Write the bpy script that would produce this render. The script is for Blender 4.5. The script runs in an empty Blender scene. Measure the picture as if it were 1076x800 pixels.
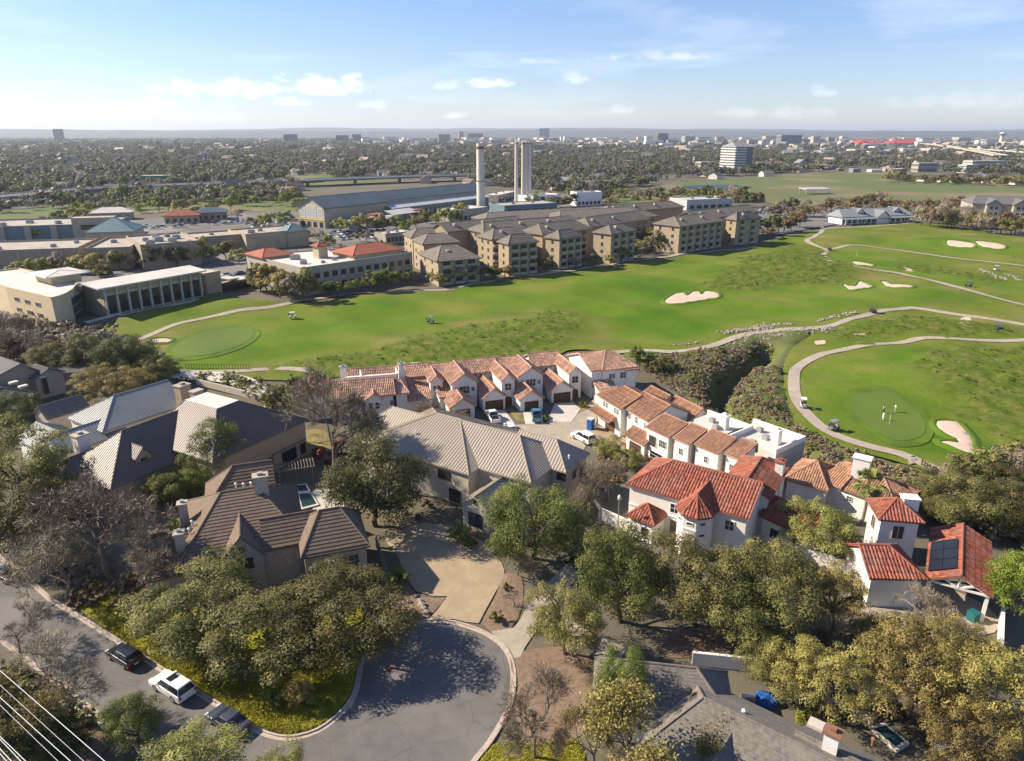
import bpy, bmesh, math, random
import numpy as np
from mathutils import Vector, Matrix
from mathutils.geometry import delaunay_2d_cdt
random.seed(7); RNG = np.random.default_rng(7)
S = bpy.context.scene; COL = S.collection
R = math.radians

# ---------------------------------------------------------------- camera
FPX, CX, CY, HZ, CAMH = 747.0, 538.0, 400.0, 140.0, 54.0      # measured on the 1076x800 photograph
PITCH = math.atan((CY - HZ) / FPX)
cam = bpy.data.cameras.new('camera'); cam.sensor_width = 36.0; cam.lens = FPX / 1076.0 * 36.0
cam.clip_start = 0.5; cam.clip_end = 90000
camo = bpy.data.objects.new('camera', cam); COL.objects.link(camo)
camo.location = (0, 0, CAMH); camo.rotation_euler = (math.pi / 2 - PITCH, 0, 0)
S.camera = camo

# ---------------------------------------------------------------- sky and sun
HAZE = 5.6e-5
SUN_EL, SUN_AZ = R(35), R(168)              # SUN_AZ: direction the sun stands in, from +X anticlockwise (left, a little beyond)
W = bpy.data.worlds.new('World'); S.world = W; W.use_nodes = True
wn, wl = W.node_tree.nodes, W.node_tree.links
wn.clear()
sky = wn.new('ShaderNodeTexSky'); sky.sky_type = 'NISHITA'; sky.sun_disc = False
sky.sun_elevation = SUN_EL; sky.sun_rotation = R(90) - SUN_AZ
sky.altitude = 100; sky.air_density = 1.0; sky.dust_density = 0.15; sky.ozone_density = 5.0
bg = wn.new('ShaderNodeBackground'); bg.inputs[1].default_value = 0.082
wo = wn.new('ShaderNodeOutputWorld')
# cirrus streaks and fair-weather cumulus, laid out by direction (azimuth, elevation), the same all round
tc = wn.new('ShaderNodeTexCoord'); sp = wn.new('ShaderNodeSeparateXYZ'); wl.new(tc.outputs['Generated'], sp.inputs[0])
def wmath(op, a, b=None, c=None, clamp=False):
    n = wn.new('ShaderNodeMath'); n.operation = op; n.use_clamp = clamp
    for i, v in enumerate((a, b, c)):
        if v is None: continue
        if isinstance(v, (int, float)): n.inputs[i].default_value = v
        else: wl.new(v, n.inputs[i])
    return n.outputs[0]
az = wmath('ARCTAN2', sp.outputs[0], sp.outputs[1])           # 0 straight ahead, + to the right
el = wmath('ARCSINE', sp.outputs[2])
def wvec(x, y, z=0.0):
    c = wn.new('ShaderNodeCombineXYZ')
    for i, v in enumerate((x, y, z)):
        if isinstance(v, (int, float)): c.inputs[i].default_value = v
        else: wl.new(v, c.inputs[i])
    return c.outputs[0]
def wnoise(vec, scale, detail=6, rough=.55, dist=0):
    n = wn.new('ShaderNodeTexNoise'); n.inputs['Scale'].default_value = scale; n.inputs['Detail'].default_value = detail
    n.inputs['Roughness'].default_value = rough; n.inputs['Distortion'].default_value = dist
    wl.new(vec, n.inputs['Vector']); return n.outputs['Fac']
def wmap(v, a, b, c, d):
    n = wn.new('ShaderNodeMapRange'); n.clamp = True; wl.new(v, n.inputs[0])
    for i, k in enumerate((a, b, c, d)): n.inputs[i + 1].default_value = k
    return n.outputs[0]
edge = wnoise(wvec(az, wmath('MULTIPLY', el, 1.5)), 42, 5, .62)
total = None
CLOUDS = [(340, 88, 42, 11, 1.0), (252, 92, 37, 9, .85), (183, 90, 25, 8, .8), (312, 106, 19, 5, .8), (513, 86, 25, 6, .75), (472, 88, 15, 6, .5), (396, 109, 19, 5, .45),
          (606, 81, 17, 7, .35), (475, 121, 19, 4, .5), (655, 115, 17, 5, .45), (150, 110, 34, 10, .4), (865, 96, 14, 6, .4), (775, 118, 22, 5, .3), (842, 118, 30, 7, .35),
          (215, 122, 36, 5, .3), (60, 118, 50, 10, .3), (1010, 104, 60, 8, .22), (700, 58, 60, 5, .4), (560, 64, 60, 3, .25)]
for (x, y, rx, ry, amp) in CLOUDS:
    u, v = (x - CX) / FPX, -(y - CY) / FPX
    d = Vector((u, math.cos(PITCH) + v * math.sin(PITCH), -math.sin(PITCH) + v * math.cos(PITCH))).normalized()
    a0, e0 = math.atan2(d.x, d.y), math.asin(d.z); ra, re = rx / FPX / .93, ry / FPX / 1.08
    dx = wmath('MULTIPLY', wmath('SUBTRACT', az, a0), 1 / ra)
    dyv = wmath('SUBTRACT', el, e0 - re * .45)
    dy = wmath('MULTIPLY', dyv, 1 / (re * 1.5))
    lo = wmath('MULTIPLY', wmath('MINIMUM', dyv, 0.0), 1.3 / re)   # flatter underside
    q = wmath('ADD', wmath('ADD', wmath('MULTIPLY', dx, dx), wmath('MULTIPLY', dy, dy)), wmath('MULTIPLY', lo, lo))
    s = wmath('ADD', wmath('SUBTRACT', 1.12, q), wmath('MULTIPLY', wmath('SUBTRACT', edge, .55), 4.2))
    s = wmath('MULTIPLY', wmap(s, 0.0, 1.3, 0, 1), amp)
    total = s if total is None else wmath('MAXIMUM', total, s)
cir = wnoise(wvec(wmath('MULTIPLY', az, 1.0), wmath('MULTIPLY', el, 6.5), 3.0), 3.2, 7, .6, .35)
cir = wmath('MULTIPLY', wmap(cir, .52, .84, 0, 1), .34)
total = wmath('MAXIMUM', total, cir)
mixc = wn.new('ShaderNodeMix'); mixc.data_type = 'RGBA'
hsv = wn.new('ShaderNodeHueSaturation'); hsv.inputs['Saturation'].default_value = 1.0; tnt = wn.new('ShaderNodeMix'); tnt.data_type = 'RGBA'; tnt.blend_type = 'MULTIPLY'; tnt.inputs[0].default_value = 1.0; tnt.inputs[7].default_value = (1.0, .955, 1.06, 1)
wl.new(sky.outputs[0], tnt.inputs[6]); wl.new(tnt.outputs[2], hsv.inputs['Color'])
wl.new(total, mixc.inputs[0]); wl.new(hsv.outputs[0], mixc.inputs[6]); mixc.inputs[7].default_value = (9.6, 9.8, 10.2, 1)
wl.new(mixc.outputs[2], bg.inputs[0]); wl.new(bg.outputs[0], wo.inputs[0])

SUND = Vector((math.cos(SUN_AZ) * math.cos(SUN_EL), math.sin(SUN_AZ) * math.cos(SUN_EL), math.sin(SUN_EL)))
sl = bpy.data.lights.new('sun', 'SUN'); sl.energy = 5.0; sl.angle = R(.53); sl.color = (1.0, .88, .70)
so = bpy.data.objects.new('sun', sl); COL.objects.link(so); so.rotation_euler = (-SUND).to_track_quat('-Z', 'Y').to_euler()
S.view_settings.view_transform = 'Standard'; S.view_settings.look = 'None'; S.view_settings.exposure = 0.92; S.view_settings.gamma = 1.0
S.cycles.use_denoising = True; S.cycles.max_bounces = 6; S.cycles.diffuse_bounces = 4; S.cycles.glossy_bounces = 2
S.cycles.transmission_bounces = 3; S.cycles.transparent_max_bounces = 6; S.cycles.volume_bounces = 0; S.cycles.sample_clamp_indirect = 4

# ---------------------------------------------------------------- helpers
def P(px, py, z=0.0):
    """photo pixel + known height -> world point"""
    u, v = (px - CX) / FPX, -(py - CY) / FPX
    Y = math.cos(PITCH) + v * math.sin(PITCH); Z = -math.sin(PITCH) + v * math.cos(PITCH)
    t = (z - CAMH) / Z
    return Vector((u * t, Y * t, z))
def proj(p):
    dz = p[2] - CAMH
    d = p[1] * math.cos(PITCH) - dz * math.sin(PITCH); v = p[1] * math.sin(PITCH) + dz * math.cos(PITCH)
    return CX + FPX * p[0] / d, CY - FPX * v / d, d
def G(px, py):
    """pixel -> point on the terrain"""
    z = 0.0
    for _ in range(6):
        p = P(px, py, z); z = hgt(p.x, p.y)
    return Vector((p.x, p.y, z))

ORG = {}
def link(o, parent=None):
    COL.objects.link(o)
    if parent is not None: o.parent = parent
    return o
def tag(o, label=None, cat=None, group=None, kind=None):
    if label: o['label'] = label
    if cat: o['category'] = cat
    if group: o['group'] = group
    if kind: o['kind'] = kind
    return o
def thing(name, label, cat, loc=(0, 0, 0), group=None, rz=0.0):
    o = bpy.data.objects.new(name, None); o.empty_display_size = .5; link(o)
    o.location = loc; o.rotation_euler = (0, 0, rz); tag(o, label, cat, group); ORG[o.name] = Vector(loc) if rz == 0 else Vector((0, 0, 0))
    return o
def mesh_np(name, verts, faces, mat=None, smooth=False):
    me = bpy.data.meshes.new(name)
    me.from_pydata(verts, [], faces)
    if mat: me.materials.append(mat)
    if smooth:
        me.polygons.foreach_set('use_smooth', [True] * len(me.polygons))
    me.update(); return me
def mesh_quads(name, V, mat, tint=None, n=4):
    """V: (N*n,3) array, every n verts one face"""
    me = bpy.data.meshes.new(name); N = len(V) // n
    me.vertices.add(len(V)); me.vertices.foreach_set('co', V.astype(np.float32).ravel())
    me.loops.add(len(V)); me.loops.foreach_set('vertex_index', np.arange(len(V), dtype=np.int32))
    me.polygons.add(N); me.polygons.foreach_set('loop_start', np.arange(0, len(V), n, dtype=np.int32))
    me.polygons.foreach_set('loop_total', np.full(N, n, dtype=np.int32))
    if tint is not None:
        a = me.attributes.new('tint', 'FLOAT', 'FACE'); a.data.foreach_set('value', tint.astype(np.float32))
    me.materials.append(mat); me.update(calc_edges=True); me.validate(); return me
def mobj(name, me, parent=None, loc=(0, 0, 0), rz=0.0):
    o = bpy.data.objects.new(name, me); link(o, parent); o.location = loc; o.rotation_euler = (0, 0, rz)
    ORG[o.name] = ORG.get(parent.name, Vector((0, 0, 0))) if parent is not None else Vector(loc)
    return o
class MB:
    def __init__(s): s.v = []; s.f = []
    def poly(s, pts):
        n = len(s.v); s.v += [tuple(p) for p in pts]; s.f.append(tuple(range(n, n + len(pts)))); return s
    def prism(s, pts, dz=None, off=None):
        """closed prism: polygon pts and its copy moved by off (or down by dz)"""
        o = Vector(off) if off is not None else Vector((0, 0, -dz)); n = len(s.v); k = len(pts)
        s.v += [tuple(p) for p in pts] + [tuple(Vector(p) + o) for p in pts]
        s.f.append(tuple(range(n, n + k))); s.f.append(tuple(range(n + 2 * k - 1, n + k - 1, -1)))
        for i in range(k):
            j = (i + 1) % k; s.f.append((n + i, n + k + i, n + k + j, n + j))
        return s
    def box(s, c, sx, sy, sz, rz=0.0):
        """c: centre of the bottom face"""
        ca, sa = math.cos(rz), math.sin(rz); pts = []
        for (x, y) in ((-sx / 2, -sy / 2), (sx / 2, -sy / 2), (sx / 2, sy / 2), (-sx / 2, sy / 2)):
            pts.append((c[0] + x * ca - y * sa, c[1] + x * sa + y * ca, c[2] + sz))
        return s.prism(pts, sz)
    def bar(s, a, b, w, h=None):
        a, b = Vector(a), Vector(b); d = (b - a); h = h or w
        if d.length < 1e-6: return s
        d.normalize(); up = Vector((0, 0, 1)) if abs(d.z) < .95 else Vector((1, 0, 0))
        x = d.cross(up).normalized(); y = x.cross(d).normalized()
        pts = [a + x * w / 2 + y * h / 2, a - x * w / 2 + y * h / 2, a - x * w / 2 - y * h / 2, a + x * w / 2 - y * h / 2]
        return s.prism(pts, off=b - a)
    def tube(s, pts, rad, seg=6, cap=True):
        ring = []; n0 = len(s.v)
        for i, p in enumerate(pts):
            p = Vector(p); d = (Vector(pts[min(i + 1, len(pts) - 1)]) - Vector(pts[max(i - 1, 0)])).normalized()
            up = Vector((0, 0, 1)) if abs(d.z) < .9 else Vector((1, 0, 0))
            x = d.cross(up).normalized(); y = x.cross(d).normalized(); r = rad[i] if hasattr(rad, '__len__') else rad
            for k in range(seg):
                t = 2 * math.pi * k / seg; s.v.append(tuple(p + x * math.cos(t) * r + y * math.sin(t) * r))
        for i in range(len(pts) - 1):
            for k in range(seg):
                a = n0 + i * seg + k; b = n0 + i * seg + (k + 1) % seg; s.f.append((a, b, b + seg, a + seg))
        if cap:
            s.f.append(tuple(range(n0 + seg - 1, n0 - 1, -1))); e = n0 + (len(pts) - 1) * seg; s.f.append(tuple(range(e, e + seg)))
        return s
    def lathe(s, c, prof, seg=12):
        """prof: list of (r, z) upwards"""
        n0 = len(s.v)
        for (r, z) in prof:
            for k in range(seg):
                t = 2 * math.pi * k / seg; s.v.append((c[0] + r * math.cos(t), c[1] + r * math.sin(t), c[2] + z))
        for i in range(len(prof) - 1):
            for k in range(seg):
                a = n0 + i * seg + k; b = n0 + i * seg + (k + 1) % seg; s.f.append((a, b, b + seg, a + seg))
        s.f.append(tuple(range(n0 + seg - 1, n0 - 1, -1))); e = n0 + (len(prof) - 1) * seg; s.f.append(tuple(range(e, e + seg)))
        return s
    def mesh(s, name, mat, org=(0, 0, 0), smooth=False):
        ox, oy, oz = org
        return mesh_np(name, [(x - ox, y - oy, z - oz) for x, y, z in s.v], s.f, mat, smooth)
    def build(s, name, mat, parent=None, smooth=False):
        """vertices in world coordinates; the parent's own origin is taken off"""
        org = ORG.get(parent.name, Vector((0, 0, 0))) if parent is not None else Vector((0, 0, 0))
        o = mobj(name, s.mesh(name, mat, org, smooth), parent)
        if parent is None: ORG[o.name] = Vector((0, 0, 0))
        return o
    def solo(s, name, mat, label, cat, group=None, smooth=False):
        """one-mesh thing, origin at its base"""
        a = np.array(s.v); c = (float(a[:, 0].mean()), float(a[:, 1].mean()), float(a[:, 2].min()))
        o = mobj(name, s.mesh(name, mat, c, smooth), None, c); tag(o, label, cat, group); return o

# ---------------------------------------------------------------- materials
MATS = {}
def mat(name, col, rough=.8, var=.18, scale=3.0, bump=0.0, bscale=20.0, col2=None, detail=4, metal=0.0, spec=.3, wave=None, island=0.0, big=None, coord='Object'):
    """procedural surface: colour mixed by noise, fine bump. wave=(scale, strength, axis) adds even ribs; big=(scale, colour, lo, hi) a second, broad tone"""
    if name in MATS: return MATS[name]
    m = bpy.data.materials.new(name); m.use_nodes = True; nt = m.node_tree; N, L = nt.nodes, nt.links
    b = N['Principled BSDF']; b.inputs['Roughness'].default_value = rough; b.inputs['Metallic'].default_value = metal
    b.inputs['Specular IOR Level'].default_value = spec
    t = N.new('ShaderNodeTexCoord'); geo = N.new('ShaderNodeNewGeometry')
    src = t.outputs['Object'] if coord == 'Object' else geo.outputs['Position']
    n = N.new('ShaderNodeTexNoise'); n.inputs['Scale'].default_value = scale; n.inputs['Detail'].default_value = detail; n.inputs['Roughness'].default_value = .6
    L.new(src, n.inputs['Vector'])
    c2 = col2 if col2 else tuple(min(1, c * (1 + var)) for c in col); c1 = col if col2 else tuple(c * (1 - var) for c in col)
    rp = N.new('ShaderNodeValToRGB'); rp.color_ramp.elements[0].position = .32; rp.color_ramp.elements[1].position = .68
    rp.color_ramp.elements[0].color = (*c1, 1); rp.color_ramp.elements[1].color = (*c2, 1); L.new(n.outputs['Fac'], rp.inputs[0])
    out = rp.outputs[0]
    if big:
        n2 = N.new('ShaderNodeTexNoise'); n2.inputs['Scale'].default_value = big[0]; n2.inputs['Detail'].default_value = 5; L.new(src, n2.inputs['Vector'])
        mr = N.new('ShaderNodeMapRange'); mr.inputs[1].default_value = big[2]; mr.inputs[2].default_value = big[3]; L.new(n2.outputs['Fac'], mr.inputs[0])
        mx = N.new('ShaderNodeMix'); mx.data_type = 'RGBA'; L.new(mr.outputs[0], mx.inputs[0]); L.new(out, mx.inputs[6]); mx.inputs[7].default_value = (*big[1], 1); out = mx.outputs[2]
    if island:
        hs = N.new('ShaderNodeHueSaturation'); mr = N.new('ShaderNodeMapRange'); mr.inputs[3].default_value = 1 - island; mr.inputs[4].default_value = 1 + island
        L.new(geo.outputs['Random Per Island'], mr.inputs[0]); L.new(mr.outputs[0], hs.inputs['Value']); L.new(out, hs.inputs['Color']); out = hs.outputs[0]
    L.new(out, b.inputs['Base Color'])
    last = None
    if wave:
        w = N.new('ShaderNodeTexWave'); w.wave_type = 'BANDS'; w.bands_direction = wave[2]; w.inputs['Scale'].default_value = wave[0]; w.inputs['Distortion'].default_value = .3
        L.new(src, w.inputs['Vector']); bp = N.new('ShaderNodeBump'); bp.inputs['Strength'].default_value = wave[1]; bp.inputs['Distance'].default_value = .05
        L.new(w.outputs['Fac'], bp.inputs['Height']); last = bp
    if bump:
        nb = N.new('ShaderNodeTexNoise'); nb.inputs['Scale'].default_value = bscale; nb.inputs['Detail'].default_value = 3; L.new(src, nb.inputs['Vector'])
        bp = N.new('ShaderNodeBump'); bp.inputs['Strength'].default_value = bump; bp.inputs['Distance'].default_value = .08; L.new(nb.outputs['Fac'], bp.inputs['Height'])
        if last: L.new(last.outputs[0], bp.inputs['Normal'])
        last = bp
    if last: L.new(last.outputs[0], b.inputs['Normal'])
    MATS[name] = m; return m
def cracks(m, scale, width, dark):
    """thin wandering cracks in a paved surface"""
    N, L = m.node_tree.nodes, m.node_tree.links; b = N['Principled BSDF']; src = b.inputs['Base Color'].links[0].from_socket; geo = N.new('ShaderNodeNewGeometry')
    nz = N.new('ShaderNodeTexNoise'); nz.inputs['Scale'].default_value = .5; L.new(geo.outputs['Position'], nz.inputs['Vector']); ad = N.new('ShaderNodeMix'); ad.data_type = 'RGBA'; ad.blend_type = 'ADD'; ad.inputs[0].default_value = 2.2; L.new(geo.outputs['Position'], ad.inputs[6]); L.new(nz.outputs['Color'], ad.inputs[7])
    v = N.new('ShaderNodeTexVoronoi'); v.feature = 'DISTANCE_TO_EDGE'; v.inputs['Scale'].default_value = scale; L.new(ad.outputs[2], v.inputs['Vector']); mr = N.new('ShaderNodeMapRange'); mr.inputs[1].default_value = width; mr.inputs[2].default_value = width * 2; mr.inputs[3].default_value = dark; mr.inputs[4].default_value = 1; L.new(v.outputs['Distance'], mr.inputs[0])
    mx = N.new('ShaderNodeMix'); mx.data_type = 'RGBA'; mx.blend_type = 'MULTIPLY'; mx.inputs[0].default_value = 1; L.new(src, mx.inputs[6]); L.new(mr.outputs[0], mx.inputs[7]); L.new(mx.outputs[2], b.inputs['Base Color'])
def M(n): return MATS[n]
def leafmat(name, dark, mid, light, trans=.35):
    dark, mid, light = [(min(.6, c[0] * 1.38), min(.6, c[1] * 1.36), c[2] * 1.06) for c in (dark, mid, light)]
    m = bpy.data.materials.new(name); m.use_nodes = True; N, L = m.node_tree.nodes, m.node_tree.links
    b = N['Principled BSDF']; b.inputs['Roughness'].default_value = .55; b.inputs['Specular IOR Level'].default_value = .25
    at = N.new('ShaderNodeAttribute'); at.attribute_name = 'tint'; oi = N.new('ShaderNodeObjectInfo')
    rp = N.new('ShaderNodeValToRGB'); e = rp.color_ramp.elements; e[0].position = 0; e[0].color = (*dark, 1); e[1].position = 1; e[1].color = (*light, 1)
    x = e.new(.5); x.color = (*mid, 1); L.new(at.outputs['Fac'], rp.inputs[0])
    hs = N.new('ShaderNodeHueSaturation'); mr = N.new('ShaderNodeMapRange'); mr.inputs[3].default_value = .75; mr.inputs[4].default_value = 1.25
    mh = N.new('ShaderNodeMapRange'); mh.inputs[3].default_value = .485; mh.inputs[4].default_value = .515
    L.new(oi.outputs['Random'], mr.inputs[0]); L.new(mr.outputs[0], hs.inputs['Value']); L.new(oi.outputs['Random'], mh.inputs[0]); L.new(mh.outputs[0], hs.inputs['Hue'])
    L.new(rp.outputs[0], hs.inputs['Color']); L.new(hs.outputs[0], b.inputs['Base Color'])
    if trans:
        tr = N.new('ShaderNodeBsdfTranslucent'); L.new(hs.outputs[0], tr.inputs[0]); mx = N.new('ShaderNodeMixShader'); mx.inputs[0].default_value = trans
        L.new(b.outputs[0], mx.inputs[1]); L.new(tr.outputs[0], mx.inputs[2]); L.new(mx.outputs[0], N['Material Output'].inputs[0])
    MATS[name] = m; return m

mat('asphalt', (.135, .127, .12), .92, .14, .5, .25, 30, big=(.09, (.185, .17, .155), .44, .66), detail=9)
mat('parking', (.15, .142, .135), .92, .2, .05, .1, 5, big=(.02, (.26, .235, .2), .5, .7))
mat('kerb', (.42, .345, .285), .85, .15, 2.0, .2, 20)
mat('concrete', (.35, .30, .235), .85, .12, .6, .15, 15)
mat('concrete_pale', (.50, .46, .40), .85, .12, .5, .1, 15)
mat('drive', (.35, .27, .175), .9, .12, .5, .3, 6, big=(.2, (.29, .235, .165), .45, .7))
mat('mulch', (.16, .105, .07), .95, .3, 2.0, .5, 8, col2=(.24, .17, .12))
mat('lawn', (.19, .20, .016), .95, .3, 1.2, .4, 12, col2=(.32, .28, .025))
mat('dry_lawn', (.17, .14, .05), .95, .3, .8, .6, 12, col2=(.26, .21, .09))
mat('sand', (.53, .405, .315), .95, .06, .4, .2, 4)
mat('rock', (.235, .205, .17), .9, .25, 1.5, .5, 6, island=.35)
mat('stucco', (.76, .72, .65), .85, .05, .8, .15, 25)
mat('stucco_tan', (.36, .29, .21), .88, .08, .6, .15, 20)
mat('limestone', (.40, .36, .30), .9, .3, 2.2, .6, 5, col2=(.55, .49, .41))
mat('brickwall', (.34, .28, .23), .9, .3, 3.0, .5, 9, col2=(.48, .41, .35))
mat('tile_red', (.225, .07, .046), .8, .28, 2.2, .25, 12, col2=(.35, .13, .088), big=(.35, (.27, .125, .09), .46, .64), island=.32, spec=.1)
mat('tile_orange', (.30, .155, .095), .85, .3, 3.5, .3, 10, col2=(.41, .245, .16), big=(.25, (.25, .145, .10), .48, .7), island=.32, spec=.1)
mat('tile_pink', (.40, .225, .16), .85, .25, 2.5, .3, 10, col2=(.52, .335, .245), big=(.3, (.31, .20, .14), .48, .66), island=.32, spec=.1)
mat('tile_brown', (.13, .095, .07), .85, .25, 1.8, .3, 10, col2=(.185, .138, .10))
mat('metal_tan', (.345, .295, .235), .5, .06, .3, 0, 5, spec=.4)
mat('metal_silver', (.235, .25, .255), .45, .08, .3, 0, 5, spec=.4)
mat('metal_taupe', (.155, .12, .098), .5, .08, .3, 0, 5, spec=.4)
mat('slate_grey', (.13, .125, .125), .85, .2, 2.0, .3, 12)
mat('shingle_grey', (.165, .148, .13), .9, .25, 2.6, .4, 14, big=(.3, (.205, .185, .16), .5, .7))
mat('shingle_taupe', (.165, .145, .122), .92, .18, .5, .3, 5)
mat('white_membrane', (.60, .56, .50), .7, .08, .25, big=(.12, (.50, .47, .42), .48, .7))
mat('grey_membrane', (.40, .355, .295), .85, .1, .12, 0, 5, big=(.05, (.31, .28, .24), .48, .66))
mat('trim_white', (.74, .72, .68), .6, .03, 2)
mat('trim_tan', (.42, .35, .26), .8, .06, 2)
mat('dark_trim', (.05, .045, .04), .6, .1, 2)
mat('glass', (.018, .022, .028), .12, .2, .3, spec=.6)
mat('glass_blue', (.03, .055, .075), .1, .2, .2, spec=.7)
mat('wood_dark', (.10, .055, .035), .7, .25, 4, .2, 10)
mat('wood_grey', (.19, .16, .13), .85, .2, 4, .2, 10)
mat('bark', (.115, .09, .07), .95, .3, 6, .5, 12)
mat('bark_pale', (.26, .22, .18), .95, .25, 6, .4, 12)
mat('twig', (.175, .14, .115), .95, .25, 3)
mat('black_metal', (.02, .02, .02), .4, .1, 3)
mat('white_metal', (.75, .75, .75), .4, .03, 3)
mat('grey_metal', (.30, .30, .30), .5, .1, 3)
mat('tyre', (.02, .02, .02), .9, .1, 4)
mat('chrome', (.55, .55, .56), .25, .03, 4, metal=.8)
mat('red_lamp', (.35, .02, .02), .3, .05, 4)
mat('lamp_clear', (.7, .7, .68), .15, .03, 4)
mat('office_tan', (.42, .34, .23), .88, .1, .3, .1, 6)
mat('office_stone', (.50, .40, .26), .88, .15, .8, .2, 4, col2=(.58, .47, .30))
mat('shop_tan', (.33, .27, .20), .9, .08, .15)
mat('apt_tan', (.35, .275, .185), .9, .14, .6, .15, 4)
mat('apt_cream', (.36, .325, .265), .9, .1, .4)
mat('hangar_wall', (.42, .36, .27), .9, .1, .3)
mat('hangar_blue', (.13, .19, .21), .6, .12, .12)
mat('hangar_roof', (.095, .13, .15), .5, .15, .08)
mat('hangar_pale', (.42, .43, .42), .6, .1, .1)
mat('stack', (.62, .56, .48), .9, .06, .15)
mat('rust', (.22, .11, .07), .9, .2, .4)
mat('water', (.012, .035, .04), .4, .2, .5, .08, 3, spec=.2)
mat('pond', (.035, .05, .075), .45, .2, .01, spec=.25)
mat('solar', (.012, .013, .016), .35, .2, 2, spec=.5)
mat('blue_tarp', (.02, .10, .34), .55, .25, 3, .4, 4)
cracks(M('asphalt'), .16, .004, .8); cracks(M('parking'), .05, .006, .8); cracks(M('drive'), .45, .008, .86); cracks(M('concrete'), .3, .008, .85)
# ---------------------------------------------------------------- terrain
def pxy(px, py): p = P(px, py); return (p.x, p.y)
MOUNDS = [(470, 362, 26, 9, 1.6, 8), (560, 345, 22, 8, 1.5, 14), (345, 383, 20, 6, 1.0, 4), (825, 282, 26, 16, 2.2, 0), (700, 300, 30, 14, .8, 0), (1010, 400, 22, 16, 1.6, 0),
          (900, 345, 18, 6, 1.0, 0), (980, 342, 16, 5, 1.2, 0), (940, 252, 60, 18, 3.0, 0), (1060, 262, 50, 30, 3.5, 0), (230, 322, 24, 6, 1.2, 35), (270, 322, 16, 5, 1.4, 35), (1000, 310, 36, 16, 1.8, 0), (880, 320, 24, 9, 1.0, 0),
          (610, 300, 26, 12, .9, 0), (420, 320, 26, 10, .7, 0)]
MW = [(*pxy(a, b), rx, ry, am, R(an)) for a, b, rx, ry, am, an in MOUNDS]
RAV = [pxy(*q) for q in ((806, 364), (792, 376), (768, 392), (755, 408), (763, 428), (784, 446), (812, 462), (850, 486))]
def hgt(x, y, noise=True):
    x = np.asarray(x, float); y = np.asarray(y, float); h = np.zeros(np.broadcast(x, y).shape)
    for (cx, cy, rx, ry, am, an) in MW:
        c, s = math.cos(an), math.sin(an); u = ((x - cx) * c + (y - cy) * s) / rx; v = (-(x - cx) * s + (y - cy) * c) / ry
        h = h + am * np.exp(-(u * u + v * v) * 1.1)
    g = np.clip((y - 118) / 30, 0, 1) * np.clip((430 - y) / 40, 0, 1) * np.clip((x + 150) / 40, 0, 1)
    h = h + g * (.35 * np.sin(x / 9.3 + .7 * np.sin(y / 13)) * np.sin(y / 7.7 + 1.3) + .22 * np.sin(x / 4.1 + y / 5.3))
    d = np.full(h.shape, 1e9)
    for (a, b) in zip(RAV[:-1], RAV[1:]):
        ax, ay = a; bx, by = b; t = np.clip(((x - ax) * (bx - ax) + (y - ay) * (by - ay)) / ((bx - ax) ** 2 + (by - ay) ** 2), 0, 1)
        d = np.minimum(d, np.hypot(x - ax - t * (bx - ax), y - ay - t * (by - ay)))
    h = h - 5.5 * np.exp(-(d / 2.3) ** 2) - 1.6 * np.exp(-(d / 5.0) ** 2)
    return h if h.shape else float(h)
def inpoly(x, y, poly):
    x = np.asarray(x, float); y = np.asarray(y, float); r = np.zeros(x.shape, bool); n = len(poly)
    for i in range(n):
        x0, y0 = poly[i]; x1, y1 = poly[(i + 1) % n]
        c = ((y0 > y) != (y1 > y)); xi = (x1 - x0) * (y - y0) / ((y1 - y0) if y1 != y0 else 1e-9) + x0
        r ^= c & (x < xi)
    return r
def smooth_line(pts, step=2.0, closed=False):
    pts = [Vector((p[0], p[1])) for p in pts]; out = []; n = len(pts); rng = range(n if closed else n - 1)
    for i in rng:
        g = (lambda k: pts[k % n]) if closed else (lambda k: pts[max(0, min(n - 1, k))])
        p0, p1, p2, p3 = g(i - 1), g(i), g(i + 1), g(i + 2); m = max(1, int((p2 - p1).length / step))
        for k in range(m):
            t = k / m; out.append(.5 * ((2 * p1) + (p2 - p0) * t + (2 * p0 - 5 * p1 + 4 * p2 - p3) * t * t + (3 * p1 - p0 - 3 * p2 + p3) * t ** 3))
    if not closed: out.append(pts[-1])
    return [(p.x, p.y) for p in out]
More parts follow.
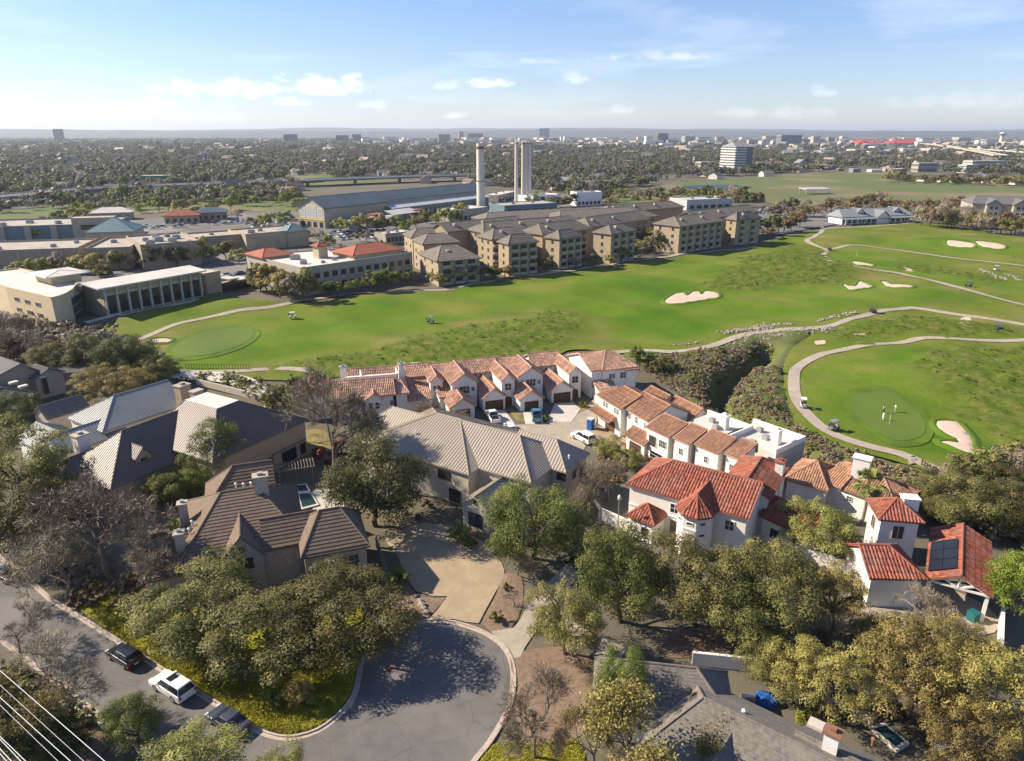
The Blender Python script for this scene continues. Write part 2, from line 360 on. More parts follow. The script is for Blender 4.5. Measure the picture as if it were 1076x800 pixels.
def drape(name, outline, cell, dz, material, bumpy=0.0, smoothed=True, kind='structure', parent=None, seed=0):
    ol = smooth_line(outline, cell, True) if smoothed else []
    if not smoothed:
        for i, a in enumerate(outline):
            b = outline[(i + 1) % len(outline)]; m = max(1, int(math.hypot(b[0] - a[0], b[1] - a[1]) / (cell * 2)))
            ol += [(a[0] + (b[0] - a[0]) * k / m, a[1] + (b[1] - a[1]) * k / m) for k in range(m)]
    A = np.array(ol); x0, y0 = A.min(0); x1, y1 = A.max(0)
    gx, gy = np.meshgrid(np.arange(x0, x1, cell), np.arange(y0, y1, cell)); gx = gx.ravel() + RNG.uniform(-.2, .2, gx.size) * cell; gy = gy.ravel() + RNG.uniform(-.2, .2, gy.size) * cell
    k = inpoly(gx, gy, ol); gx, gy = gx[k], gy[k]
    pts = [Vector(p) for p in ol] + [Vector((a, b)) for a, b in zip(gx, gy)]; n = len(ol)
    V, E_, F_, *_ = delaunay_2d_cdt(pts, [(i, (i + 1) % n) for i in range(n)], [], 1, 1e-4)
    vx = np.array([v.x for v in V]); vy = np.array([v.y for v in V]); z = hgt(vx, vy) + dz
    if bumpy:
        r = np.random.default_rng(seed + 3); z = z + bumpy * r.random(len(z)) ** 1.5
        z[:n] = hgt(vx[:n], vy[:n]) + dz * .5
    me = mesh_np(name, list(zip(vx, vy, z)), [tuple(f) for f in F_], material, True)
    o = mobj(name, me, parent)
    if kind: o['kind'] = kind
    return o
def ribbon(name, pts, width, dz, material, thick=0.0, kind='structure', step=2.0, smoothed=True):
    L = smooth_line(pts, step) if smoothed else [tuple(p) for p in pts]; v = []; f = []
    for i, p in enumerate(L):
        a = L[max(i - 1, 0)]; b = L[min(i + 1, len(L) - 1)]; d = Vector((b[0] - a[0], b[1] - a[1])).normalized(); n = (-d.y * width / 2, d.x * width / 2)
        for s in (1, -1):
            x, y = p[0] + n[0] * s, p[1] + n[1] * s; v.append((x, y, hgt(x, y) + dz))
    m = len(v)
    for i in range(len(L) - 1):
        a = 2 * i; f.append((a + 1, a + 3, a + 2, a))
    if thick:
        v += [(x, y, z - thick) for x, y, z in v]
        for i in range(len(L) - 1):
            a = 2 * i; f += [(a, a + 2, a + 2 + m, a + m), (a + 3, a + 1, a + 1 + m, a + 3 + m)]
        f += [(0, m, m + 1, 1), (m - 2, m - 1, 2 * m - 1, 2 * m - 2)]
    o = mobj(name, mesh_np(name, v, f, material), None)
    if kind: o['kind'] = kind
    return o
def pxs(s): return [pxy(*q) for q in s]
def gxs(s): return [(G(*q).x, G(*q).y) for q in s]

# ground sheet, one mesh to the horizon
TURF = pxs([(92, 352), (128, 335), (168, 325), (206, 316), (240, 312), (300, 321), (400, 309), (470, 303), (520, 295), (620, 284), (690, 273), (770, 263), (805, 256), (830, 250), (850, 243), (880, 239), (960, 235), (1010, 239), (1076, 252), (1200, 262), (1260, 330), (1250, 520),
            (1100, 500), (1030, 505), (990, 500), (930, 482), (880, 470), (845, 455), (828, 440), (824, 415), (822, 385), (832, 365), (852, 352), (840, 347), (790, 352), (750, 364), (700, 371), (650, 372), (600, 368), (560, 380), (430, 391), (335, 399), (240, 399), (190, 392), (150, 372)])
far = np.concatenate([np.geomspace(190, 30000, 26)])
xs = np.concatenate([-far[::-1] - 0, np.arange(-188, 260, 2.6), far + 75]); ys = np.concatenate([-np.geomspace(40, 6000, 8)[::-1], np.arange(-30, 40, 8), np.arange(40, 420, 2.6), np.geomspace(423, 40000, 34)])
gx, gy = np.meshgrid(xs, ys); gz = hgt(gx, gy); ins = inpoly(gx, gy, TURF); gz = gz - .05 - .45 * ins
nx = len(xs); idx = np.arange(gx.size).reshape(gx.shape)
fc = np.stack([idx[:-1, :-1], idx[:-1, 1:], idx[1:, 1:], idx[1:, :-1]], -1).reshape(-1, 4)
mat('earth', (.085, .077, .052), .95, .3, .06, .5, 2.5, col2=(.145, .125, .085), big=(.012, (.125, .115, .09), .42, .6), coord='Position', detail=8)
gme = mesh_np('ground', np.stack([gx, gy, gz], -1).reshape(-1, 3).tolist(), fc.tolist(), M('earth'), True)
tag(mobj('ground', gme), kind='structure')

# ---------------------------------------------------------------- golf course
def golfmat():
    """turf, fairway and rough colours blended softly by how far inside each zone a point lies"""
    m = bpy.data.materials.new('golf_turf'); m.use_nodes = True; N, L = m.node_tree.nodes, m.node_tree.links; b = N['Principled BSDF']; b.inputs['Roughness'].default_value = .95; b.inputs['Specular IOR Level'].default_value = .15; geo = N.new('ShaderNodeNewGeometry')
    def noise(sc, det=6, rgh=.6): n = N.new('ShaderNodeTexNoise'); n.inputs['Scale'].default_value = sc; n.inputs['Detail'].default_value = det; n.inputs['Roughness'].default_value = rgh; L.new(geo.outputs['Position'], n.inputs['Vector']); return n.outputs['Fac']
    def ramp(f, stops):
        r = N.new('ShaderNodeValToRGB'); e = r.color_ramp.elements; e[0].position, e[0].color = stops[0][0], (*stops[0][1], 1); e[1].position, e[1].color = stops[-1][0], (*stops[-1][1], 1)
        for p_, c_ in stops[1:-1]: x = e.new(p_); x.color = (*c_, 1)
        L.new(f, r.inputs[0]); return r.outputs[0]
    def mix(f, a_, b_): x = N.new('ShaderNodeMix'); x.data_type = 'RGBA'; L.new(f, x.inputs[0]) if not isinstance(f, float) else setattr(x.inputs[0], 'default_value', f); L.new(a_, x.inputs[6]); L.new(b_, x.inputs[7]); return x.outputs[2]
    def at(n): x = N.new('ShaderNodeAttribute'); x.attribute_name = n; return x.outputs['Fac']
    t = ramp(noise(.045, 8, .65), [(.34, (.078, .13, .008)), (.5, (.12, .15, .018)), (.66, (.18, .165, .05))])
    f = ramp(noise(.03, 7, .6), [(.34, (.055, .122, .003)), (.5, (.092, .156, .007)), (.66, (.155, .168, .028))])
    r = ramp(noise(.4, 8, .7), [(.33, (.045, .085, .004)), (.5, (.09, .125, .012)), (.66, (.17, .155, .05))])
    c = mix(at('rough'), mix(at('fair'), t, f), r); fine = N.new('ShaderNodeMapRange'); fine.inputs[1].default_value = .3; fine.inputs[2].default_value = .7; fine.inputs[3].default_value = .82; fine.inputs[4].default_value = 1.16; L.new(noise(1.3, 5, .7), fine.inputs[0])
    h = N.new('ShaderNodeHueSaturation'); L.new(fine.outputs[0], h.inputs['Value']); L.new(c, h.inputs['Color']); L.new(h.outputs[0], b.inputs['Base Color'])
    bp = N.new('ShaderNodeBump'); bp.inputs['Strength'].default_value = .55; bp.inputs['Distance'].default_value = .25; L.new(noise(1.0, 6, .7), bp.inputs['Height']); L.new(bp.outputs[0], b.inputs['Normal']); MATS['golf_turf'] = m; return m
mat('green', (.08, .13, .012), .9, .08, .06, .1, 10, col2=(.10, .145, .02), coord='Position')
mat('collar', (.075, .132, .006), .95, .25, .1, .3, 6, coord='Position')
mat('brushland', (.10, .09, .04), .95, .4, .12, .8, 1.6, col2=(.14, .145, .045), big=(.05, (.08, .11, .02), .42, .58), coord='Position', detail=8)
FAIRS = [gxs(q) for q in ([(205, 352), (250, 335), (330, 326), (430, 313), (520, 302), (620, 291), (700, 280), (760, 272), (800, 275), (830, 300), (880, 296), (960, 300), (1000, 312), (960, 322), (880, 326), (800, 337), (740, 352), (690, 362), (640, 352), (610, 326), (560, 322), (500, 332), (440, 342), (380, 358), (310, 372), (250, 388), (200, 386), (178, 374)],
    [(880, 262), (930, 268), (1000, 285), (1076, 300), (1076, 312), (1000, 297), (930, 284), (885, 276)], [(930, 250), (1000, 248), (1076, 262), (1100, 275), (1040, 272), (960, 262)],
    [(862, 385), (910, 372), (975, 366), (985, 385), (940, 398), (985, 420), (1030, 450), (1050, 475), (1010, 487), (970, 478), (925, 462), (880, 445), (852, 425), (848, 400)])]
ROUGHS = [gxs(q) for q in ([(285, 389), (340, 377), (400, 362), (450, 352), (520, 340), (585, 324), (622, 331), (604, 352), (580, 366), (540, 376), (470, 383), (420, 386), (340, 393)], [(735, 300), (780, 272), (830, 258), (862, 262), (905, 286), (870, 300), (800, 303), (755, 306)],
    [(880, 350), (905, 340), (950, 330), (1010, 338), (1076, 346), (1076, 354), (970, 352), (940, 357), (890, 363)], [(968, 368), (1020, 362), (1090, 362), (1120, 420), (1080, 470), (1050, 465), (1020, 440), (985, 412), (970, 392)], [(930, 275), (1000, 282), (1060, 296), (1060, 302), (1000, 290), (935, 282)])]
def softmask(x, y, polys, rad):
    """share of a ring of nearby points that lies inside the polygons: soft-edged zone mask"""
    x = x + 2.2 * np.sin(y / 5.1 + 1) + 1.4 * np.sin(y / 2.3); y = y + 2.2 * np.sin(x / 6.3) + 1.2 * np.sin(x / 2.9 + 2); m = np.zeros(len(x)); k = 0
    for rr in (0, .55, 1.0):
        for t in ([0] if rr == 0 else [2 * math.pi * i / 7 + rr for i in range(7)]):
            q = np.zeros(len(x), bool)
            for p in polys: q |= inpoly(x + rad * rr * math.cos(t), y + rad * rr * math.sin(t), p)
            m += q; k += 1
    return m / k
go = drape('golf_turf', TURF, 1.9, .06, golfmat()); gm = go.data; nv = len(gm.vertices); co = np.empty(nv * 3, np.float32); gm.vertices.foreach_get('co', co); co = co.reshape(-1, 3).astype(float)
fm_, rm_ = softmask(co[:, 0], co[:, 1], FAIRS, 4.0), softmask(co[:, 0], co[:, 1], ROUGHS, 3.0)
for nm, v in (('fair', fm_), ('rough', rm_)): gm.attributes.new(nm, 'FLOAT', 'POINT').data.foreach_set('value', v.astype(np.float32))
rr_ = np.random.default_rng(3); co[:, 2] += rm_ * (.7 * rr_.random(nv) ** 1.4 + .25 * np.sin(co[:, 0] / 1.7) * np.sin(co[:, 1] / 1.3)) + (1 - rm_) * (1 - fm_) * .12 * rr_.random(nv); gm.vertices.foreach_set('co', co.astype(np.float32).ravel()); gm.update()
def px_ellipse(cx, cy, rx, ry, rot=0, n=16):
    return [(cx + rx * math.cos(t) * math.cos(rot) - ry * math.sin(t) * math.sin(rot), cy + rx * math.cos(t) * math.sin(rot) + ry * math.sin(t) * math.cos(rot)) for t in [2 * math.pi * k / n for k in range(n)]]
drape('golf_green_collar', gxs(px_ellipse(223, 361, 52, 15, R(-13))), 2.5, .19, M('collar'))
drape('golf_green', gxs(px_ellipse(224, 360, 45, 12, R(-13))), 2.5, .25, M('green'))
GR2 = [(894, 420), (912, 414), (931, 413), (951, 423), (967, 437), (973, 449), (966, 461), (941, 464), (919, 453), (900, 438)]
c2 = (934, 438)
drape('golf_green_collar', gxs([(c2[0] + (x - c2[0]) * 1.22, c2[1] + (y - c2[1]) * 1.25) for x, y in GR2]), 2.0, .19, M('collar'))
drape('golf_green', gxs(GR2), 2.0, .25, M('green'))
def bunker(pts):
    q = gxs(pts); c = (sum(p[0] for p in q) / len(q), sum(p[1] for p in q) / len(q))
    o = drape('bunker', q, 1.2, .26, M('sand'), .05, kind='structure'); ol = smooth_line(q, 1.2, True); n = len(ol); ar = sum(ol[i][0] * ol[(i + 1) % n][1] - ol[(i + 1) % n][0] * ol[i][1] for i in range(n)); sg = 1 if ar > 0 else -1; v = []; f = []
    for i in range(n):
        a_, b_ = ol[i - 1], ol[(i + 1) % n]; t = Vector((b_[0] - a_[0], b_[1] - a_[1])).normalized(); nx_, ny_ = t.y * sg, -t.x * sg
        for dd, zz in ((-.15, .24), (.2, .5 + .12 * math.sin(i * 1.7)), (.6, .4), (1.6, .02)): x, y = ol[i][0] + nx_ * dd, ol[i][1] + ny_ * dd; v.append((x, y, hgt(x, y) + zz))
    for i in range(n):
        j = (i + 1) % n
        for k in range(3): f.append((4 * i + k, 4 * i + k + 1, 4 * j + k + 1, 4 * j + k))
    mobj('bunker_lip', mesh_np('bunker_lip', v, f, M('collar'), True), o)
bunker([(698, 317), (708, 310), (718, 308), (722, 311), (728, 307), (734, 306.5), (737, 310), (742, 306.5), (753, 308), (755, 313), (740, 316), (715, 320), (703, 320)])
bunker([(160, 357), (172, 356), (181, 358), (176, 361), (162, 361)])
z4 = lambda L, ox=806, oy=120: [(ox + a / 3.985, oy + b / 3.985) for a, b in L]
for b in ([(318, 712), (345, 722), (370, 722), (385, 703), (405, 708), (440, 725), (380, 736), (340, 738)], [(476, 702), (500, 703), (520, 714), (560, 715), (608, 722), (600, 729), (520, 729), (492, 720)],
          [(355, 619), (400, 623), (442, 632), (438, 639), (375, 633)], [(546, 646), (580, 645), (640, 659), (634, 668), (570, 657)], [(752, 531), (800, 533), (866, 543), (860, 550), (770, 546)], [(870, 534), (910, 536), (992, 550), (985, 558), (895, 549)]):
    bunker(z4(b))
bunker(z4([(708, 490), (750, 488), (790, 492), (830, 530), (858, 570), (864, 628), (835, 625), (800, 615), (760, 598), (722, 576), (755, 574), (795, 580), (790, 566), (750, 548), (712, 522)], 806, 320))
for b in ([(1010, 335), (1020, 334), (1018, 341), (1011, 341)], [(895, 351), (905, 350), (912, 353), (903, 356)], [(856, 359), (866, 358), (867, 362), (858, 363)]):
    drape('bare_patch', gxs(b), 1.5, .16, M('sand'), kind='structure')
# scrubby ground beside the ravine
drape('brushland', pxs([(655, 374), (700, 373), (750, 366), (790, 354), (838, 349), (850, 353), (833, 365), (823, 385), (826, 415), (832, 440), (850, 456), (905, 478), (960, 492), (1000, 503), (1076, 490), (1150, 500), (1150, 560), (1000, 548), (930, 520), (860, 492), (820, 478), (790, 462), (740, 430), (690, 395)]), 1.6, .2, M('brushland'), .5, kind='structure')
# cart paths
for w, pts in [(2.4, [(120, 366), (160, 352), (205, 337), (245, 328), (300, 320), (350, 312), (437, 306), (487, 301), (540, 291), (580, 287), (640, 279), (680, 273), (740, 266), (800, 261)]),
               (2.6, [(830, 232), (853, 233), (864, 241), (857, 248), (848, 253), (858, 259), (868, 263), (865, 269), (873, 275), (890, 279), (911, 283), (946, 288), (982, 296), (1019, 306), (1076, 321), (1120, 332)]),
               (2.4, [(868, 263), (882, 260), (905, 258.5), (941, 263), (986, 269.5), (1076, 280), (1130, 286)]), (2.4, [(864, 241), (881, 240), (919, 238), (961, 234.5)]),
               (2.6, [(640, 372), (677, 369), (704, 370.5), (730, 368), (760, 360), (790, 351), (818, 347.5), (845, 346), (873, 343), (906, 333), (946, 325.5), (966, 325), (1019, 333), (1076, 342), (1130, 350)]),
               (2.5, [(1120, 358), (1076, 358), (1052, 359), (1000, 356.5), (969, 356), (946, 361), (894, 366.5), (861, 374), (838, 387), (834, 407), (843, 430), (868, 453), (906, 468), (946, 478), (969, 488), (987, 496), (1014, 516)]),
               (2.0, [(188, 391), (220, 392), (250, 391), (295, 388), (334, 391)]), (2.2, [(412, 386), (424, 384), (437, 383.5), (450, 386), (462, 390)])]:
    ribbon('cart_path', gxs(pts), w, .24, M('concrete'))
ribbon('service_drive', pxs([(185, 394), (205, 396), (226, 397), (250, 401), (267, 408), (284, 418), (292, 430)]), 5.0, .36, M('concrete_pale'))

# ---------------------------------------------------------------- street, kerbs, drives
KERB_A = pxs([(-60, 541), (0, 584), (25, 603), (55, 630), (90, 651), (125, 673), (173, 704), (226, 737), (255, 755.5)])
NOSE = smooth_line(pxs([(255, 755.5), (275, 768), (302, 774.5), (333, 767), (358, 748), (370, 732), (375, 713), (379, 695), (388, 680), (402, 667), (424, 657.5), (446, 652.5), (470, 652.5), (496, 659), (516, 668), (529, 678), (537, 690), (541, 705), (541, 722), (538, 740), (531, 756), (516, 781), (500, 801), (480, 830), (460, 870)]), .8)
KERB_B = pxs([(-90, 610), (-30, 652), (32, 699), (70, 729), (108, 758), (150, 790), (200, 830), (260, 890)])
ROAD = KERB_A + NOSE[1:] + KERB_B[::-1]
drape('street', ROAD, 2.0, .02, M('asphalt'), smoothed=False)
ribbon('kerb', KERB_A + NOSE[1:], .2, .16, M('kerb'), .3, smoothed=False); ribbon('kerb', KERB_B, .2, .16, M('kerb'), .3, smoothed=False)
def offset(line, d):
    out = []
    for i, p in enumerate(line):
        a = line[max(i - 1, 0)]; b = line[min(i + 1, len(line) - 1)]; t = Vector((b[0] - a[0], b[1] - a[1])).normalized(); out.append((p[0] - t.y * d, p[1] + t.x * d))
    return out
ribbon('gutter', offset(KERB_A + NOSE[1:], -.3), .38, .03, M('kerb'), smoothed=False); ribbon('gutter', offset(KERB_B, .3), .38, .03, M('kerb'), smoothed=False)
LAWN = pxs([(82, 640), (125, 671), (173, 702), (226, 735), (255, 753), (275, 765), (302, 771), (332, 764), (356, 746), (368, 730), (373, 712), (376, 695), (386, 678), (398, 668), (380, 640), (300, 625), (220, 625), (160, 628), (115, 622)])
drape('lawn', LAWN, 1.0, .05, M('lawn'), .12, smoothed=False)
drape('lawn', pxs([(500, 812), (517, 783), (531, 778), (560, 782), (600, 778), (612, 810)]), 1.2, .05, M('lawn'), .12)
drape('lawn', pxs([(838, 745), (870, 742), (880, 760), (855, 775), (838, 765)]), 1.0, .05, M('lawn'), .1)
drape('dry_lawn', pxs([(312, 455), (340, 452), (352, 470), (335, 478), (314, 474)]), 1.5, .05, M('dry_lawn'), .1)
drape('leaf_litter', pxs([(5, 705), (32, 703), (108, 763), (100, 800), (20, 800), (-40, 760), (-40, 700)]), 1.5, .06, M('mulch'), .15)
drape('leaf_litter', pxs([(535, 690), (545, 720), (540, 745), (560, 780), (615, 770), (625, 700), (590, 680)]), 1.5, .05, M('mulch'), .15)
drape('leaf_litter', pxs([(700, 665), (790, 662), (790, 690), (745, 690), (700, 690)]), 1.5, .05, M('mulch'), .15)
drape('driveway', pxs([(405, 566), (425, 556), (447, 550), (480, 556), (512, 574), (530, 600), (521, 622), (511, 640), (503, 655.5), (476, 651), (451, 651), (460, 641), (470, 627), (455, 627), (438, 622), (426, 605), (418, 585)]), 1.5, .07, M('drive'))
drape('planting_bed', pxs([(418, 600), (436, 623), (455, 629), (468, 628), (458, 641), (448, 651), (425, 655), (405, 640)]), 1.2, .05, M('mulch'), .1)
drape('planting_bed', pxs([(531, 602), (548, 605), (548, 640), (535, 662), (516, 664), (506, 656), (513, 641), (522, 623)]), 1.2, .05, M('mulch'), .1)
drape('driveway', pxs([(516, 664), (540, 660), (560, 630), (600, 590), (618, 592), (580, 640), (552, 680), (541, 700), (533, 684)]), 1.5, .06, M('concrete'))
drape('driveway', pxs([(626, 690), (600, 672), (594, 650), (625, 668), (660, 682), (652, 692)]), 1.5, .06, M('concrete'))
drape('driveway', pxs([(905, 612), (975, 612), (1040, 640), (1045, 665), (985, 668), (920, 662), (890, 640)]), 1.5, .06, M('concrete'))
# townhouse court
drape('court_road', pxs([(478, 452), (520, 447), (560, 446), (600, 441), (624, 420), (634, 425), (622, 455), (612, 476), (585, 468), (530, 458)]), 2.0, .03, M('concrete'), smoothed=False)
for q in ([(512, 431), (530, 431), (542, 447), (518, 449)], [(549, 433), (566, 433), (572, 446), (552, 446)], [(583, 424), (602, 423), (610, 430), (600, 444), (575, 444)], [(480, 441), (496, 441), (502, 452), (484, 452)]):
    drape('driveway', pxs(q), 2, .07, M('concrete_pale'), smoothed=False)
drape('lawn_strip', pxs([(604, 427), (618, 425), (621, 428), (611, 433)]), 1.5, .08, M('dry_lawn'), .1, smoothed=False)
drape('lawn_strip', pxs([(534, 432), (548, 434), (552, 444), (544, 443)]), 1.5, .08, M('dry_lawn'), .1, smoothed=False)

# ---------------------------------------------------------------- far ground: parking, roads, fields, pond
for k, q in enumerate(([(88, 262), (150, 246), (215, 236), (300, 228), (310, 240), (330, 252), (440, 262), (440, 268), (258, 268), (200, 280), (120, 285)], [(-60, 250), (60, 240), (120, 232), (250, 224), (320, 222), (320, 236), (200, 242), (90, 252), (-60, 262)],
          [(330, 240), (430, 238), (500, 224), (560, 205), (600, 205), (600, 216), (440, 250), (400, 262), (340, 255)], [(800, 240), (840, 228), (880, 236), (850, 241), (815, 250)], [(790, 222), (880, 220), (880, 232), (800, 236)], [(-60, 300), (0, 290), (30, 285), (110, 278), (230, 262), (260, 275), (258, 298), (214, 311), (110, 330), (-60, 345)])):
    drape('parking_lot', pxs(q), 12, .12 + .05 * k, M('parking'), smoothed=False)
mat('field', (.13, .125, .05), .95, .3, .012, .3, 1, col2=(.08, .13, .03), big=(.007, (.2, .155, .09), .52, .62), coord='Position', detail=7)
drape('field', pxs([(640, 213), (690, 196), (740, 191), (830, 184), (920, 182), (1030, 190), (1076, 194), (1076, 207), (1020, 211), (930, 213), (860, 217), (780, 213), (700, 217)]), 14, .3, M('field'))
drape('pond', pxs([(716, 197), (740, 195), (770, 195), (790, 197), (775, 199.5), (730, 199.5)]), 20, .7, M('pond'))
drape('field', pxs([(100, 208), (180, 198), (300, 190), (400, 186), (420, 190), (380, 194), (300, 200), (180, 208)]), 16, .3, M('field'))
drape('field', pxs([(-60, 226), (40, 219), (120, 212), (200, 208), (310, 203), (322, 222), (240, 222), (140, 226), (40, 236), (-60, 243)]), 16, .08, M('field'))
drape('field', pxs([(300, 186), (345, 183), (350, 190), (310, 193)]), 16, .3, M('field'))
# ---------------------------------------------------------------- building helpers
def unit(v): v = Vector(v); return v.normalized() if v.length > 1e-9 else v
def downslope(pts):
    n = Vector((0, 0, 0)); c = sum((Vector(p) for p in pts), Vector((0, 0, 0))) / len(pts)
    for i in range(len(pts)): n += (Vector(pts[i]) - c).cross(Vector(pts[(i + 1) % len(pts)]) - c)
    n = unit(n); n = n if n.z > 0 else -n
    d = Vector((n.x * n.z, n.y * n.z, -(n.x ** 2 + n.y ** 2)))
    return n, (unit(d) if d.length > 1e-4 else Vector((0, -1, 0))), c
def clip_line(pts2, off, axis):
    """spans of the line axis-coordinate==off inside a 2D polygon; returns sorted other-coordinates"""
    xs_ = []; n = len(pts2)
    for i in range(n):
        a, b = pts2[i], pts2[(i + 1) % n]; a0, b0 = a[axis], b[axis]
        if (a0 <= off) != (b0 <= off): t = (off - a0) / (b0 - a0); xs_.append(a[1 - axis] + t * (b[1 - axis] - a[1 - axis]))
    return sorted(xs_)
def ribs(mb, pts, style):
    """raised pieces on a roof plane: seam (standing seams), barrel (rows of clay tiles), course (rows of flat tiles)"""
    kind, sp, hh = style
    n, d, c = downslope(pts); a = d.cross(n)                     # a: along the eave
    p2 = [((Vector(p) - c).dot(a), (Vector(p) - c).dot(d)) for p in pts]
    if kind in ('seam', 'barrel'):
        lo = min(p[0] for p in p2); hi = max(p[0] for p in p2); x = math.ceil(lo / sp) * sp
        while x < hi:
            ys_ = clip_line(p2, x, 0)
            for y0, y1 in zip(ys_[::2], ys_[1::2]):
                if y1 - y0 < .25: continue
                w = .05 if kind == 'seam' else sp * .33
                if kind == 'seam':
                    q = [c + a * (x + s) + d * y0 for s in (-w / 2, w / 2)] + [c + a * (x + s) + d * y1 for s in (w / 2, -w / 2)]
                    mb.prism([v + n * hh for v in q], off=-n * (hh + .02))
                else:
                    m = max(1, int((y1 - y0) / .75))
                    for k in range(m):
                        e0, e1 = y0 + (y1 - y0) * k / m, y0 + (y1 - y0) * (k + 1) / m; b0 = len(mb.v)
                        for e, lift in ((e0, -.01), (e1, .035)):
                            for t in (0, .25, .5, .75, 1):
                                mb.v.append(tuple(c + a * (x - w * math.cos(math.pi * t)) + d * e + n * (hh * math.sin(math.pi * t) + lift)))
                        for j in range(4): mb.f.append((b0 + j, b0 + j + 5, b0 + j + 6, b0 + j + 1))
                        mb.f.append(tuple(range(b0 + 5, b0 + 10)))
            x += sp
    else:
        lo = min(p[1] for p in p2); hi = max(p[1] for p in p2); y = lo + sp
        while y < hi - .05:
            xs_ = clip_line(p2, y, 1)
            for x0, x1 in zip(xs_[::2], xs_[1::2]):
                if x1 - x0 < .3: continue
                b0 = len(mb.v); u = [c + a * x0 + d * y, c + a * x1 + d * y]; t = [c + a * x0 + d * (y - sp * .97), c + a * x1 + d * (y - sp * .97)]
                xt = clip_line(p2, y - sp * .97, 1)
                if len(xt) >= 2: t = [c + a * max(x0 - sp, xt[0]) + d * (y - sp * .97), c + a * min(x1 + sp, xt[-1]) + d * (y - sp * .97)]
                mb.v += [tuple(t[0] + n * .01), tuple(t[1] + n * .01), tuple(u[1] + n * hh), tuple(u[0] + n * hh), tuple(u[1] - n * .02), tuple(u[0] - n * .02)]
                mb.f += [(b0, b0 + 1, b0 + 2, b0 + 3), (b0 + 3, b0 + 2, b0 + 4, b0 + 5)]
            y += sp
SEAM = ('seam', .5, .07); BARREL = ('barrel', .42, .10); COURSE = ('course', .5, .07); SMALLTILE = ('barrel', .36, .09); SHINGLE = ('course', .34, .03)
RIBNAME = {'seam': 'standing_seams', 'barrel': 'roof_tiles', 'course': 'roof_tiles'}
class Roof:
    """collects roof planes of one thing, then builds deck, relief and ridge caps as parts"""
    def __init__(s, root, rmat, style=None, thick=.22): s.root, s.m, s.st, s.th = root, rmat, style, thick; s.p = []; s.caps = []
    def plane(s, pts): s.p.append([Vector(p) for p in pts]); return s
    def cap(s, a, b): s.caps.append((Vector(a), Vector(b))); return s
    def build(s, name='roof'):
        mb = MB()
        for p in s.p:
            n, d, c = downslope(p)
            q = p if sum(((p[i] - c).cross(p[(i + 1) % len(p)] - c)).z for i in range(len(p))) > 0 else p[::-1]
            mb.prism(q, s.th)
        ro = mb.build(name, s.m, s.root)
        if s.st:
            rb = MB()
            for p in s.p: ribs(rb, p, s.st)
            if rb.f:
                o = rb.build(RIBNAME[s.st[0]], s.m, ro); o['kind'] = 'stuff'
        if s.caps:
            for a, b in s.caps: MB().tube([a + Vector((0, 0, .03)), b + Vector((0, 0, .03))], .13 if s.st and s.st[0] != 'seam' else .09, 6).build('ridge_cap', s.m, ro)
        return ro
WINM = {}
def win_meshes(w, h, nx_, ny_, fr, gl, fm):
    k = (round(w, 2), round(h, 2), nx_, ny_, gl, fm)
    if k not in WINM:
        f = MB(); t = fr
        f.box((0, 0, 0), w, .10, t); f.box((0, 0, h - t), w, .10, t)
        for s in (-1, 1): f.box((s * (w - t) / 2, 0, t), t, .10, h - 2 * t)
        for i in range(1, nx_): f.box((-w / 2 + w * i / nx_, 0, t), .05, .07, h - 2 * t)
        for j in range(1, ny_): f.box((0, .012, h * j / ny_ - .025), w - 2 * t, .05, .05)
        g = MB(); g.box((0, .02, t), w - 2 * t, .03, h - 2 * t)
        WINM[k] = (f.mesh('window', M(fm)), g.mesh('pane', M(gl)))
    return WINM[k]
def window(root, a, b, t, zs, w, h, nx_=2, ny_=2, fr=.08, gl='glass', fm='trim_white', name='window', out=.05):
    """on the wall line a->b (seen from the side where a is left); t: metres from a (or fraction if <1)"""
    a, b = Vector((a[0], a[1])), Vector((b[0], b[1])); d = (b - a).normalized(); L = (b - a).length; s = t * L if 0 < t < 1 else t
    p = a + d * s; nrm = Vector((d.y, -d.x)); p = p + nrm * out; rz = math.atan2(d.y, d.x)
    fme, gme_ = win_meshes(w, h, nx_, ny_, fr, gl, fm); o = ORG[root.name]
    wo_ = bpy.data.objects.new(name, fme); link(wo_, root); wo_.location = (p.x - o.x, p.y - o.y, zs - o.z); wo_.rotation_euler = (0, 0, rz)
    g = bpy.data.objects.new('pane', gme_); link(g, wo_)
    return wo_
def wall_quad(mb, a, b, z0, z1, th=.25):
    """upright slab from a to b; outer face on the line, thickness inwards (left of a->b)"""
    a, b = Vector((a[0], a[1], 0)), Vector((b[0], b[1], 0)); d = (b - a).normalized(); n = Vector((-d.y, d.x, 0)) * th
    mb.prism([(a.x, a.y, z1), (b.x, b.y, z1), (b.x + n.x, b.y + n.y, z1), (a.x + n.x, a.y + n.y, z1)], z1 - z0)
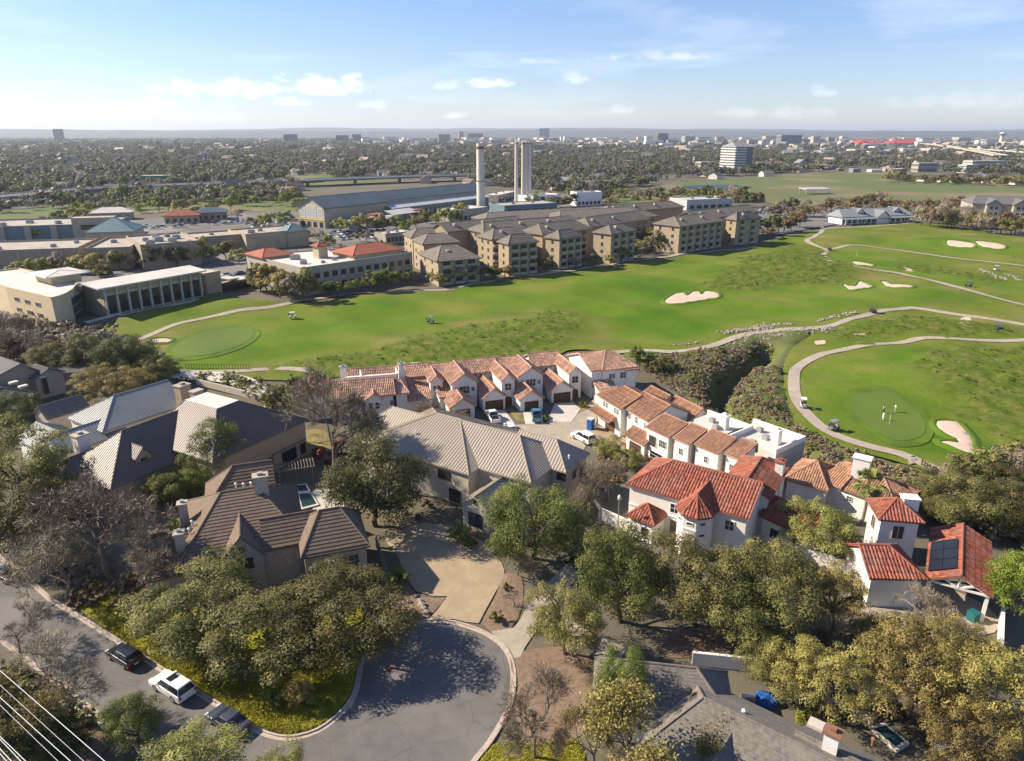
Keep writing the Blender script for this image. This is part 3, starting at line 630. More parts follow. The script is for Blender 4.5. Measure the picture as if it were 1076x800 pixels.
class Wing:
    """rectangular wing: front eave a->b (world xy), depth w to its left; hip/gable roof planes go to a Roof, walls to an MB"""
    def __init__(s, roof, walls, a, b, w, ze, rise, zg=0.0, h0=0.0, h1=0.0, over=.45, ridge=.5, flat=None):
        a, b = Vector((a[0], a[1], 0)), Vector((b[0], b[1], 0)); u = (b - a).normalized(); v = Vector((-u.y, u.x, 0)); L = (b - a).length
        at = lambda x, y, z=0.0: a + u * x + v * y + Vector((0, 0, z)); s.at = at; s.L, s.w, s.ze, s.zr = L, w, ze, ze + rise; s.u, s.v = u, v
        m = w * ridge
        e = [at(0, 0, ze), at(L, 0, ze), at(L, w, ze), at(0, w, ze)]; r0, r1 = at(h0, m, ze + rise), at(L - h1, m, ze + rise); s.e, s.r = e, (r0, r1)
        if roof is not None:
            if L - h0 - h1 < .3:
                ap = at(h0, m, ze + rise)
                for i in range(4): roof.plane([e[i], e[(i + 1) % 4], ap]); roof.cap(e[i], ap)
            else:
                roof.plane([e[0], e[1], r1, r0]).plane([e[2], e[3], r0, r1]).cap(r0, r1)
                if h0 > 0: roof.plane([e[3], e[0], r0]).cap(e[0], r0).cap(e[3], r0)
                if h1 > 0: roof.plane([e[1], e[2], r1]).cap(e[1], r1).cap(e[2], r1)
        o = over; c = [at(o, o, 0), at(L - o, o, 0), at(L - o, w - o, 0), at(o, w - o, 0)]; s.c = c; zt = ze - .12 + rise * min(1, o / max(m, .1)) * .0
        if walls is not None:
            walls.prism([Vector((p.x, p.y, zt)) for p in c], zt - zg)
            for (hh, i, j, rr, xx) in ((h0, 3, 0, r0, o), (h1, 1, 2, r1, L - o)):
                if hh == 0 and rise > .3:
                    top = at(xx, m, ze + rise - .25); q = [Vector((c[i].x, c[i].y, zt)), Vector((c[j].x, c[j].y, zt)), top]
                    walls.prism(q, off=(u * .25 if xx == o else -u * .25))
    def side(s, k): return s.c[k], s.c[(k + 1) % 4]          # 0 front, 1 right, 2 back, 3 left
    def wins(s, root, k, items, **kw):
        a, b = s.side(k)
        for it in items: window(root, a, b, *it, **kw)
def pwing(roof, walls, pa, pb, w, ze, rise, **kw):
    """front eave given by photo pixels at eave height"""
    return Wing(roof, walls, P(*pa, ze), P(*pb, ze), w, ze, rise, **kw)
def chimney(root, px, py, zt, zb, sx, sy, rz, m='stucco', capm='grey_membrane', pot=True):
    p = P(px, py, zt); mb = MB(); mb.box((p.x, p.y, zb), sx, sy, zt - zb - .2, rz); o = mb.build('chimney', M(m), root)
    cb = MB(); cb.box((p.x, p.y, zt - .2), sx + .3, sy + .3, .2, rz)
    if pot: cb.box((p.x, p.y, zt), sx * .4, sy * .4, .35, rz)
    cb.build('chimney_cap', M(capm), o); return o
def walls_from(mb, pts, zg, inset=.4, th=.25, closed=True):
    """upright walls under an outline of eave points (3D)"""
    c = sum((Vector(p) for p in pts), Vector((0, 0, 0))) / len(pts); out = []
    for p in pts:
        p = Vector(p); d = Vector((c.x - p.x, c.y - p.y, 0)); out.append(p + d.normalized() * inset)
    n = len(out)
    for i in range(n if closed else n - 1):
        a, b = out[i], out[(i + 1) % n]; zt = -.12
        q = [Vector((a.x, a.y, a.z + zt)), Vector((b.x, b.y, b.z + zt)), Vector((b.x, b.y, zg)), Vector((a.x, a.y, zg))]
        d = (b - a); d.z = 0; d = d.normalized(); nn = Vector((-d.y, d.x, 0)); 
        if (c - a).dot(nn) < 0: nn = -nn
        mb.prism(q, off=nn * th)
    return out
def vent_pipe(root, p, h=.6, r=.12, m='white_metal'):
    MB().lathe((p[0], p[1], p[2] - .2), [(r, 0), (r, h), (r * 1.6, h), (r * 1.6, h + .2), (r * .5, h + .3)], 8).build('roof_vent', M(m), root)
# ---------------------------------------------------------------- near houses
def frame(p, ang): u = Vector((math.cos(ang), math.sin(ang), 0)); v = Vector((-u.y, u.x, 0)); return lambda x, y, z=0.0: Vector((p[0], p[1], 0)) + u * x + v * y + Vector((0, 0, z))
def house(name, label, at, m_wall, m_roof, style):
    r = thing(name, label, 'house', at); return r, MB(), Roof(r, M(m_roof), style)
def gable_v(roof, walls, f, uR, w, vf, vb, ze, rise, **kw):
    """gable whose ridge runs away from the viewer; front gable at v=vf, right side at u=uR"""
    return Wing(roof, walls, f(uR, vf), f(uR, vb), w, ze, rise, **kw)

# --- A: brown tiled stone house
a = P(186.9, 595.5, 5.5); fA = frame(a, R(20.5))
hA, wA, rA = house('stone_house', 'stone house with brown tiled hip roofs behind the big street oaks', fA(8, 8), 'limestone', 'tile_brown', COURSE)
mA = Wing(rA, wA, fA(0, 0), fA(14.9, 0), 16.85, 5.5, 4.6, h0=5.2, h1=5.2)
Wing(rA, wA, fA(9.5, .05), fA(16.6, .05), 6.6, 5.4, 2.6)
rw = Wing(rA, wA, P(316, 587.2, 5.5), P(389, 573.8, 5.5), 9.4, 5.5, 3.5, h0=2.9, h1=2.9)
rw.wins(hA, 0, [(1.55, 2.6, 1.9, 1.6, 2, 2), (5.5, 2.7, 2.0, 1.8, 3, 2), (5.5, .5, 2.0, 1.5, 3, 2), (1.55, .5, 1.9, 1.5, 2, 2)], fm='trim_tan', gl='glass_blue'); rw.wins(hA, 1, [(3, 2.6, 1.4, 1.6), (6.5, 2.6, 1.4, 1.6)], fm='trim_tan')
Wing(rA, wA, fA(2.5, 11.5), fA(12, 11.5), 9, 6.0, 4.2, h0=4.2)
lw = Wing(rA, wA, fA(-4.2, 1.26), fA(1.6, 1.26), 9.4, 3.5, 3.4, h0=4.2)
Wing(rA, wA, fA(-6.2, 7.2), fA(-2, 7.2), 5, 3.2, 1.8, h0=1.5)
da = P(255, 582, 5.5); k = (da - a); du = k.dot(Vector((math.cos(R(20.5)), math.sin(R(20.5)), 0)))
dg = gable_v(rA, wA, fA, du + 2.6, 5.2, -.6, 5.5, 5.3, 3.0, over=.3)
c3, c0 = dg.side(3)
window(hA, c3, c0, .36, 3.6, 1.0, 1.5, 2, 2, fm='dark_trim'); window(hA, c3, c0, .64, 3.6, 1.0, 1.5, 2, 2, fm='dark_trim')
mid = (c3 + c0) / 2; dirn = (c0 - c3).normalized(); nn = Vector((dirn.y, -dirn.x, 0))
MB().tube([Vector((mid.x, mid.y, 6.3)) + nn * .02, Vector((mid.x, mid.y, 6.3)) + nn * .12], .38, 14).build('gable_vent', M('dark_trim'), hA)
wA.build('wall', M('brickwall'), hA); roA = rA.build()
chimney(hA, 191, 528, 9.2, 3.5, 1.0, 1.0, R(20), 'brickwall', pot=True); chimney(hA, 187.5, 559, 8.6, 3.0, 1.0, 1.1, R(20), 'brickwall'); chimney(hA, 273, 499, 12.0, 6, 1.7, 1.3, R(20), 'brickwall')
for q in ((248, 511.5, 9.6), (256, 511.5, 9.6), (264, 510.5, 9.6), (202, 551, 7.4), (199, 559, 7.2)): vent_pipe(roA, P(*q), .5)

# --- B: taupe metal roof with white flat top
b = Vector((-45.7, 98.3, 0)); fB = frame(b, R(60))
hB, wB, rB = house('tan_house', 'tan stucco house with taupe metal roof cut off by a white flat top', fB(8, 9), 'stucco_tan', 'metal_taupe', ('seam', .45, .06))
L_, w_ = 20.0, 18.0
E_ = [fB(0, 0, 6.5), fB(L_, 0, 6.5), fB(L_, w_, 6.5), fB(0, w_, 6.5)]; T_ = [fB(7.1, 6.9, 11.5), fB(11.5, 6.9, 11.5), fB(11.5, 14.9, 11.5), fB(7.1, 14.9, 11.5)]
for i in range(4): rB.plane([E_[i], E_[(i + 1) % 4], T_[(i + 1) % 4], T_[i]]); rB.cap(E_[i], T_[i])
wB.prism([fB(.5, .5, 6.35), fB(L_ - .5, .5, 6.35), fB(L_ - .5, w_ - .5, 6.35), fB(.5, w_ - .5, 6.35)], 6.35)
MB().prism([p + Vector((0, 0, .12)) for p in T_], .3).build('flat_roof', M('white_membrane'), hB)
aB, bB = fB(.5, .5), fB(L_ - .5, .5)
for t, z, w, h in ((9.5, .4, 3.4, 2.2), (14.8, .3, 3.2, 2.2), (18, .4, 1.2, 2.1)): window(hB, aB, bB, t, z, w, h, 3, 1, fm='dark_trim')
MB().bar(fB(11.5, .32, 3.0), fB(19, .32, 3.0), .2, .25).build('awning_beam', M('wood_grey'), hB)
fB2 = frame(P(116, 514.7, 5.0), R(60))
mB = Wing(rB, wB, fB2(0, 0), fB2(17, 0), 13.2, 5.0, 5.3, h0=7.0)
p0 = P(73.5, 481, 7.0); fB3 = frame(p0, R(60)); Wing(rB, wB, fB3(-4.5, -5), fB3(9, -5), 10, 4.2, 2.8, h0=4.5)
dp = P(147, 487, 5.6); kd = fB2(0, 0); u_ = (dp - kd).dot(Vector((math.cos(R(60)), math.sin(R(60)), 0)))
dm = gable_v(rB, wB, fB2, u_ + 1.5, 3.0, 1.6, 7.5, 7.2, 1.5, zg=5.0, over=.25); c3, c0 = dm.side(3); window(hB, c3, c0, .5, 5.75, 1.3, 1.25, 1, 1, fm='stucco_tan', gl='glass')
wB.build('wall', M('stucco_tan'), hB); roB = rB.build()
chimney(hB, 191, 404, 10.2, 4, 2.2, 1.8, R(60), 'stucco_tan'); chimney(hB, 206, 410, 9.9, 4, 1.9, 1.3, R(60), 'stucco_tan', pot=False)
vent_pipe(roB, P(259.5, 437, 9.2), .8, .16, 'tile_red'); chimney(hB, 83.5, 456, 9.6, 3, 1.9, 1.6, R(60), 'stucco')

# --- C: silver standing seam
fC = frame(P(119.5, 416, 9.0), R(57))
hC, wC, rC = house('silver_roof_house', 'house with bright silver standing seam metal roof behind the taupe roof', fC(5, 0), 'stucco', 'metal_silver', ('seam', .6, .08))
Wing(rC, wC, fC(-6.2, -6.5), fC(10.6, -6.5), 12.0, 5.6, 3.4, h0=6.2, ridge=6.5 / 12)
Wing(rC, wC, fC(-13.5, -7.2), fC(-2, -7.2), 8.4, 4.4, 2.1)
gable_v(rC, wC, fC, -7.0, 7.5, -1.5, 6.5, 4.3, 1.9)
wC.build('wall', M('stucco'), hC); rC.build()
for q in ((46, 441, 3.2), (59, 452, 3.0)): pass

# --- D: grey roofs at the left edge
fD = frame(P(4.5, 376.3, 8.5), R(-33))
hD, wD, rD = house('grey_roof_house', 'grey roofed house with two skylights at the left edge', fD(2, -4), 'stucco_tan', 'slate_grey', None)
Wing(rD, wD, fD(-16, -9.5), fD(7.2, -9.5), 13.5, 5.6, 2.9, h1=0, ridge=.7)
rD2 = Roof(hD, M('slate_grey'), ('seam', .5, .06)); wD2 = MB()
g1 = Wing(rD2, wD2, fD(8, -11), fD(15.5, -11), 9.5, 4.2, 1.8, h1=3.5)
Wing(rD2, wD2, fD(3, 1), fD(9, 1), 6.5, 5.0, 1.6)
fl = P(45, 394, 4.0); fD4 = frame(fl, R(20)); rD2.plane([fD4(0, 0, 4.2), fD4(8, -1.5, 4.2), fD4(9.5, 5.5, 4.0), fD4(2.5, 6.5, 4.0)]); wD2.prism([fD4(.5, .3, 3.9), fD4(7.6, -1, 3.9), fD4(8.8, 4.9, 3.8), fD4(2.8, 5.9, 3.8)], 3.9)
wD3 = MB(); rD3 = Roof(hD, M('slate_grey'), ('seam', .5, .06)); gd = gable_v(rD3, wD3, frame(P(34, 436, 3.8), R(-33)), 5.5, 5.5, 0, 8, 4.0, 2.0, over=.3)
wD.build('wall', M('stucco_tan'), hD); roD = rD.build(); wD2.build('side_wall', M('brickwall'), hD); rD2.build('side_roof'); wD3.build('gable_wall', M('brickwall'), hD); rD3.build('gable_roof')
for q in ((14, 401.6), (24, 405.6)):
    p = P(*q, 7.3); MB().box((p.x, p.y, p.z - .25), 1.0, 1.5, .35, R(-33)).build('skylight', M('white_membrane'), roD)
chimney(hD, 45, 396.5, 6.6, 3, .9, .9, R(-33), 'black_metal', 'black_metal', False)

# --- E: tan metal roofs
fE = frame(P(503.2, 492, 6.0), R(-33))
hE, wE, rE = house('limestone_house', 'limestone house with broad tan standing seam metal roofs above the paved drive', fE(-6, 6), 'limestone', 'metal_tan', ('seam', .52, .07))
e1 = Wing(rE, wE, fE(-22, -2.6), fE(0, -2.6), 18.4, 6.0, 3.85, h0=8.7, h1=8.4)
e2 = Wing(rE, wE, fE(-9, 0), fE(9.3, 0), 12.9, 6.0, 3.8, h1=6.1)
e0 = Wing(rE, wE, fE(-27, 4.2), fE(-12, 4.2), 6.4, 6.1, 2.4, h0=3)
Wing(rE, wE, fE(-21, -3.5), fE(-14, -3.5), 7, 4.2, 1.6, h0=2.5)
e3 = Wing(rE, wE, fE(1, 5.9), fE(11.8, 5.9), 8.0, 6.0, 3.0, h1=4.0)
fb = frame(P(498.5, 522, 5.5), R(-33)); e4 = gable_v(rE, wE, fb, 2.5, 5.0, -.1, 7.5, 3.9, 1.6, over=.25)
c3, c0 = e4.side(3); window(hE, c3, c0, .5, .6, 2.4, 2.2, 2, 2, gl='glass_blue', fm='dark_trim'); window(hE, c3, c0, .5, 4.1, .5, .8, 1, 1, fm='dark_trim')
e1.wins(hE, 0, [(16.5, 3.6, 2.4, 1.5, 2, 1), (18.5, .3, 2.2, 2.2, 2, 2)], fm='dark_trim'); e3.wins(hE, 0, [(9.4, 4.2, 1.6, 1.2, 2, 1)], fm='dark_trim'); e3.wins(hE, 1, [(3, 3.4, 1.2, 1.4), (5.6, 3.4, 1.2, 1.4)], fm='trim_tan')
e2.wins(hE, 0, [(12, 3.3, 1.4, 1.5), (15, 3.3, 1.4, 1.5)], fm='trim_tan'); wE.build('wall', M('limestone'), hE); roE = rE.build()
vent_pipe(roE, P(598, 481, 7.2), .4)
vent_pipe(roE, P(437, 455, 8), .35)

# --- F: white stucco with red clay tiles
fF = frame(P(657.6, 508.8, 6.5), R(-34))
hF, wF, rF = house('red_tile_house', 'white stucco house with a turret under a large red clay tile hip roof', fF(8, 5), 'stucco', 'tile_red', BARREL)
f1 = Wing(rF, wF, fF(0, 0), fF(17.6, 0), 10.6, 6.5, 3.0, h0=5.0, h1=0)
tp = P(735, 530, 6.5); kT = tp - fF(0, 0, 6.5); ut = kT.dot(Vector((math.cos(R(-34)), math.sin(R(-34)), 0))); tc_ = fF(ut, -1.0)
gable_v(rF, None, fF, ut + 2.3, 4.6, -1.0, 5.0, 6.4, 2.2, over=.3)
oct_ = [(tc_.x + 2.75 * math.cos(R(-34 + 22.5 + 45 * i)), tc_.y + 2.75 * math.sin(R(-34 + 22.5 + 45 * i))) for i in range(8)]
for i in range(8): rF.plane([(*oct_[i], 6.35), (*oct_[(i + 1) % 8], 6.35), (tc_.x, tc_.y, 8.5)]); rF.cap((*oct_[i], 6.35), (tc_.x, tc_.y, 8.5))
oi = [(tc_.x + 2.35 * math.cos(R(-34 + 22.5 + 45 * i)), tc_.y + 2.35 * math.sin(R(-34 + 22.5 + 45 * i))) for i in range(8)]
wF.prism([(x, y, 6.25) for x, y in oi], 6.25)
for i, z in ((5, 4.9), (5, 3.2), (6, 5.0), (6, 3.3), (4, 4.9)):
    A_, B_ = oi[i], oi[(i + 1) % 8]; window(hF, A_, B_, .5, z, .9, .5, 1, 1, fm='trim_white', out=.03)
bz = MB(); bz.prism([(tc_.x + (x - tc_.x) * 1.04, tc_.y + (y - tc_.y) * 1.04, 4.4) for x, y in oi], .22); bz.build('moulding', M('trim_white'), hF)
f2 = Wing(rF, wF, P(658, 541.4, 3.3), P(687.4, 552.7, 3.3), 4.2, 3.3, 1.7, h0=2.1, h1=2.1)
f2.wins(hF, 0, [(2.3, .9, 1.0, 1.3, 1, 2)], fm='wood_grey')
f1.wins(hF, 0, [(6.9, 3.9, 1.35, 1.5, 2, 2)], fm='trim_white'); f1.wins(hF, 0, [(14.6, 3.8, 1.3, 1.5, 2, 2)], fm='trim_white')
aF, bF = f1.side(0); window(hF, aF, bF, 7.2, .2, 1.5, 2.6, 2, 1, fm='wood_grey', gl='wood_grey', name='door')
# arched entrance at the foot of the turret
A_, B_ = Vector((*oi[5], 0)), Vector((*oi[6], 0)); d_ = (B_ - A_).normalized(); m_ = (A_ + B_) / 2; n_ = Vector((d_.y, -d_.x, 0))
arch = [m_ + d_ * -.75 + Vector((0, 0, .1)), m_ + d_ * .75 + Vector((0, 0, .1))] + [m_ + d_ * (.75 * math.cos(t)) + Vector((0, 0, 1.7 + .75 * math.sin(t))) for t in [math.pi * i / 8 for i in range(9)]]
MB().prism([p + n_ * .07 for p in arch], off=-n_ * .1).build('arched_door', M('wood_dark'), hF)
f3 = gable_v(rF, wF, frame(P(785.6, 502.7, 8.5), R(-32)), 3.6, 7.2, -1, 11, 6.6, 1.9, h1=3)
f4 = Wing(rF, wF, P(797, 541, 4.2), P(850, 566, 4.2), 7.0, 4.2, 1.8, h1=0)
f4.wins(hF, 0, [(2, 1.4, 1.2, 1.5), (5.2, 1.2, 1.3, 1.8)], fm='wood_grey')
wF.build('wall', M('stucco'), hF); roF = rF.build()
mo = MB(); mo.bar(f1.c[0] + Vector((0, 0, 3.35)) + n_ * .05, f1.c[1] + Vector((0, 0, 3.35)) + n_ * .05, .14, .16); mo.build('string_course', M('trim_white'), hF)
ch = chimney(hF, 820.5, 484, 9.0, 2.5, 1.15, 1.15, R(-34), 'stucco', 'tile_red', True); vent_pipe(roF, P(787, 526, 6.6), .7)
# garden wall with an arch and a lamp post
g0, g1_ = P(618, 541), P(661, 561); dw = (g1_ - g0).normalized(); gw = thing('garden_wall', 'white garden wall with an arched gateway beside the red tile house', 'wall', g0)
mb = MB(); wall_quad(mb, g0 + dw * 2.2, g1_, 0, 2.0, .3); mb.build('wall', M('stucco'), gw)
mb = MB()
for i in range(9):
    t0, t1 = math.pi * i / 9, math.pi * (i + 1) / 9; c_ = g0 + dw * 1.1
    mb.bar(c_ + dw * (-1.1 * math.cos(t0)) + Vector((0, 0, 1.5 + 1.1 * math.sin(t0))), c_ + dw * (-1.1 * math.cos(t1)) + Vector((0, 0, 1.5 + 1.1 * math.sin(t1))), .35, .35)
for s_ in (-1.1, 1.1): mb.box(tuple(g0 + dw * (1.1 + s_)), .36, .36, 1.55, R(-30))
mb.build('arch', M('limestone'), gw)
lp = P(648.5, 566); lo = thing('lamp_post', 'tall pale lamp post in front of the garden wall with the arch', 'lamp post', lp)
MB().tube([lp, lp + Vector((0, 0, 6.2))], [.09, .06], 8).build('pole', M('grey_metal'), lo); MB().lathe(lp + Vector((0, 0, 6.1)), [(.1, 0), (.22, .1), (.25, .5), (.1, .75), (.04, .85)], 8).build('lantern', M('lamp_clear'), lo)

# --- G: orange tiles behind the red house
fG = frame(P(823.4, 503.5, 4.0), R(-36))
hG, wG, rG = house('orange_tile_house', 'low white house with weathered orange tile hip roofs beside the golf path', fG(8, 4), 'stucco', 'tile_orange', SMALLTILE)
Wing(rG, wG, fG(0, 0), fG(6.5, 0), 9, 4.0, 2.3, h0=3.5, h1=3)
Wing(rG, wG, P(853.6, 500.5, 4.2), P(884, 513, 4.2), 9, 4.2, 2.2, h0=3.5, h1=0); ge = Wing(rG, wG, P(866, 507, 4.0), P(943, 535, 4.0), 8.5, 4.0, 2.0, h1=4)
ge.wins(hG, 0, [(1.2, 2.2, .9, .9), (3.4, 2.2, .9, .9)], fm='trim_white')
wG.build('wall', M('stucco'), hG); rG.build(); chimney(hG, 907, 480, 8.6, 2, 2.3, 1.5, R(-36), 'stucco', 'stucco', False)

# --- H: red tile house at right with tower and pavilion
tH = P(923.2, 546, 6.5); fH = frame(tH, R(-10))
hH, wH, rH = house('red_tile_villa', 'white villa with a square red tile tower beside the open pavilion', fH(2, 2), 'stucco', 'tile_red', BARREL)
tw = Wing(rH, wH, fH(0, 0), fH(5.6, 0), 5.6, 6.5, 1.9, h0=2.79, h1=2.79, over=.5)
for s_ in (3, 0): aa, bb = tw.side(s_); window(hH, aa, bb, .5, 3.6, 1.5, 2.0, 2, 1, gl='wood_dark', fm='stucco')
Wing(rH, wH, P(913.5, 608, 4.3), P(975, 609.5, 4.3), 7.6, 4.3, 2.2, h0=0, h1=3.2)
wH.build('wall', M('stucco'), hH); rH.build(); chimney(hH, 957, 522, 8.6, 1, 1.9, 1.4, R(-10), 'stucco', 'stucco', False)
pv = thing('pavilion', 'open garden pavilion with red tile gable roof and white truss', 'pavilion', P(1010, 640))
rp_ = Roof(pv, M('tile_red'), BARREL); A1, B1 = P(1044, 628.5, 3.8), P(1041.7, 570, 3.8)
pw = Wing(rp_, None, A1, B1, 6.9, 3.8, 1.75); rp_.build()
for (x, y) in ((.6, .5), (.6, 6.4), (pw.L - .6, .5), (pw.L - .6, 6.4), (pw.L / 2, .5), (pw.L / 2, 6.4)):
    q = pw.at(x, y, 0); MB().box(tuple(q), .38, .38, 3.65, R(58)).build('post', M('trim_white'), pv)
tr = MB(); l, r_, ap = pw.at(.35, 6.6, 3.62), pw.at(.35, .3, 3.62), pw.at(.35, 3.45, 5.2); bm_ = (l + r_) / 2
for s_, e_ in ((l, r_), (l, ap), (r_, ap), (bm_, ap), (bm_, (l + ap) / 2), (bm_, (r_ + ap) / 2)): tr.bar(s_, e_, .2, .22)
tr.build('truss', M('trim_white'), pv)
bw = MB(); wall_quad(bw, pw.at(pw.L - .4, .6), pw.at(pw.L - .4, 6.3), 0, 3.5, .25); bw.build('back_wall', M('stucco'), pv)
e3_, e0_, r0_, r1_ = pw.e[3], pw.e[2], pw.r[0], pw.r[1]
n_r, d_r, c_r = downslope([pw.e[2], pw.e[3], pw.r[0], pw.r[1]]); ua = (pw.e[2] - pw.e[3]).normalized()
for k in range(3):
    for j in range(2):
        o_ = pw.e[3] + ua * (1.6 + 2.55 * k) + (-d_r) * (.35 + 1.55 * j); q = [o_, o_ + ua * 2.4, o_ + ua * 2.4 - d_r * 1.5, o_ - d_r * 1.5]
        MB().prism([p + n_r * .24 for p in q], off=-n_r * .07).build('solar_panel', M('solar'), pv)

# --- I: grey shingle house at the bottom
fI = frame(P(712, 720, 6.5), R(-38))
hI, wI, rI = house('grey_shingle_house', 'grey shingled house with a white chimney at the bottom of the view', fI(5, -2), 'stucco', 'shingle_grey', SHINGLE)
i1 = Wing(rI, wI, fI(-1.0, -7), fI(16, -7), 12.5, 3.4, 3.1, h0=3.5, h1=0, ridge=7 / 12.5)
i2 = gable_v(rI, wI, fI, 9.0, 6.5, -10.5, -1, 3.5, 2.2, over=.4, h0=2.5)
gable_v(rI, wI, fI, 17.0, 6.0, -10.5, -1, 3.5, 2.1, over=.4, h0=2.5)
Wing(rI, wI, fI(10, -2), fI(24, -2), 8, 3.4, 2.4, h1=0)
fJ = frame(P(641.8, 692.5, 6.0), R(-9)); Wing(rI, wI, fJ(-1.6, -4.4), fJ(11.5, -4.4), 7.2, 3.6, 2.4, h0=2.6, h1=3.4, ridge=4.4 / 7.2)
wI.build('wall', M('stucco'), hI); roI = rI.build()
chimney(hI, 876, 768, 7.6, 3, 1.15, 1.0, R(-38), 'trim_white', 'rust', True)
vent_pipe(roI, P(781, 752, 5.4), .6, .13); vent_pipe(roI, P(917, 782, 4.7), .6, .13, 'rust'); vent_pipe(roI, P(724, 727, 5.7), .25, .18, 'dark_trim')
p = P(744, 738, 5.9); MB().box((p.x, p.y, p.z), 1.5, .8, .12, R(-30)).build('skylight', M('white_membrane'), roI)
p = P(858, 766, 3.6); MB().box((p.x, p.y, p.z), 1.5, 1.1, .6, R(-38)).box((p.x, p.y, p.z + .6), 1.1, .7, .03, R(-38)).build('roof_hatch', M('concrete_pale'), roI)
# ---------------------------------------------------------------- townhouse row behind the court
fN = frame(P(520, 431), R(18)); TR = 'tile_pink'
def garage(root, w, gw_, gable):
    c3, c0 = gable.side(3); window(root, c3, c0, .5, .05, gw_, 2.1, 1, 4, gl='wood_dark', fm='wood_dark', name='garage_door', fr=.06)
def town(name, label, at): r = thing(name, label, 'townhouse', at, 'townhouses round the court'); return r, MB(), Roof(r, M(TR), SMALLTILE)
def type1(u, label):
    r, w, ro = town('townhouse', label, fN(u, 3))
    g = gable_v(ro, w, fN, u + 2.9, 5.6, -3.2, 4, 2.7, 1.9, over=.35); garage(r, 5, 3.0, g)
    b = gable_v(ro, w, fN, u + 5.0, 6.0, 2.6, 12, 5.6, 2.0, over=.35); c3, c0 = b.side(3)
    window(r, c3, c0, .5, 3.2, 2.2, 1.7, 3, 2, gl='glass', fm='trim_white'); window(r, c3, c0, .16, 3.6, .8, 1.0); window(r, c3, c0, .84, 3.6, .8, 1.0); window(r, c3, c0, .7, .1, 1.2, 2.2, 1, 1, gl='wood_dark', name='door')
    Wing(ro, w, fN(u - 3.6, 2.2), fN(u - .8, 2.2), 8, 3.2, 1.8, over=.2, ridge=.95)
    Wing(ro, w, fN(u - 3.6, 9), fN(u + 3.7, 9), 8, 5.4, 1.7)
    w.build('wall', M('stucco'), r); ro.build(); return r
def type2(u, label, tower=True):
    r, w, ro = town('townhouse', label, fN(u, 3))
    g = gable_v(ro, w, fN, u + 2.6, 5.4, -.3, 9.5, 2.8, 2.0, over=.35); garage(r, 5, 3.8, g)
    t = gable_v(ro, w, fN, u + 5.0, 3.4, 1.0, 11, 5.8, 1.4, over=.3); c3, c0 = t.side(3)
    window(r, c3, c0, .5, 3.5, 1.5, 1.6, 2, 2, gl='glass', fm='trim_white')
    m_ = (c3 + c0) / 2; d_ = (c0 - c3).normalized(); n_ = Vector((d_.y, -d_.x, 0))
    q = [m_ + d_ * -.8, m_ + d_ * .8] + [m_ + d_ * (.8 * math.cos(a_)) + Vector((0, 0, 1.5 + .7 * math.sin(a_))) for a_ in [math.pi * i / 6 for i in range(7)]]
    MB().prism([p + n_ * .06 for p in q], off=-n_ * .05).build('arched_entry', M('wood_dark'), r)
    Wing(ro, w, fN(u - 3.6, 8.8), fN(u + 4.0, 8.8), 8, 5.4, 1.9); c_ = MB(); cl = [fN(u - 3.3, 9.15), fN(u + 1.5, 9.15)]
    for k in range(4): window(r, cl[0], cl[1], .14 + .24 * k, 4.6, .6, .5, 1, 1, fm='trim_white')
    w.build('wall', M('stucco'), r); ro.build(); return r
type1(-7.6, 'townhouse with balcony gable, its garage nearest the tan metal roofs')
type2(0, 'townhouse with a wide garage beside a narrow tower, white pickup on its drive')
type1(6.9, 'townhouse with balcony gable and the blue pickup on its drive')
type2(15.0, 'townhouse with a wide garage and narrow tower next to the end house')
# large end house
r, w, ro = town('townhouse', 'large white end townhouse with two tiled wings at the edge of the golf course', (18, 148, 0)); fe = frame(P(622, 391, 6.5), R(20))
Wing(ro, w, fe(0, .6), fe(6, .6), 12.5, 6.5, 2.2, h0=0); e_ = Wing(ro, w, fe(2.5, .2), fe(11, .2), 11, 6.4, 2.6, h0=3.5, h1=3.5); Wing(ro, w, fe(8.0, -.2), fe(11.2, -.2), 5, 6.0, 1.4, h1=1.6)
e_.wins(r, 0, [(.24, 4.2, .8, 1.2), (.34, 4.2, .8, 1.2), (.6, 4.0, 1.0, 1.4), (.72, 4.0, 1.0, 1.4), (.3, .2, 1.2, 2.2, 1, 1)]); Wing(ro, w, fe(.5, -3), fe(5, -3), 3.6, 2.9, 1.2, over=.2, ridge=.95)
w.build('wall', M('stucco'), r); ro.build()
# left end of the row
r, w, ro = town('townhouse', 'townhouse with sunken white roof terraces at the left end of the row', (-30, 134, 0)); fl_ = frame(P(352, 420, 5.4), R(14))
l1 = Wing(ro, w, fl_(0, 0), fl_(11.6, 0), 8.5, 5.4, 2.2); gg = gable_v(ro, w, fl_, 9.2, 3.8, -1.0, 4, 5.0, 1.3, over=.3); c3, c0 = gg.side(3); window(r, c3, c0, .3, 3.0, .9, 1.4, 1, 2); window(r, c3, c0, .7, 3.0, .9, 1.4, 1, 2); l1.wins(r, 0, [(2.6, 3, .9, 1.3), (10.4, 3, .8, 1.2)])
Wing(ro, w, fl_(2, 13.2), fl_(13, 13.2), 4.5, 5.0, 1.4); Wing(ro, w, fl_(11.4, .8), fl_(14.4, .8), 8, 5.2, 1.6, h1=1.4); gable_v(ro, w, fl_, -.2, 7, 3.5, 13, 5.0, 1.7, over=.35)
w.build('wall', M('stucco'), r); ro.build()
MB().prism([fl_(2.2, 8.6, 5.6), fl_(13, 8.6, 5.6), fl_(13, 13.0, 5.6), fl_(2.2, 13.0, 5.6)], 5.6).build('terrace', M('white_membrane'), r)
pr_ = MB()
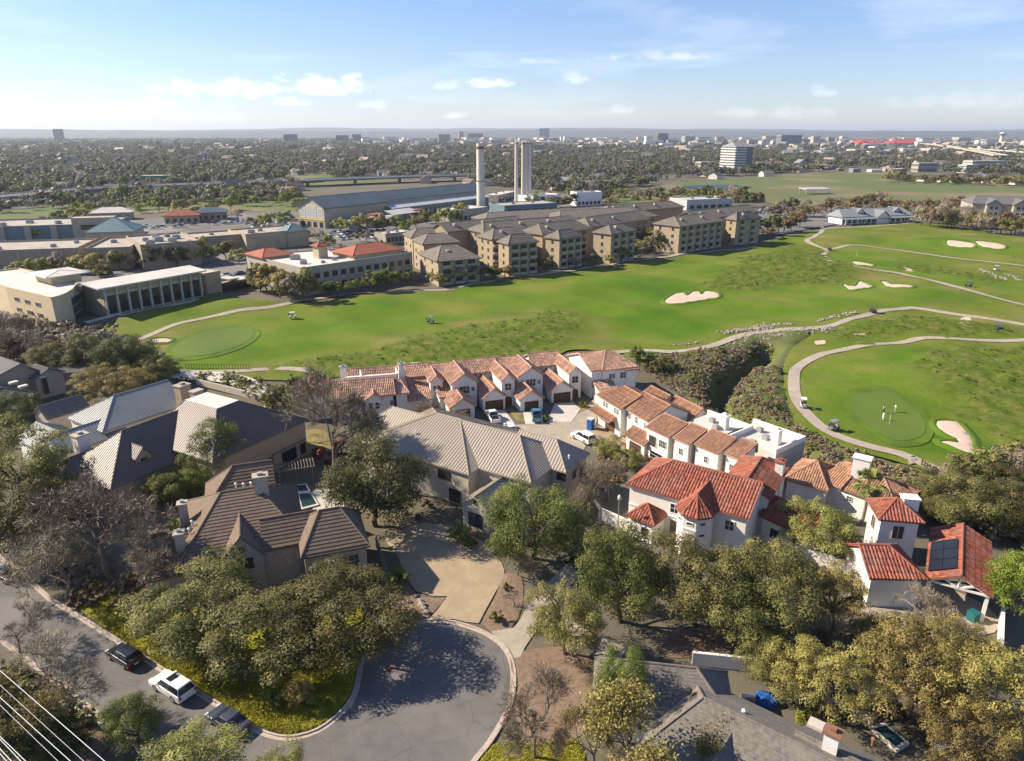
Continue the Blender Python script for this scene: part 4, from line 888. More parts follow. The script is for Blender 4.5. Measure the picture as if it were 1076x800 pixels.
for q0, q1 in (((2.2, 8.6), (13, 8.6)), ((5.6, 8.7), (5.6, 13)), ((13, 8.6), (13, 13))): wall_quad(pr_, fl_(*q0), fl_(*q1), 5.6, 6.8, .25)
pr_.build('parapet', M('stucco'), r); chimney(r, 360, 385, 8.2, 4, 1.3, 1.0, R(14), 'stucco', 'grey_metal'); chimney(r, 421.5, 382, 8.4, 4, 1.2, 1.0, R(14), 'stucco', 'grey_metal')
r, w, ro = town('townhouse', 'townhouse with three small clerestory windows between terraces and court', (-18, 136, 0)); fm_ = frame(P(428, 424, 3.0), R(16))
Wing(ro, w, fm_(0, 9.5), fm_(8, 9.5), 8, 5.2, 1.6); t = gable_v(ro, w, fm_, 8.4, 3.2, 4.2, 12, 5.6, 1.2, over=.3); c3, c0 = t.side(3); window(r, c3, c0, .33, 3.4, .7, 1.2, 1, 2); window(r, c3, c0, .67, 3.4, .7, 1.2, 1, 2)
Wing(ro, w, fm_(-.3, 1.5), fm_(5.4, 1.5), 8.4, 2.9, 1.7, over=.2, ridge=.95)
for k in range(3): window(r, fm_(0, 9.85), fm_(5, 9.85), .2 + .3 * k, 4.5, .55, .6, 1, 1)
w.build('wall', M('stucco'), r); ro.build()

# ---------------------------------------------------------------- townhouse block at right of the court
TR = 'tile_orange'
r, w, ro = town('townhouse', 'white townhouse with broad weathered tile roofs on the corner of the court', (27, 122, 0))
q1 = pwing(ro, w, (626.7, 414.6), (652, 430), 9.0, 6.0, 2.0, h0=2.8); q1.wins(r, 0, [(.25, 4.2, .8, 1.2), (.37, 4.2, .8, 1.2), (.75, 4.2, .8, 1.2), (.86, 4.2, .8, 1.2)]); q1.wins(r, 3, [(.3, 4.0, .8, 1.2)])
q2 = pwing(ro, w, (653, 427), (681, 443), 9.6, 6.0, 2.2, h1=0); q2.wins(r, 0, [(.12, 4.1, .8, 1.3), (.24, 4.1, .8, 1.3), (.52, 4.1, .8, 1.3), (.87, 4, .6, 1.2)])
q1.wins(r, 0, [(.55, .1, 3.2, 2.1, 1, 4)], gl='wood_dark', fm='wood_dark', name='garage_door'); q2.wins(r, 0, [(.3, .1, .9, 2.2, 1, 1)], gl='wood_dark', fm='wood_dark', name='door')
Wing(ro, w, q1.at(1, 9), q1.at(q1.L - 1, 9), 6, 4.6, 1.8, over=.2); Wing(ro, w, q2.at(0, 9.4), q2.at(q2.L, 9.4), 6, 4.4, 1.8, over=.2)
Wing(ro, None, q1.at(-.5, -1.3), q1.at(q1.L * .8, -1.3), 1.9, 2.9, .7, ridge=.95); gq = pwing(ro, w, (655, 456), (677, 468), 4, 2.9, 1.3, h0=0); gq.wins(r, 0, [(.5, .1, 3.0, 2.0, 1, 3)], gl='wood_dark', fm='wood_dark', name='garage_door')
w.build('wall', M('stucco'), r); ro.build()
def row_unit(label, quads, flats, chim, loc):
    r, w, ro = town('townhouse', label, loc)
    for k, (pa, pb) in enumerate(quads):
        q = pwing(ro, w, pa, pb, 4.6, 6.0, 1.5, over=.25, ridge=.96)
        if q.L > 5:
            a_, b_ = q.side(0); window(r, a_, b_, .3, 2.7, 2.0, 2.2, 1, 1, gl='dark_trim', fm='stucco', name='loggia', fr=.12); q.wins(r, 0, [(.68, 3.4, .9, 1.4), (.84, 3.4, .9, 1.4), (.5, .1, 3.0, 2.0, 1, 3)])
        else: q.wins(r, 0, [(.5, 3.4, .8, 1.2)])
    for a_, L_, w_ in flats:
        f = frame(P(*a_, 5.4), R(-52)); MB().prism([f(0, 0, 5.4), f(L_, 0, 5.4), f(L_, w_, 5.4), f(0, w_, 5.4)], 9).build('flat_roof', M('white_membrane'), r)
        pb_ = MB(); wall_quad(pb_, f(L_, -.1), f(L_, w_), -4, 6.3, .3); wall_quad(pb_, f(L_ - .32, w_), f(0, w_), -4, 6.3, .3); pb_.build('parapet', M('stucco'), r)
        rb = Roof(r, M('tile_orange'), SMALLTILE, .15); rb.plane([f(.5, w_ + .05, 6.0), f(L_ - 1.5, w_ + .05, 6.0), f(L_ - 1.5, w_ + 1.5, 5.2), f(.5, w_ + 1.5, 5.2)]); rb.build('back_roof')
        for (x, y) in ((L_ * .3, w_ * .7), (L_ * .55, w_ * .45)):
            ac = MB(); c_ = f(x, y, 5.4); ac.box(tuple(c_), .9, .9, .8, R(-50)); ac.lathe(c_ + Vector((0, 0, .8)), [(.35, 0), (.35, .06), (.1, .1)], 10); ac.build('air_conditioner', M('grey_metal'), r)
        sk = f(L_ * .45, w_ * .2, 5.42); MB().box(tuple(sk), 1.0, .7, .15, R(-50)).build('skylight', M('grey_metal'), r)
    for c_ in chim: chimney(r, *c_, 8.0, 4, 1.3, 1.1, R(-52), 'stucco', 'stucco')
    w.build('wall', M('stucco'), r); ro.build()
row_unit('white townhouse with loggia and flat roof terrace in the middle of the right row', [((678, 448), (702.7, 459.6)), ((706.6, 459.6), (724, 467))], [((712, 447), 9.5, 8.5)], [(762, 436)], (32, 112, 0))
row_unit('white townhouse with flat roof terrace at the end of the row above the ravine', [((729, 466.4), (755.4, 477)), ((760.7, 476.3), (777, 483))], [((760.7, 457), 10, 8.5)], [(817, 451)], (39, 105, 0))
# portable toilet and dumpster on the building site
bx_ = P(620.5, 451); o = thing('portable_toilet', 'blue portable toilet beside the court road', 'toilet', bx_); MB().box(tuple(bx_), 1.1, 1.1, 2.1, R(-40)).build('cabin', M('blue_tarp'), o); MB().box((bx_.x, bx_.y, 2.1), 1.2, 1.2, .18, R(-40)).build('cap', M('white_membrane'), o)
drape('bare_soil', pxs([(628, 448), (650, 452), (665, 466), (650, 474), (622, 470), (618, 458)]), 1.2, .06, M('drive'), .3)
# ---------------------------------------------------------------- office and retail blocks
def flatroof(root, pts, z, zg=0.0, wallm='office_tan', roofm='grey_membrane', par=.7, name='wall'):
    """flat-roofed block from a roof outline (world points)"""
    n = len(pts); q = [Vector((p[0], p[1], z)) for p in pts]; ar = sum(q[i].x * q[(i + 1) % n].y - q[(i + 1) % n].x * q[i].y for i in range(n)); q = q if ar > 0 else q[::-1]
    c = sum(q, Vector((0, 0, 0))) / n; MB().prism(q, z - zg).build(name, M(wallm), root)
    MB().prism([c + (p - c) * .985 + Vector((0, 0, .06)) for p in q], .05).build('roof', M(roofm), root)
    if par:
        pb_ = MB()
        for i in range(n):
            a_, b_ = q[i], q[(i + 1) % n]; d = (b_ - a_).normalized(); nn_ = Vector((-d.y, d.x, 0)) * .35
            pb_.prism([a_ + Vector((0, 0, par)), b_ + Vector((0, 0, par)), b_ + nn_ + Vector((0, 0, par)), a_ + nn_ + Vector((0, 0, par))], par + .02)
        pb_.build('parapet', M(wallm), root)
    return q
def rect(p, ang, L_, w_): f = frame(p, ang); return [f(0, 0), f(L_, 0), f(L_, w_), f(0, w_)]
def rooftop_units(root, f, z, spots, m='grey_metal'):
    for (x, y, s) in spots:
        s *= .65
        c_ = f(x, y, z); MB().box(tuple(c_), 2.4 * s, 1.6 * s, 1.2 * s, RNG.uniform(0, 1)).box((c_.x, c_.y, c_.z + 1.2 * s), 1.4 * s, 1.0 * s, .25).build('rooftop_unit', M(m), root)
def winrow(root, a_, b_, n, zs, w, h, nx_=1, ny_=1, t0=.04, t1=.96, **kw):
    for k in range(n): window(root, a_, b_, (t0 + (t1 - t0) * (k + .5) / n), zs, w, h, nx_, ny_, **kw)

# office with the red roofs
aR = P(317, 283.3, 9.5); fR = frame(aR, R(45.6)); o = thing('office_building', 'cream office building with red tiled roof pavilions beside the fairway', 'building', aR)
flatroof(o, [fR(0, 0), fR(48, 0), fR(48, 24), fR(0, 41)], 9.5, 0, 'apt_cream', 'white_membrane', .6)
for z in (5.6, 1.6):
    for k in range(13): window(o, fR(0, 0), fR(48, 0), 2.2 + 3.6 * k - .55, z, 1.0, 1.9, 1, 1, fm='dark_trim', fr=.06); window(o, fR(0, 0), fR(48, 0), 2.2 + 3.6 * k + .55, z, 1.0, 1.9, 1, 1, fm='dark_trim', fr=.06)
    for k in range(6): window(o, fR(0, 41), fR(0, 0), 4 + 6.3 * k, z, 2.2, 1.9, 2, 1, fm='dark_trim', fr=.06)
MB().bar(fR(0, -.06, 8.3), fR(48, -.06, 8.3), .12, .5).build('cornice', M('hangar_wall'), o)
for (u0, v0, L_, w_, z, rs, h) in ((23, 3, 24, 16, 11.2, 2.6, 7), (-1, 26, 13, 15, 10.6, 2.2, 5), (15, 14, 5.5, 5.5, 14.2, 1.4, 2.74)):
    ro = Roof(o, M('tile_red'), None, .25); w = MB(); Wing(ro, w, fR(u0, v0), fR(u0 + L_, v0), w_, z, rs, zg=9.3, h0=h, h1=h, over=.8); w.build('roof_block', M('office_tan'), o); ro.build('tiled_roof')
rooftop_units(o, fR, 9.5, [(6, 9, 1.6), (12, 6, 1), (9, 20, 2.2), (18, 8, 1)])

# round-fronted office and glass pavilion
o = thing('office_building', 'sandstone office with a curved glass front at the left edge', 'building', P(40, 330)); zr = 9.0
ol = [P(-30, 289, zr), P(6, 303, zr), P(54, 314.5, zr), P(62, 312.5, zr), P(70, 309.5, zr), P(77, 305, zr), P(81, 300, zr), P(79, 296, zr), P(72, 293.5, zr), P(20, 283, zr)]
q = flatroof(o, ol, zr, 0, 'office_stone', 'white_membrane', .5)
cv = [P(56, 317, 7.6), P(65, 315.5, 7.6), P(75, 312, 7.6), P(83, 307, 7.6), P(88, 301.5, 7.6)]
lb = MB()
for i in range(4): lb.prism([cv[i], cv[i + 1], P(ol[3 + i].x * 0 + (62, 70, 77, 81)[i], (312.5, 309.5, 305, 300)[i], 7.6), P((54, 62, 70, 77)[i], (314.5, 312.5, 309.5, 305)[i], 7.6)], .4)
lb.build('curved_ledge', M('grey_membrane'), o)
for i in range(4):
    a_, b_ = cv[i], cv[i + 1]; d = (b_ - a_).normalized(); L_ = (Vector((a_.x, a_.y)) - Vector((b_.x, b_.y))).length
    gp = MB(); gp.prism([Vector((a_.x, a_.y, 7.2)), Vector((b_.x, b_.y, 7.2)), Vector((b_.x, b_.y, 0)), Vector((a_.x, a_.y, 0))], off=Vector((-d.y, d.x, 0)) * .3); gp.build('glass_wall', M('glass_blue'), o)
    for j in range(4): MB().box((a_.x + (b_.x - a_.x) * j / 4, a_.y + (b_.y - a_.y) * j / 4, 0), .25, .25, 7.2).build('mullion', M('dark_trim'), o)
    for z in (2.3, 4.7): MB().bar(Vector((a_.x, a_.y, z)), Vector((b_.x, b_.y, z)), .22, .3).build('transom', M('grey_metal'), o)
a_, b_ = P(6, 303, zr), P(54, 314.5, zr)
for z in (5.6, 2.4): winrow(o, a_, b_, 3, z, 3.2, 1.3, 3, 1, .1, .8, gl='glass_blue', fm='trim_tan')
ro = Roof(o, M('white_membrane'), None, .3); fT = frame(P(45, 291.5, 11.8), R(-36)); w = MB(); Wing(ro, w, fT(-13, 0), fT(2, 0), 13, 11.8, .9, zg=8.8, h0=6, h1=6, over=2.0); w.build('penthouse', M('office_stone'), o); ro.build('penthouse_roof')
aO = P(105, 303, 9.5); fO = frame(aO, R(57.2)); o = thing('glass_pavilion', 'long glass-fronted pavilion with white roof between stone piers', 'building', aO)
MB().prism([fO(1.2, 1.5, 9.2), fO(35, 1.5, 9.2), fO(35, 13, 9.2), fO(1.2, 13, 9.2)], 9.2).build('wall', M('office_tan'), o); ro = Roof(o, M('white_membrane'), None, .45); ro.plane([fO(-1, -.6, 9.5), fO(36.4, -.6, 9.5), fO(36.4, 9, 10.3), fO(-1, 9, 10.3)]); ro.build()
ro = Roof(o, M('hangar_blue'), None, .3); ro.plane([fO(-1, 9.1, 10.3), fO(36.4, 9.1, 10.3), fO(36.4, 14, 9.0), fO(-1, 14, 9.0)]); ro.build('back_roof')
for k in range(10): MB().box(tuple(fO(1.6 + 3.65 * k, 1.2, 0)), .55, .8, 8.9, R(57)).build('pier', M('concrete_pale'), o)
for k in range(9):
    window(o, fO(0, 1.45), fO(36, 1.45), 3.42 + 3.65 * k, .8, 2.7, 5.6, 3, 5, gl='glass', fm='dark_trim', fr=.12, name='glazing'); MB().box(tuple(fO(3.42 + 3.65 * k, 1.35, 6.6)), 3.05, .3, .5, R(57)).build('lintel', M('concrete_pale'), o)
flo = frame(P(84, 330), R(57)); MB().box(tuple(flo(3, 6)), 6, 9, 6.2, R(57)).build('link', M('glass_blue'), o)
o2 = thing('terrace_wing', 'low terrace wing with flat canopies right of the glass pavilion', 'building', P(232, 310)); fT2 = frame(P(216, 311), R(57)); flatroof(o2, [fT2(1, 0), fT2(7, 0), fT2(7, 8), fT2(1, 8)], 7.5, 0, 'office_tan', 'concrete_pale', .3)
for k in range(3): MB().prism([fT2(7 + 5 * k, -2, 4.6 - .9 * k), fT2(13 + 5 * k, -2, 4.6 - .9 * k), fT2(13 + 5 * k, 5, 4.6 - .9 * k), fT2(7 + 5 * k, 5, 4.6 - .9 * k)], .4).build('canopy', M('concrete_pale'), o2)
flatroof(o2, [fT2(8, 1), fT2(20, 1), fT2(20, 5), fT2(8, 5)], 2.6, 0, 'glass', 'concrete', 0, 'glazed_wall')
kb = MB(); wall_quad(kb, P(90, 341), P(128, 331), 0, .8, .4); kb.solo('retaining_wall', M('concrete_pale'), 'pale low retaining wall in front of the curved office', 'wall')
kb = MB(); wall_quad(kb, P(126, 333), P(210, 316), 0, .6, .4); kb.solo('retaining_wall', M('concrete_pale'), 'pale low retaining wall along the foot of the glass pavilion', 'wall')

# retail boxes
def shop(name, label, aPx, z, ang, L_, w_, wallm='shop_tan', roofm='grey_membrane', units=()):
    a_ = P(*aPx, z); f = frame(a_, R(ang)); o = thing(name, label, 'building', a_); flatroof(o, [f(0, 0), f(L_, 0), f(L_, w_), f(0, w_)], z, 0, wallm, roofm, .8); rooftop_units(o, f, z, units); return o, f
o, f = shop('store', 'long flat-roofed tan store at the left edge behind the sandstone office', (-40, 266.5), 8.0, 14, 42, 30, units=[(10, 8, 1.5), (30, 10, 1.5), (36, 20, 1.3)])
for k in range(5): MB().box(tuple(f(4 + 8 * k, -.1, 0)), .8, .5, 8.2, R(14)).build('pilaster', M('office_tan'), o)
o, f = shop('store', 'tan store with a grey pyramid roof over its entrance', (89, 263), 8.6, 14, 17, 34, units=[(6, 20, 1.6)]); ro = Roof(o, M('hangar_blue'), None, .3); w = MB(); c_ = P(95, 245, 9); fp = frame(c_, R(14)); Wing(ro, w, fp(-3, 0), fp(19, 0), 22, 9.2, 6.0, h0=10.9, h1=10.9); w.build('entrance_block', M('office_tan'), o); ro.build('pyramid_roof')
o, f = shop('store', 'tan store with cluttered rooftop machinery in the middle of the retail row', (147.5, 259.5), 10.0, 36, 23, 34, units=[(5, 6, 2), (9, 12, 2.4), (14, 8, 2), (17, 16, 2.2), (10, 22, 2), (15, 25, 1.6), (5, 17, 1.6)])
for k in range(4): MB().box(tuple(f(3 + 5.5 * k, -.1, 0)), .6, .4, 10, R(36)).build('pilaster', M('office_tan'), o)
o, f = shop('store', 'low tan store with white roof right of the rooftop machinery', (205, 251.5), 7.0, 36, 23, 20, units=[(10, 10, 1.2)])
o, f = shop('store', 'tan store with small grey hip roof near the red roofed office', (258, 248), 7.5, 40, 30, 24, 'office_tan'); ro = Roof(o, M('hangar_blue'), None, .3); w = MB(); Wing(ro, w, f(20, -1), f(32, -1), 12, 7.6, 3.5, h0=5.9, h1=5.9); w.build('corner_block', M('office_tan'), o); ro.build('hip_roof'); rooftop_units(o, f, 7.5, [(6, 8, 2), (12, 12, 1.5)])
o, f = shop('store', 'grey and white store with tall entrance portal beyond the parking lot', (-40, 241), 8.0, 16, 70, 36, 'hangar_blue', 'grey_membrane', [(15, 10, 2), (25, 18, 2), (40, 12, 2)]); MB().box(tuple(f(60, 3, 0)), 20, 8, 12, R(16)).build('entrance_portal', M('apt_cream'), o); MB().box(tuple(f(60, -1.2, 6)), 12, .5, 2.4, R(16)).build('sign_band', M('glass'), o)
for k in range(4): MB().box(tuple(f(5 + 12 * k, -.4, 0)), 3, 1.2, 9, R(16)).build('pilaster', M('apt_cream'), o)
for (lb_, px, py, z, L_, w_, rm) in (('red hip roofed restaurant across the parking lot', 170, 227.5, 5, 22, 16, 'tile_red'), ('low restaurant with a grey-green hip roof next to the red roof', 205, 224, 5, 20, 14, 'hangar_roof'), ('low pale restaurant among trees left of the red hip roof', 92, 224.5, 5, 26, 14, 'white_membrane')):
    a_ = P(px, py, z); f = frame(a_, R(20)); o = thing('restaurant', lb_, 'building', a_); ro = Roof(o, M(rm), None, .3); w = MB(); Wing(ro, w, f(0, 0), f(L_, 0), w_, z, 3, h0=7, h1=7, over=1); w.build('wall', M('office_tan'), o); ro.build(); winrow(o, f(0, 1), f(L_, 1), 5, 1, 2, 2, fm='dark_trim')

# hangar-like market hall
aH = P(340, 219.4, 12); fH2 = frame(aH, R(56)); o = thing('market_hall', 'long market hall with blue-grey metal roof and tall gable end', 'building', aH); ro = Roof(o, M('hangar_roof'), ('seam', 3.0, .3), .5); w = MB()
h1 = Wing(ro, w, fH2(0, 0), fH2(56, 0), 24, 12, 6.0, over=.8); h2 = Wing(ro, w, fH2(50, 3), fH2(165, 3), 20, 12.5, 5.0, over=.8); w.build('wall', M('hangar_wall'), o); ro.build()
ro = Roof(o, M('hangar_pale'), None, .4); ro.plane([fH2(52, -6, 8.2), fH2(160, -6, 8.2), fH2(160, 3, 10.5), fH2(52, 3, 10.5)]); ro.build('lean_to_roof'); w = MB(); w.prism([fH2(53, -5, 8), fH2(159, -5, 8), fH2(159, 3.5, 8), fH2(53, 3.5, 8)], 8); w.build('lean_to', M('hangar_blue'), o)
c3, c0 = h1.side(3)
for t, ww in ((.16, 4.2), (.5, 8), (.84, 4.2)): window(o, c3, c0, t, 6.0, ww, 7.5 if t == .5 else 6, 4, 4, gl='hangar_pale', fm='trim_white', fr=.3)
for k in range(4): window(o, c3, c0, .14 + .24 * k, .3, 3.6, 3.6, 2, 1, fm='hangar_wall', fr=.2)
MB().bar(Vector((c3.x, c3.y, 5)) , Vector((c0.x, c0.y, 5)), .5, .6).build('yellow_band', mat('yellow', (.62, .48, .05), .7), o)
winrow(o, fH2(1, .8), fH2(52, .8), 6, 1, 4, 3.5, 2, 2, fm='hangar_blue'); winrow(o, fH2(53, -5), fH2(159, -5), 22, 1.2, 2.4, 5, 1, 3, fm='hangar_pale')
for k in range(6): fz = fH2(10 + 11 * k, -8 - (k % 2) * 3); MB().box(tuple(fz), 9, 12, 5 + k % 3, R(56)).build('shop_front', M(('hangar_pale', 'office_tan', 'rust')[k % 3]), o)
ro = Roof(o, M('hangar_pale'), None, .3); fz = frame(fH2(40, -19), R(56)); ro.plane([fz(0, 0, 6), fz(24, 0, 6), fz(24, 9, 8), fz(0, 9, 8)]); ro.build('canopy'); 
for k in range(5): MB().box(tuple(fz(1 + 5.5 * k, .5)), .5, .5, 5.8, R(56)).build('canopy_post', M('hangar_pale'), o)
# smokestacks
def stack(px, py, h, r0, r1, label, bands):
    p = P(px, py); o = thing('smokestack', label, 'smokestack', p, 'old cement works smokestacks'); MB().lathe(p, [(r0 * 1.12, 0), (r0 * 1.12, 3), (r0, 3.2), (r1, h)], 24).build('shaft', M('stack'), o)
    for z, t in bands: rr = r0 + (r1 - r0) * z / h; MB().lathe(p + Vector((0, 0, z)), [(rr + .02, 0), (rr + .3, .05), (rr + .3, t), (rr + .02, t + .05)], 24).build('band', M('rust'), o)
    MB().lathe(p + Vector((0, 0, h)), [(r1 * .8, 0), (r1 * .8, .1)], 24).build('mouth', M('dark_trim'), o)
stack(505.5, 227, 47.5, 2.9, 2.5, 'thick pale smokestack standing alone with a rust band', [(23, .5), (44, 1.6)])
for px, py, lb_ in ((542.5, 214, 'slim smokestack standing apart, left of the close three'), (549.5, 213.5, 'slim smokestack, left one of the close three'), (552.8, 213.5, 'slim smokestack, middle one of the close three'), (556.2, 213.5, 'slim smokestack, right one of the close three')): stack(px, py, 47.5, 1.5, 1.25, lb_, [(46, .4)])
for lb_, px, py, z, ang, L_, w_, wm, rm in (('flat white pavilion behind the slim smokestacks', 560, 207, 7, 40, 30, 18, 'trim_white', 'white_membrane'), ('low dark base building under the slim smokestacks', 530, 217, 6, 30, 44, 22, 'hangar_blue', 'grey_membrane'), ('long cream shop row left of the slim smokestacks', 523, 206, 6, 70, 50, 14, 'apt_cream', 'white_membrane'),
                                    ('cream store beside the thick smokestack', 480, 222, 7, 50, 30, 18, 'apt_cream', 'white_membrane'), ('white church-like block with towers behind the apartments', 606, 203, 10, 20, 22, 12, 'trim_white', 'white_membrane'), ('grey flat office behind the far apartments', 722, 211, 7, 20, 40, 24, 'hangar_pale', 'hangar_pale'), ('pale shop block in the hangar parking lot', 405, 247, 5, 45, 16, 10, 'apt_cream', 'white_membrane')):
    a_ = P(px, py, z); f = frame(a_, R(ang)); o = thing('shop_block', lb_, 'building', a_); flatroof(o, [f(0, 0), f(L_, 0), f(L_, w_), f(0, w_)], z, 0, wm, rm, .6); winrow(o, f(0, 0), f(L_, 0), 6, 1, L_ / 10, 2.4, fm='dark_trim'); rooftop_units(o, f, z, [(L_ * .3, w_ * .5, 1.4), (L_ * .7, w_ * .6, 1.2)])

# ---------------------------------------------------------------- apartments along the fairway
def balconies(root, a_, b_, cols, floors=4, z0=.8, fh=3.1, w=3.2, h=2.35):
    for t in cols:
        for k in range(floors):
            window(root, a_, b_, t, z0 + fh * k, w, h, 1, 1, gl='glass', fm='apt_cream', fr=.12, name='balcony_opening', out=.02)
            A2, B2 = Vector((a_[0], a_[1], 0)), Vector((b_[0], b_[1], 0)); d = (B2 - A2).normalized(); n_ = Vector((d.y, -d.x, 0)); c_ = A2 + d * (t * (B2 - A2).length) + n_ * .5
            MB().box((c_.x, c_.y, z0 + fh * k - .15), w + .3, 1.0, .9, math.atan2(d.y, d.x)).build('balcony', M('apt_cream'), root)
def apartment(label, wings, side_cols=()):
    o = thing('apartment_building', label, 'building', Vector((*wings[0][0][:2], 0)), 'apartments along the fairway'); ro = Roof(o, M('shingle_taupe'), ('course', 1.2, .06), .35); w = MB(); W_ = []
    for (a_, ang, L_, w_, ze, rise, h0, h1, fl, cols, lcols) in wings:
        f = frame(a_, R(ang)); x = Wing(ro, w, f(0, 0), f(L_, 0), w_, ze, rise, h0=h0, h1=h1, over=.7); W_.append(x)
        A_, B_ = x.side(0); balconies(o, A_, B_, cols, fl); A_, B_ = x.side(3)
        for t in lcols:
            for k in range(fl): window(o, A_, B_, t, 1.2 + 3.1 * k, 1.4, 1.6, 2, 1, fm='apt_cream')
        for k in range(int(L_ / 18)):
            cc = x.at(7 + 16 * k, x.w * .3, x.ze + .3); MB().box(tuple(cc), 1.3, 1.3, 2.6, R(ang)).build('chimney', M('apt_cream'), o)
    w.build('wall', M('apt_tan'), o); ro.build(); return o
Z = 13.0
apartment('apartment block with tan balcony bays nearest the red roofed office', [(P(432, 250, 12), 24, 12, 14, 12, 3, 5, 0, 3, [], [.25, .75]), (P(444, 257, 12), 24, 16, 16, 12, 3, 5, 4, 3, [], [.25, .75]), (P(459, 275, 9.5), 26, 18, 22, 9.5, 4, 6, 6, 3, [.2, .5, .8], [.3, .7]), (P(470, 244, 13), 40, 50, 14, 13, 3.2, 0, 5, 4, [.3, .5, .7, .9], [])])
apartment('four storey apartment block with lit tan side, first block behind the fairway trees', [(P(534, 257, Z), 31, 14.5, 9.5, Z, 3.0, 4, 4, 4, [.22, .52, .84], [.5]), (P(517, 252, Z), 31, 20, 14, Z, 3.4, 5, 5, 4, [.1], [.3, .7]), (P(508, 245, Z), 35, 60, 15, Z, 3.4, 5, 5, 4, [.5, .6, .7], [.5])])
apartment('four storey apartment block with lit tan side, middle block along the fairway', [(P(588, 251.6, Z), 42, 15, 9.5, Z, 3.0, 4, 4, 4, [.2, .5, .82], [.5]), (P(570, 247, Z), 42, 32, 15, Z, 3.6, 5, 5, 4, [.7, .85], [])])
apartment('four storey apartment block with lit tan side and pale corner tree', [(P(642.6, 246.4, Z), 45, 19, 11, Z, 3.0, 5, 5, 4, [.2, .5, .82], [.5]), (P(620, 239, Z), 45, 50, 15, Z, 3.6, 5, 5, 4, [.8, .9], [])])
apartment('apartment block with white bay towers behind the gap in the row', [(P(655, 231, Z), 35, 12, 14, Z, 2.6, 4, 4, 4, [.3, .7], [.3, .7]), (P(672, 229, Z), 35, 14, 14, Z, 2.6, 4, 4, 4, [.3, .7], [.5]), (P(640, 224, Z), 35, 60, 14, Z, 3.2, 5, 5, 4, [], [])])
apartment('wide apartment block with ridge skylights above the fairway bend', [(P(714.6, 238.3, Z), 40, 36, 16.5, Z, 3.6, 6, 5, 4, [.1, .25, .42, .58, .74, .9], [.25, .75]), (P(735, 231, Z), 40, 44, 16, Z, 3.4, 0, 5, 4, [], [])])
apartment('last apartment block of the row beside the clubhouse drive', [(P(774, 231.4, Z), 31, 19, 8, Z, 3.2, 4, 5, 4, [.25, .7], [.5]), (P(757, 227, Z), 36, 34, 14, Z, 3.4, 5, 5, 4, [.85], [])])
for lb_, px, py, L_ in (('long dark parking garage roof behind the first apartments', 510, 231, 62), ('dark roofed rear apartment wing behind the middle blocks', 588, 229, 55)):
    a_ = P(px, py, 13); f = frame(a_, R(28)); o = thing('apartment_building', lb_, 'building', a_, 'apartments along the fairway'); ro = Roof(o, M('shingle_taupe'), None, .35); w = MB(); Wing(ro, w, f(0, 0), f(L_, 0), 18, 12.5, 3, h0=6, h1=6, over=.7); w.build('wall', M('apt_tan'), o); ro.build(); winrow(o, f(0, .7), f(L_, .7), 8, 9.5, 2, 1.6)
    MB().prism([f(2, -6, 11), f(L_, -6, 11), f(L_, -1, 11), f(2, -1, 11)], 1).build('white_canopy', M('white_membrane'), o)

# clubhouse and condominium at the right
aK = P(884, 236.5); fK = frame(aK, R(16)); o = thing('clubhouse', 'long white clubhouse with pale blue metal roof above the golf course', 'building', aK); ro = Roof(o, M('metal_silver'), ('seam', 2.0, .2), .3); w = MB(); k1 = Wing(ro, w, fK(0, 0), fK(54, 0), 15, 4.6, 4.2, h0=3, h1=3, over=1.2); gable_v(ro, w, fK, 34, 10, -3, 8, 4.6, 3.6, over=.8); gable_v(ro, w, fK, 20, 7, 3, 12, 6.5, 2.6, over=.6); gable_v(ro, w, fK, 48, 7, 3, 12, 6.5, 2.6, over=.6)
w.build('wall', M('trim_white'), o); ro.build(); k1.wins(o, 0, [((j + .5) / 14, .6, 2.4, 2.8, 2, 1) for j in range(14)], fm='trim_white', gl='glass_blue')
for k in range(12): MB().box(tuple(fK(1 + 4.7 * k, -2.2)), .35, .35, 3.4).build('porch_post', M('trim_white'), o)
ro = Roof(o, M('metal_silver'), None, .2); ro.plane([fK(0, -2.8, 3.4), fK(54, -2.8, 3.4), fK(54, .5, 4.4), fK(0, .5, 4.4)]); ro.build('porch_roof')
aL = P(1022, 214, 11); fL = frame(aL, R(-18)); o = thing('condominium', 'grey roofed condominium with white bays at the right edge', 'building', aL); ro = Roof(o, M('slate_grey'), None, .4); w = MB(); Wing(ro, w, fL(0, 0), fL(70, 0), 30, 11, 4, h0=5, h1=5)
for k in range(4): x = gable_v(ro, w, fL, 16 + 15 * k, 9, -4, 12, 11, 3.2, over=.5); a_, b_ = x.side(3); [window(o, a_, b_, t, z, 2.2, 2.0, 2, 1) for t in (.3, .7) for z in (1, 4.4, 7.8)]
w.build('wall', M('apt_cream'), o); ro.build(); kb = MB(); wall_quad(kb, P(1015, 232), P(1090, 236), 0, 3.0, .6); kb.solo('retaining_wall', M('office_stone'), 'tan retaining wall below the condominium', 'wall')
a_ = P(846, 205); f = frame(a_, R(12)); o = thing('driving_range_shelter', 'open white roofed shelter standing in the brown field', 'shelter', a_); MB().prism([f(0, 0, 5), f(26, 0, 5), f(26, 12, 5.8), f(0, 12, 5.8)], .5).build('roof', M('hangar_pale'), o)
for x in (1, 9, 17, 25):
    for y in (1, 11): MB().box(tuple(f(x, y)), .5, .5, 4.7).build('post', M('hangar_pale'), o)
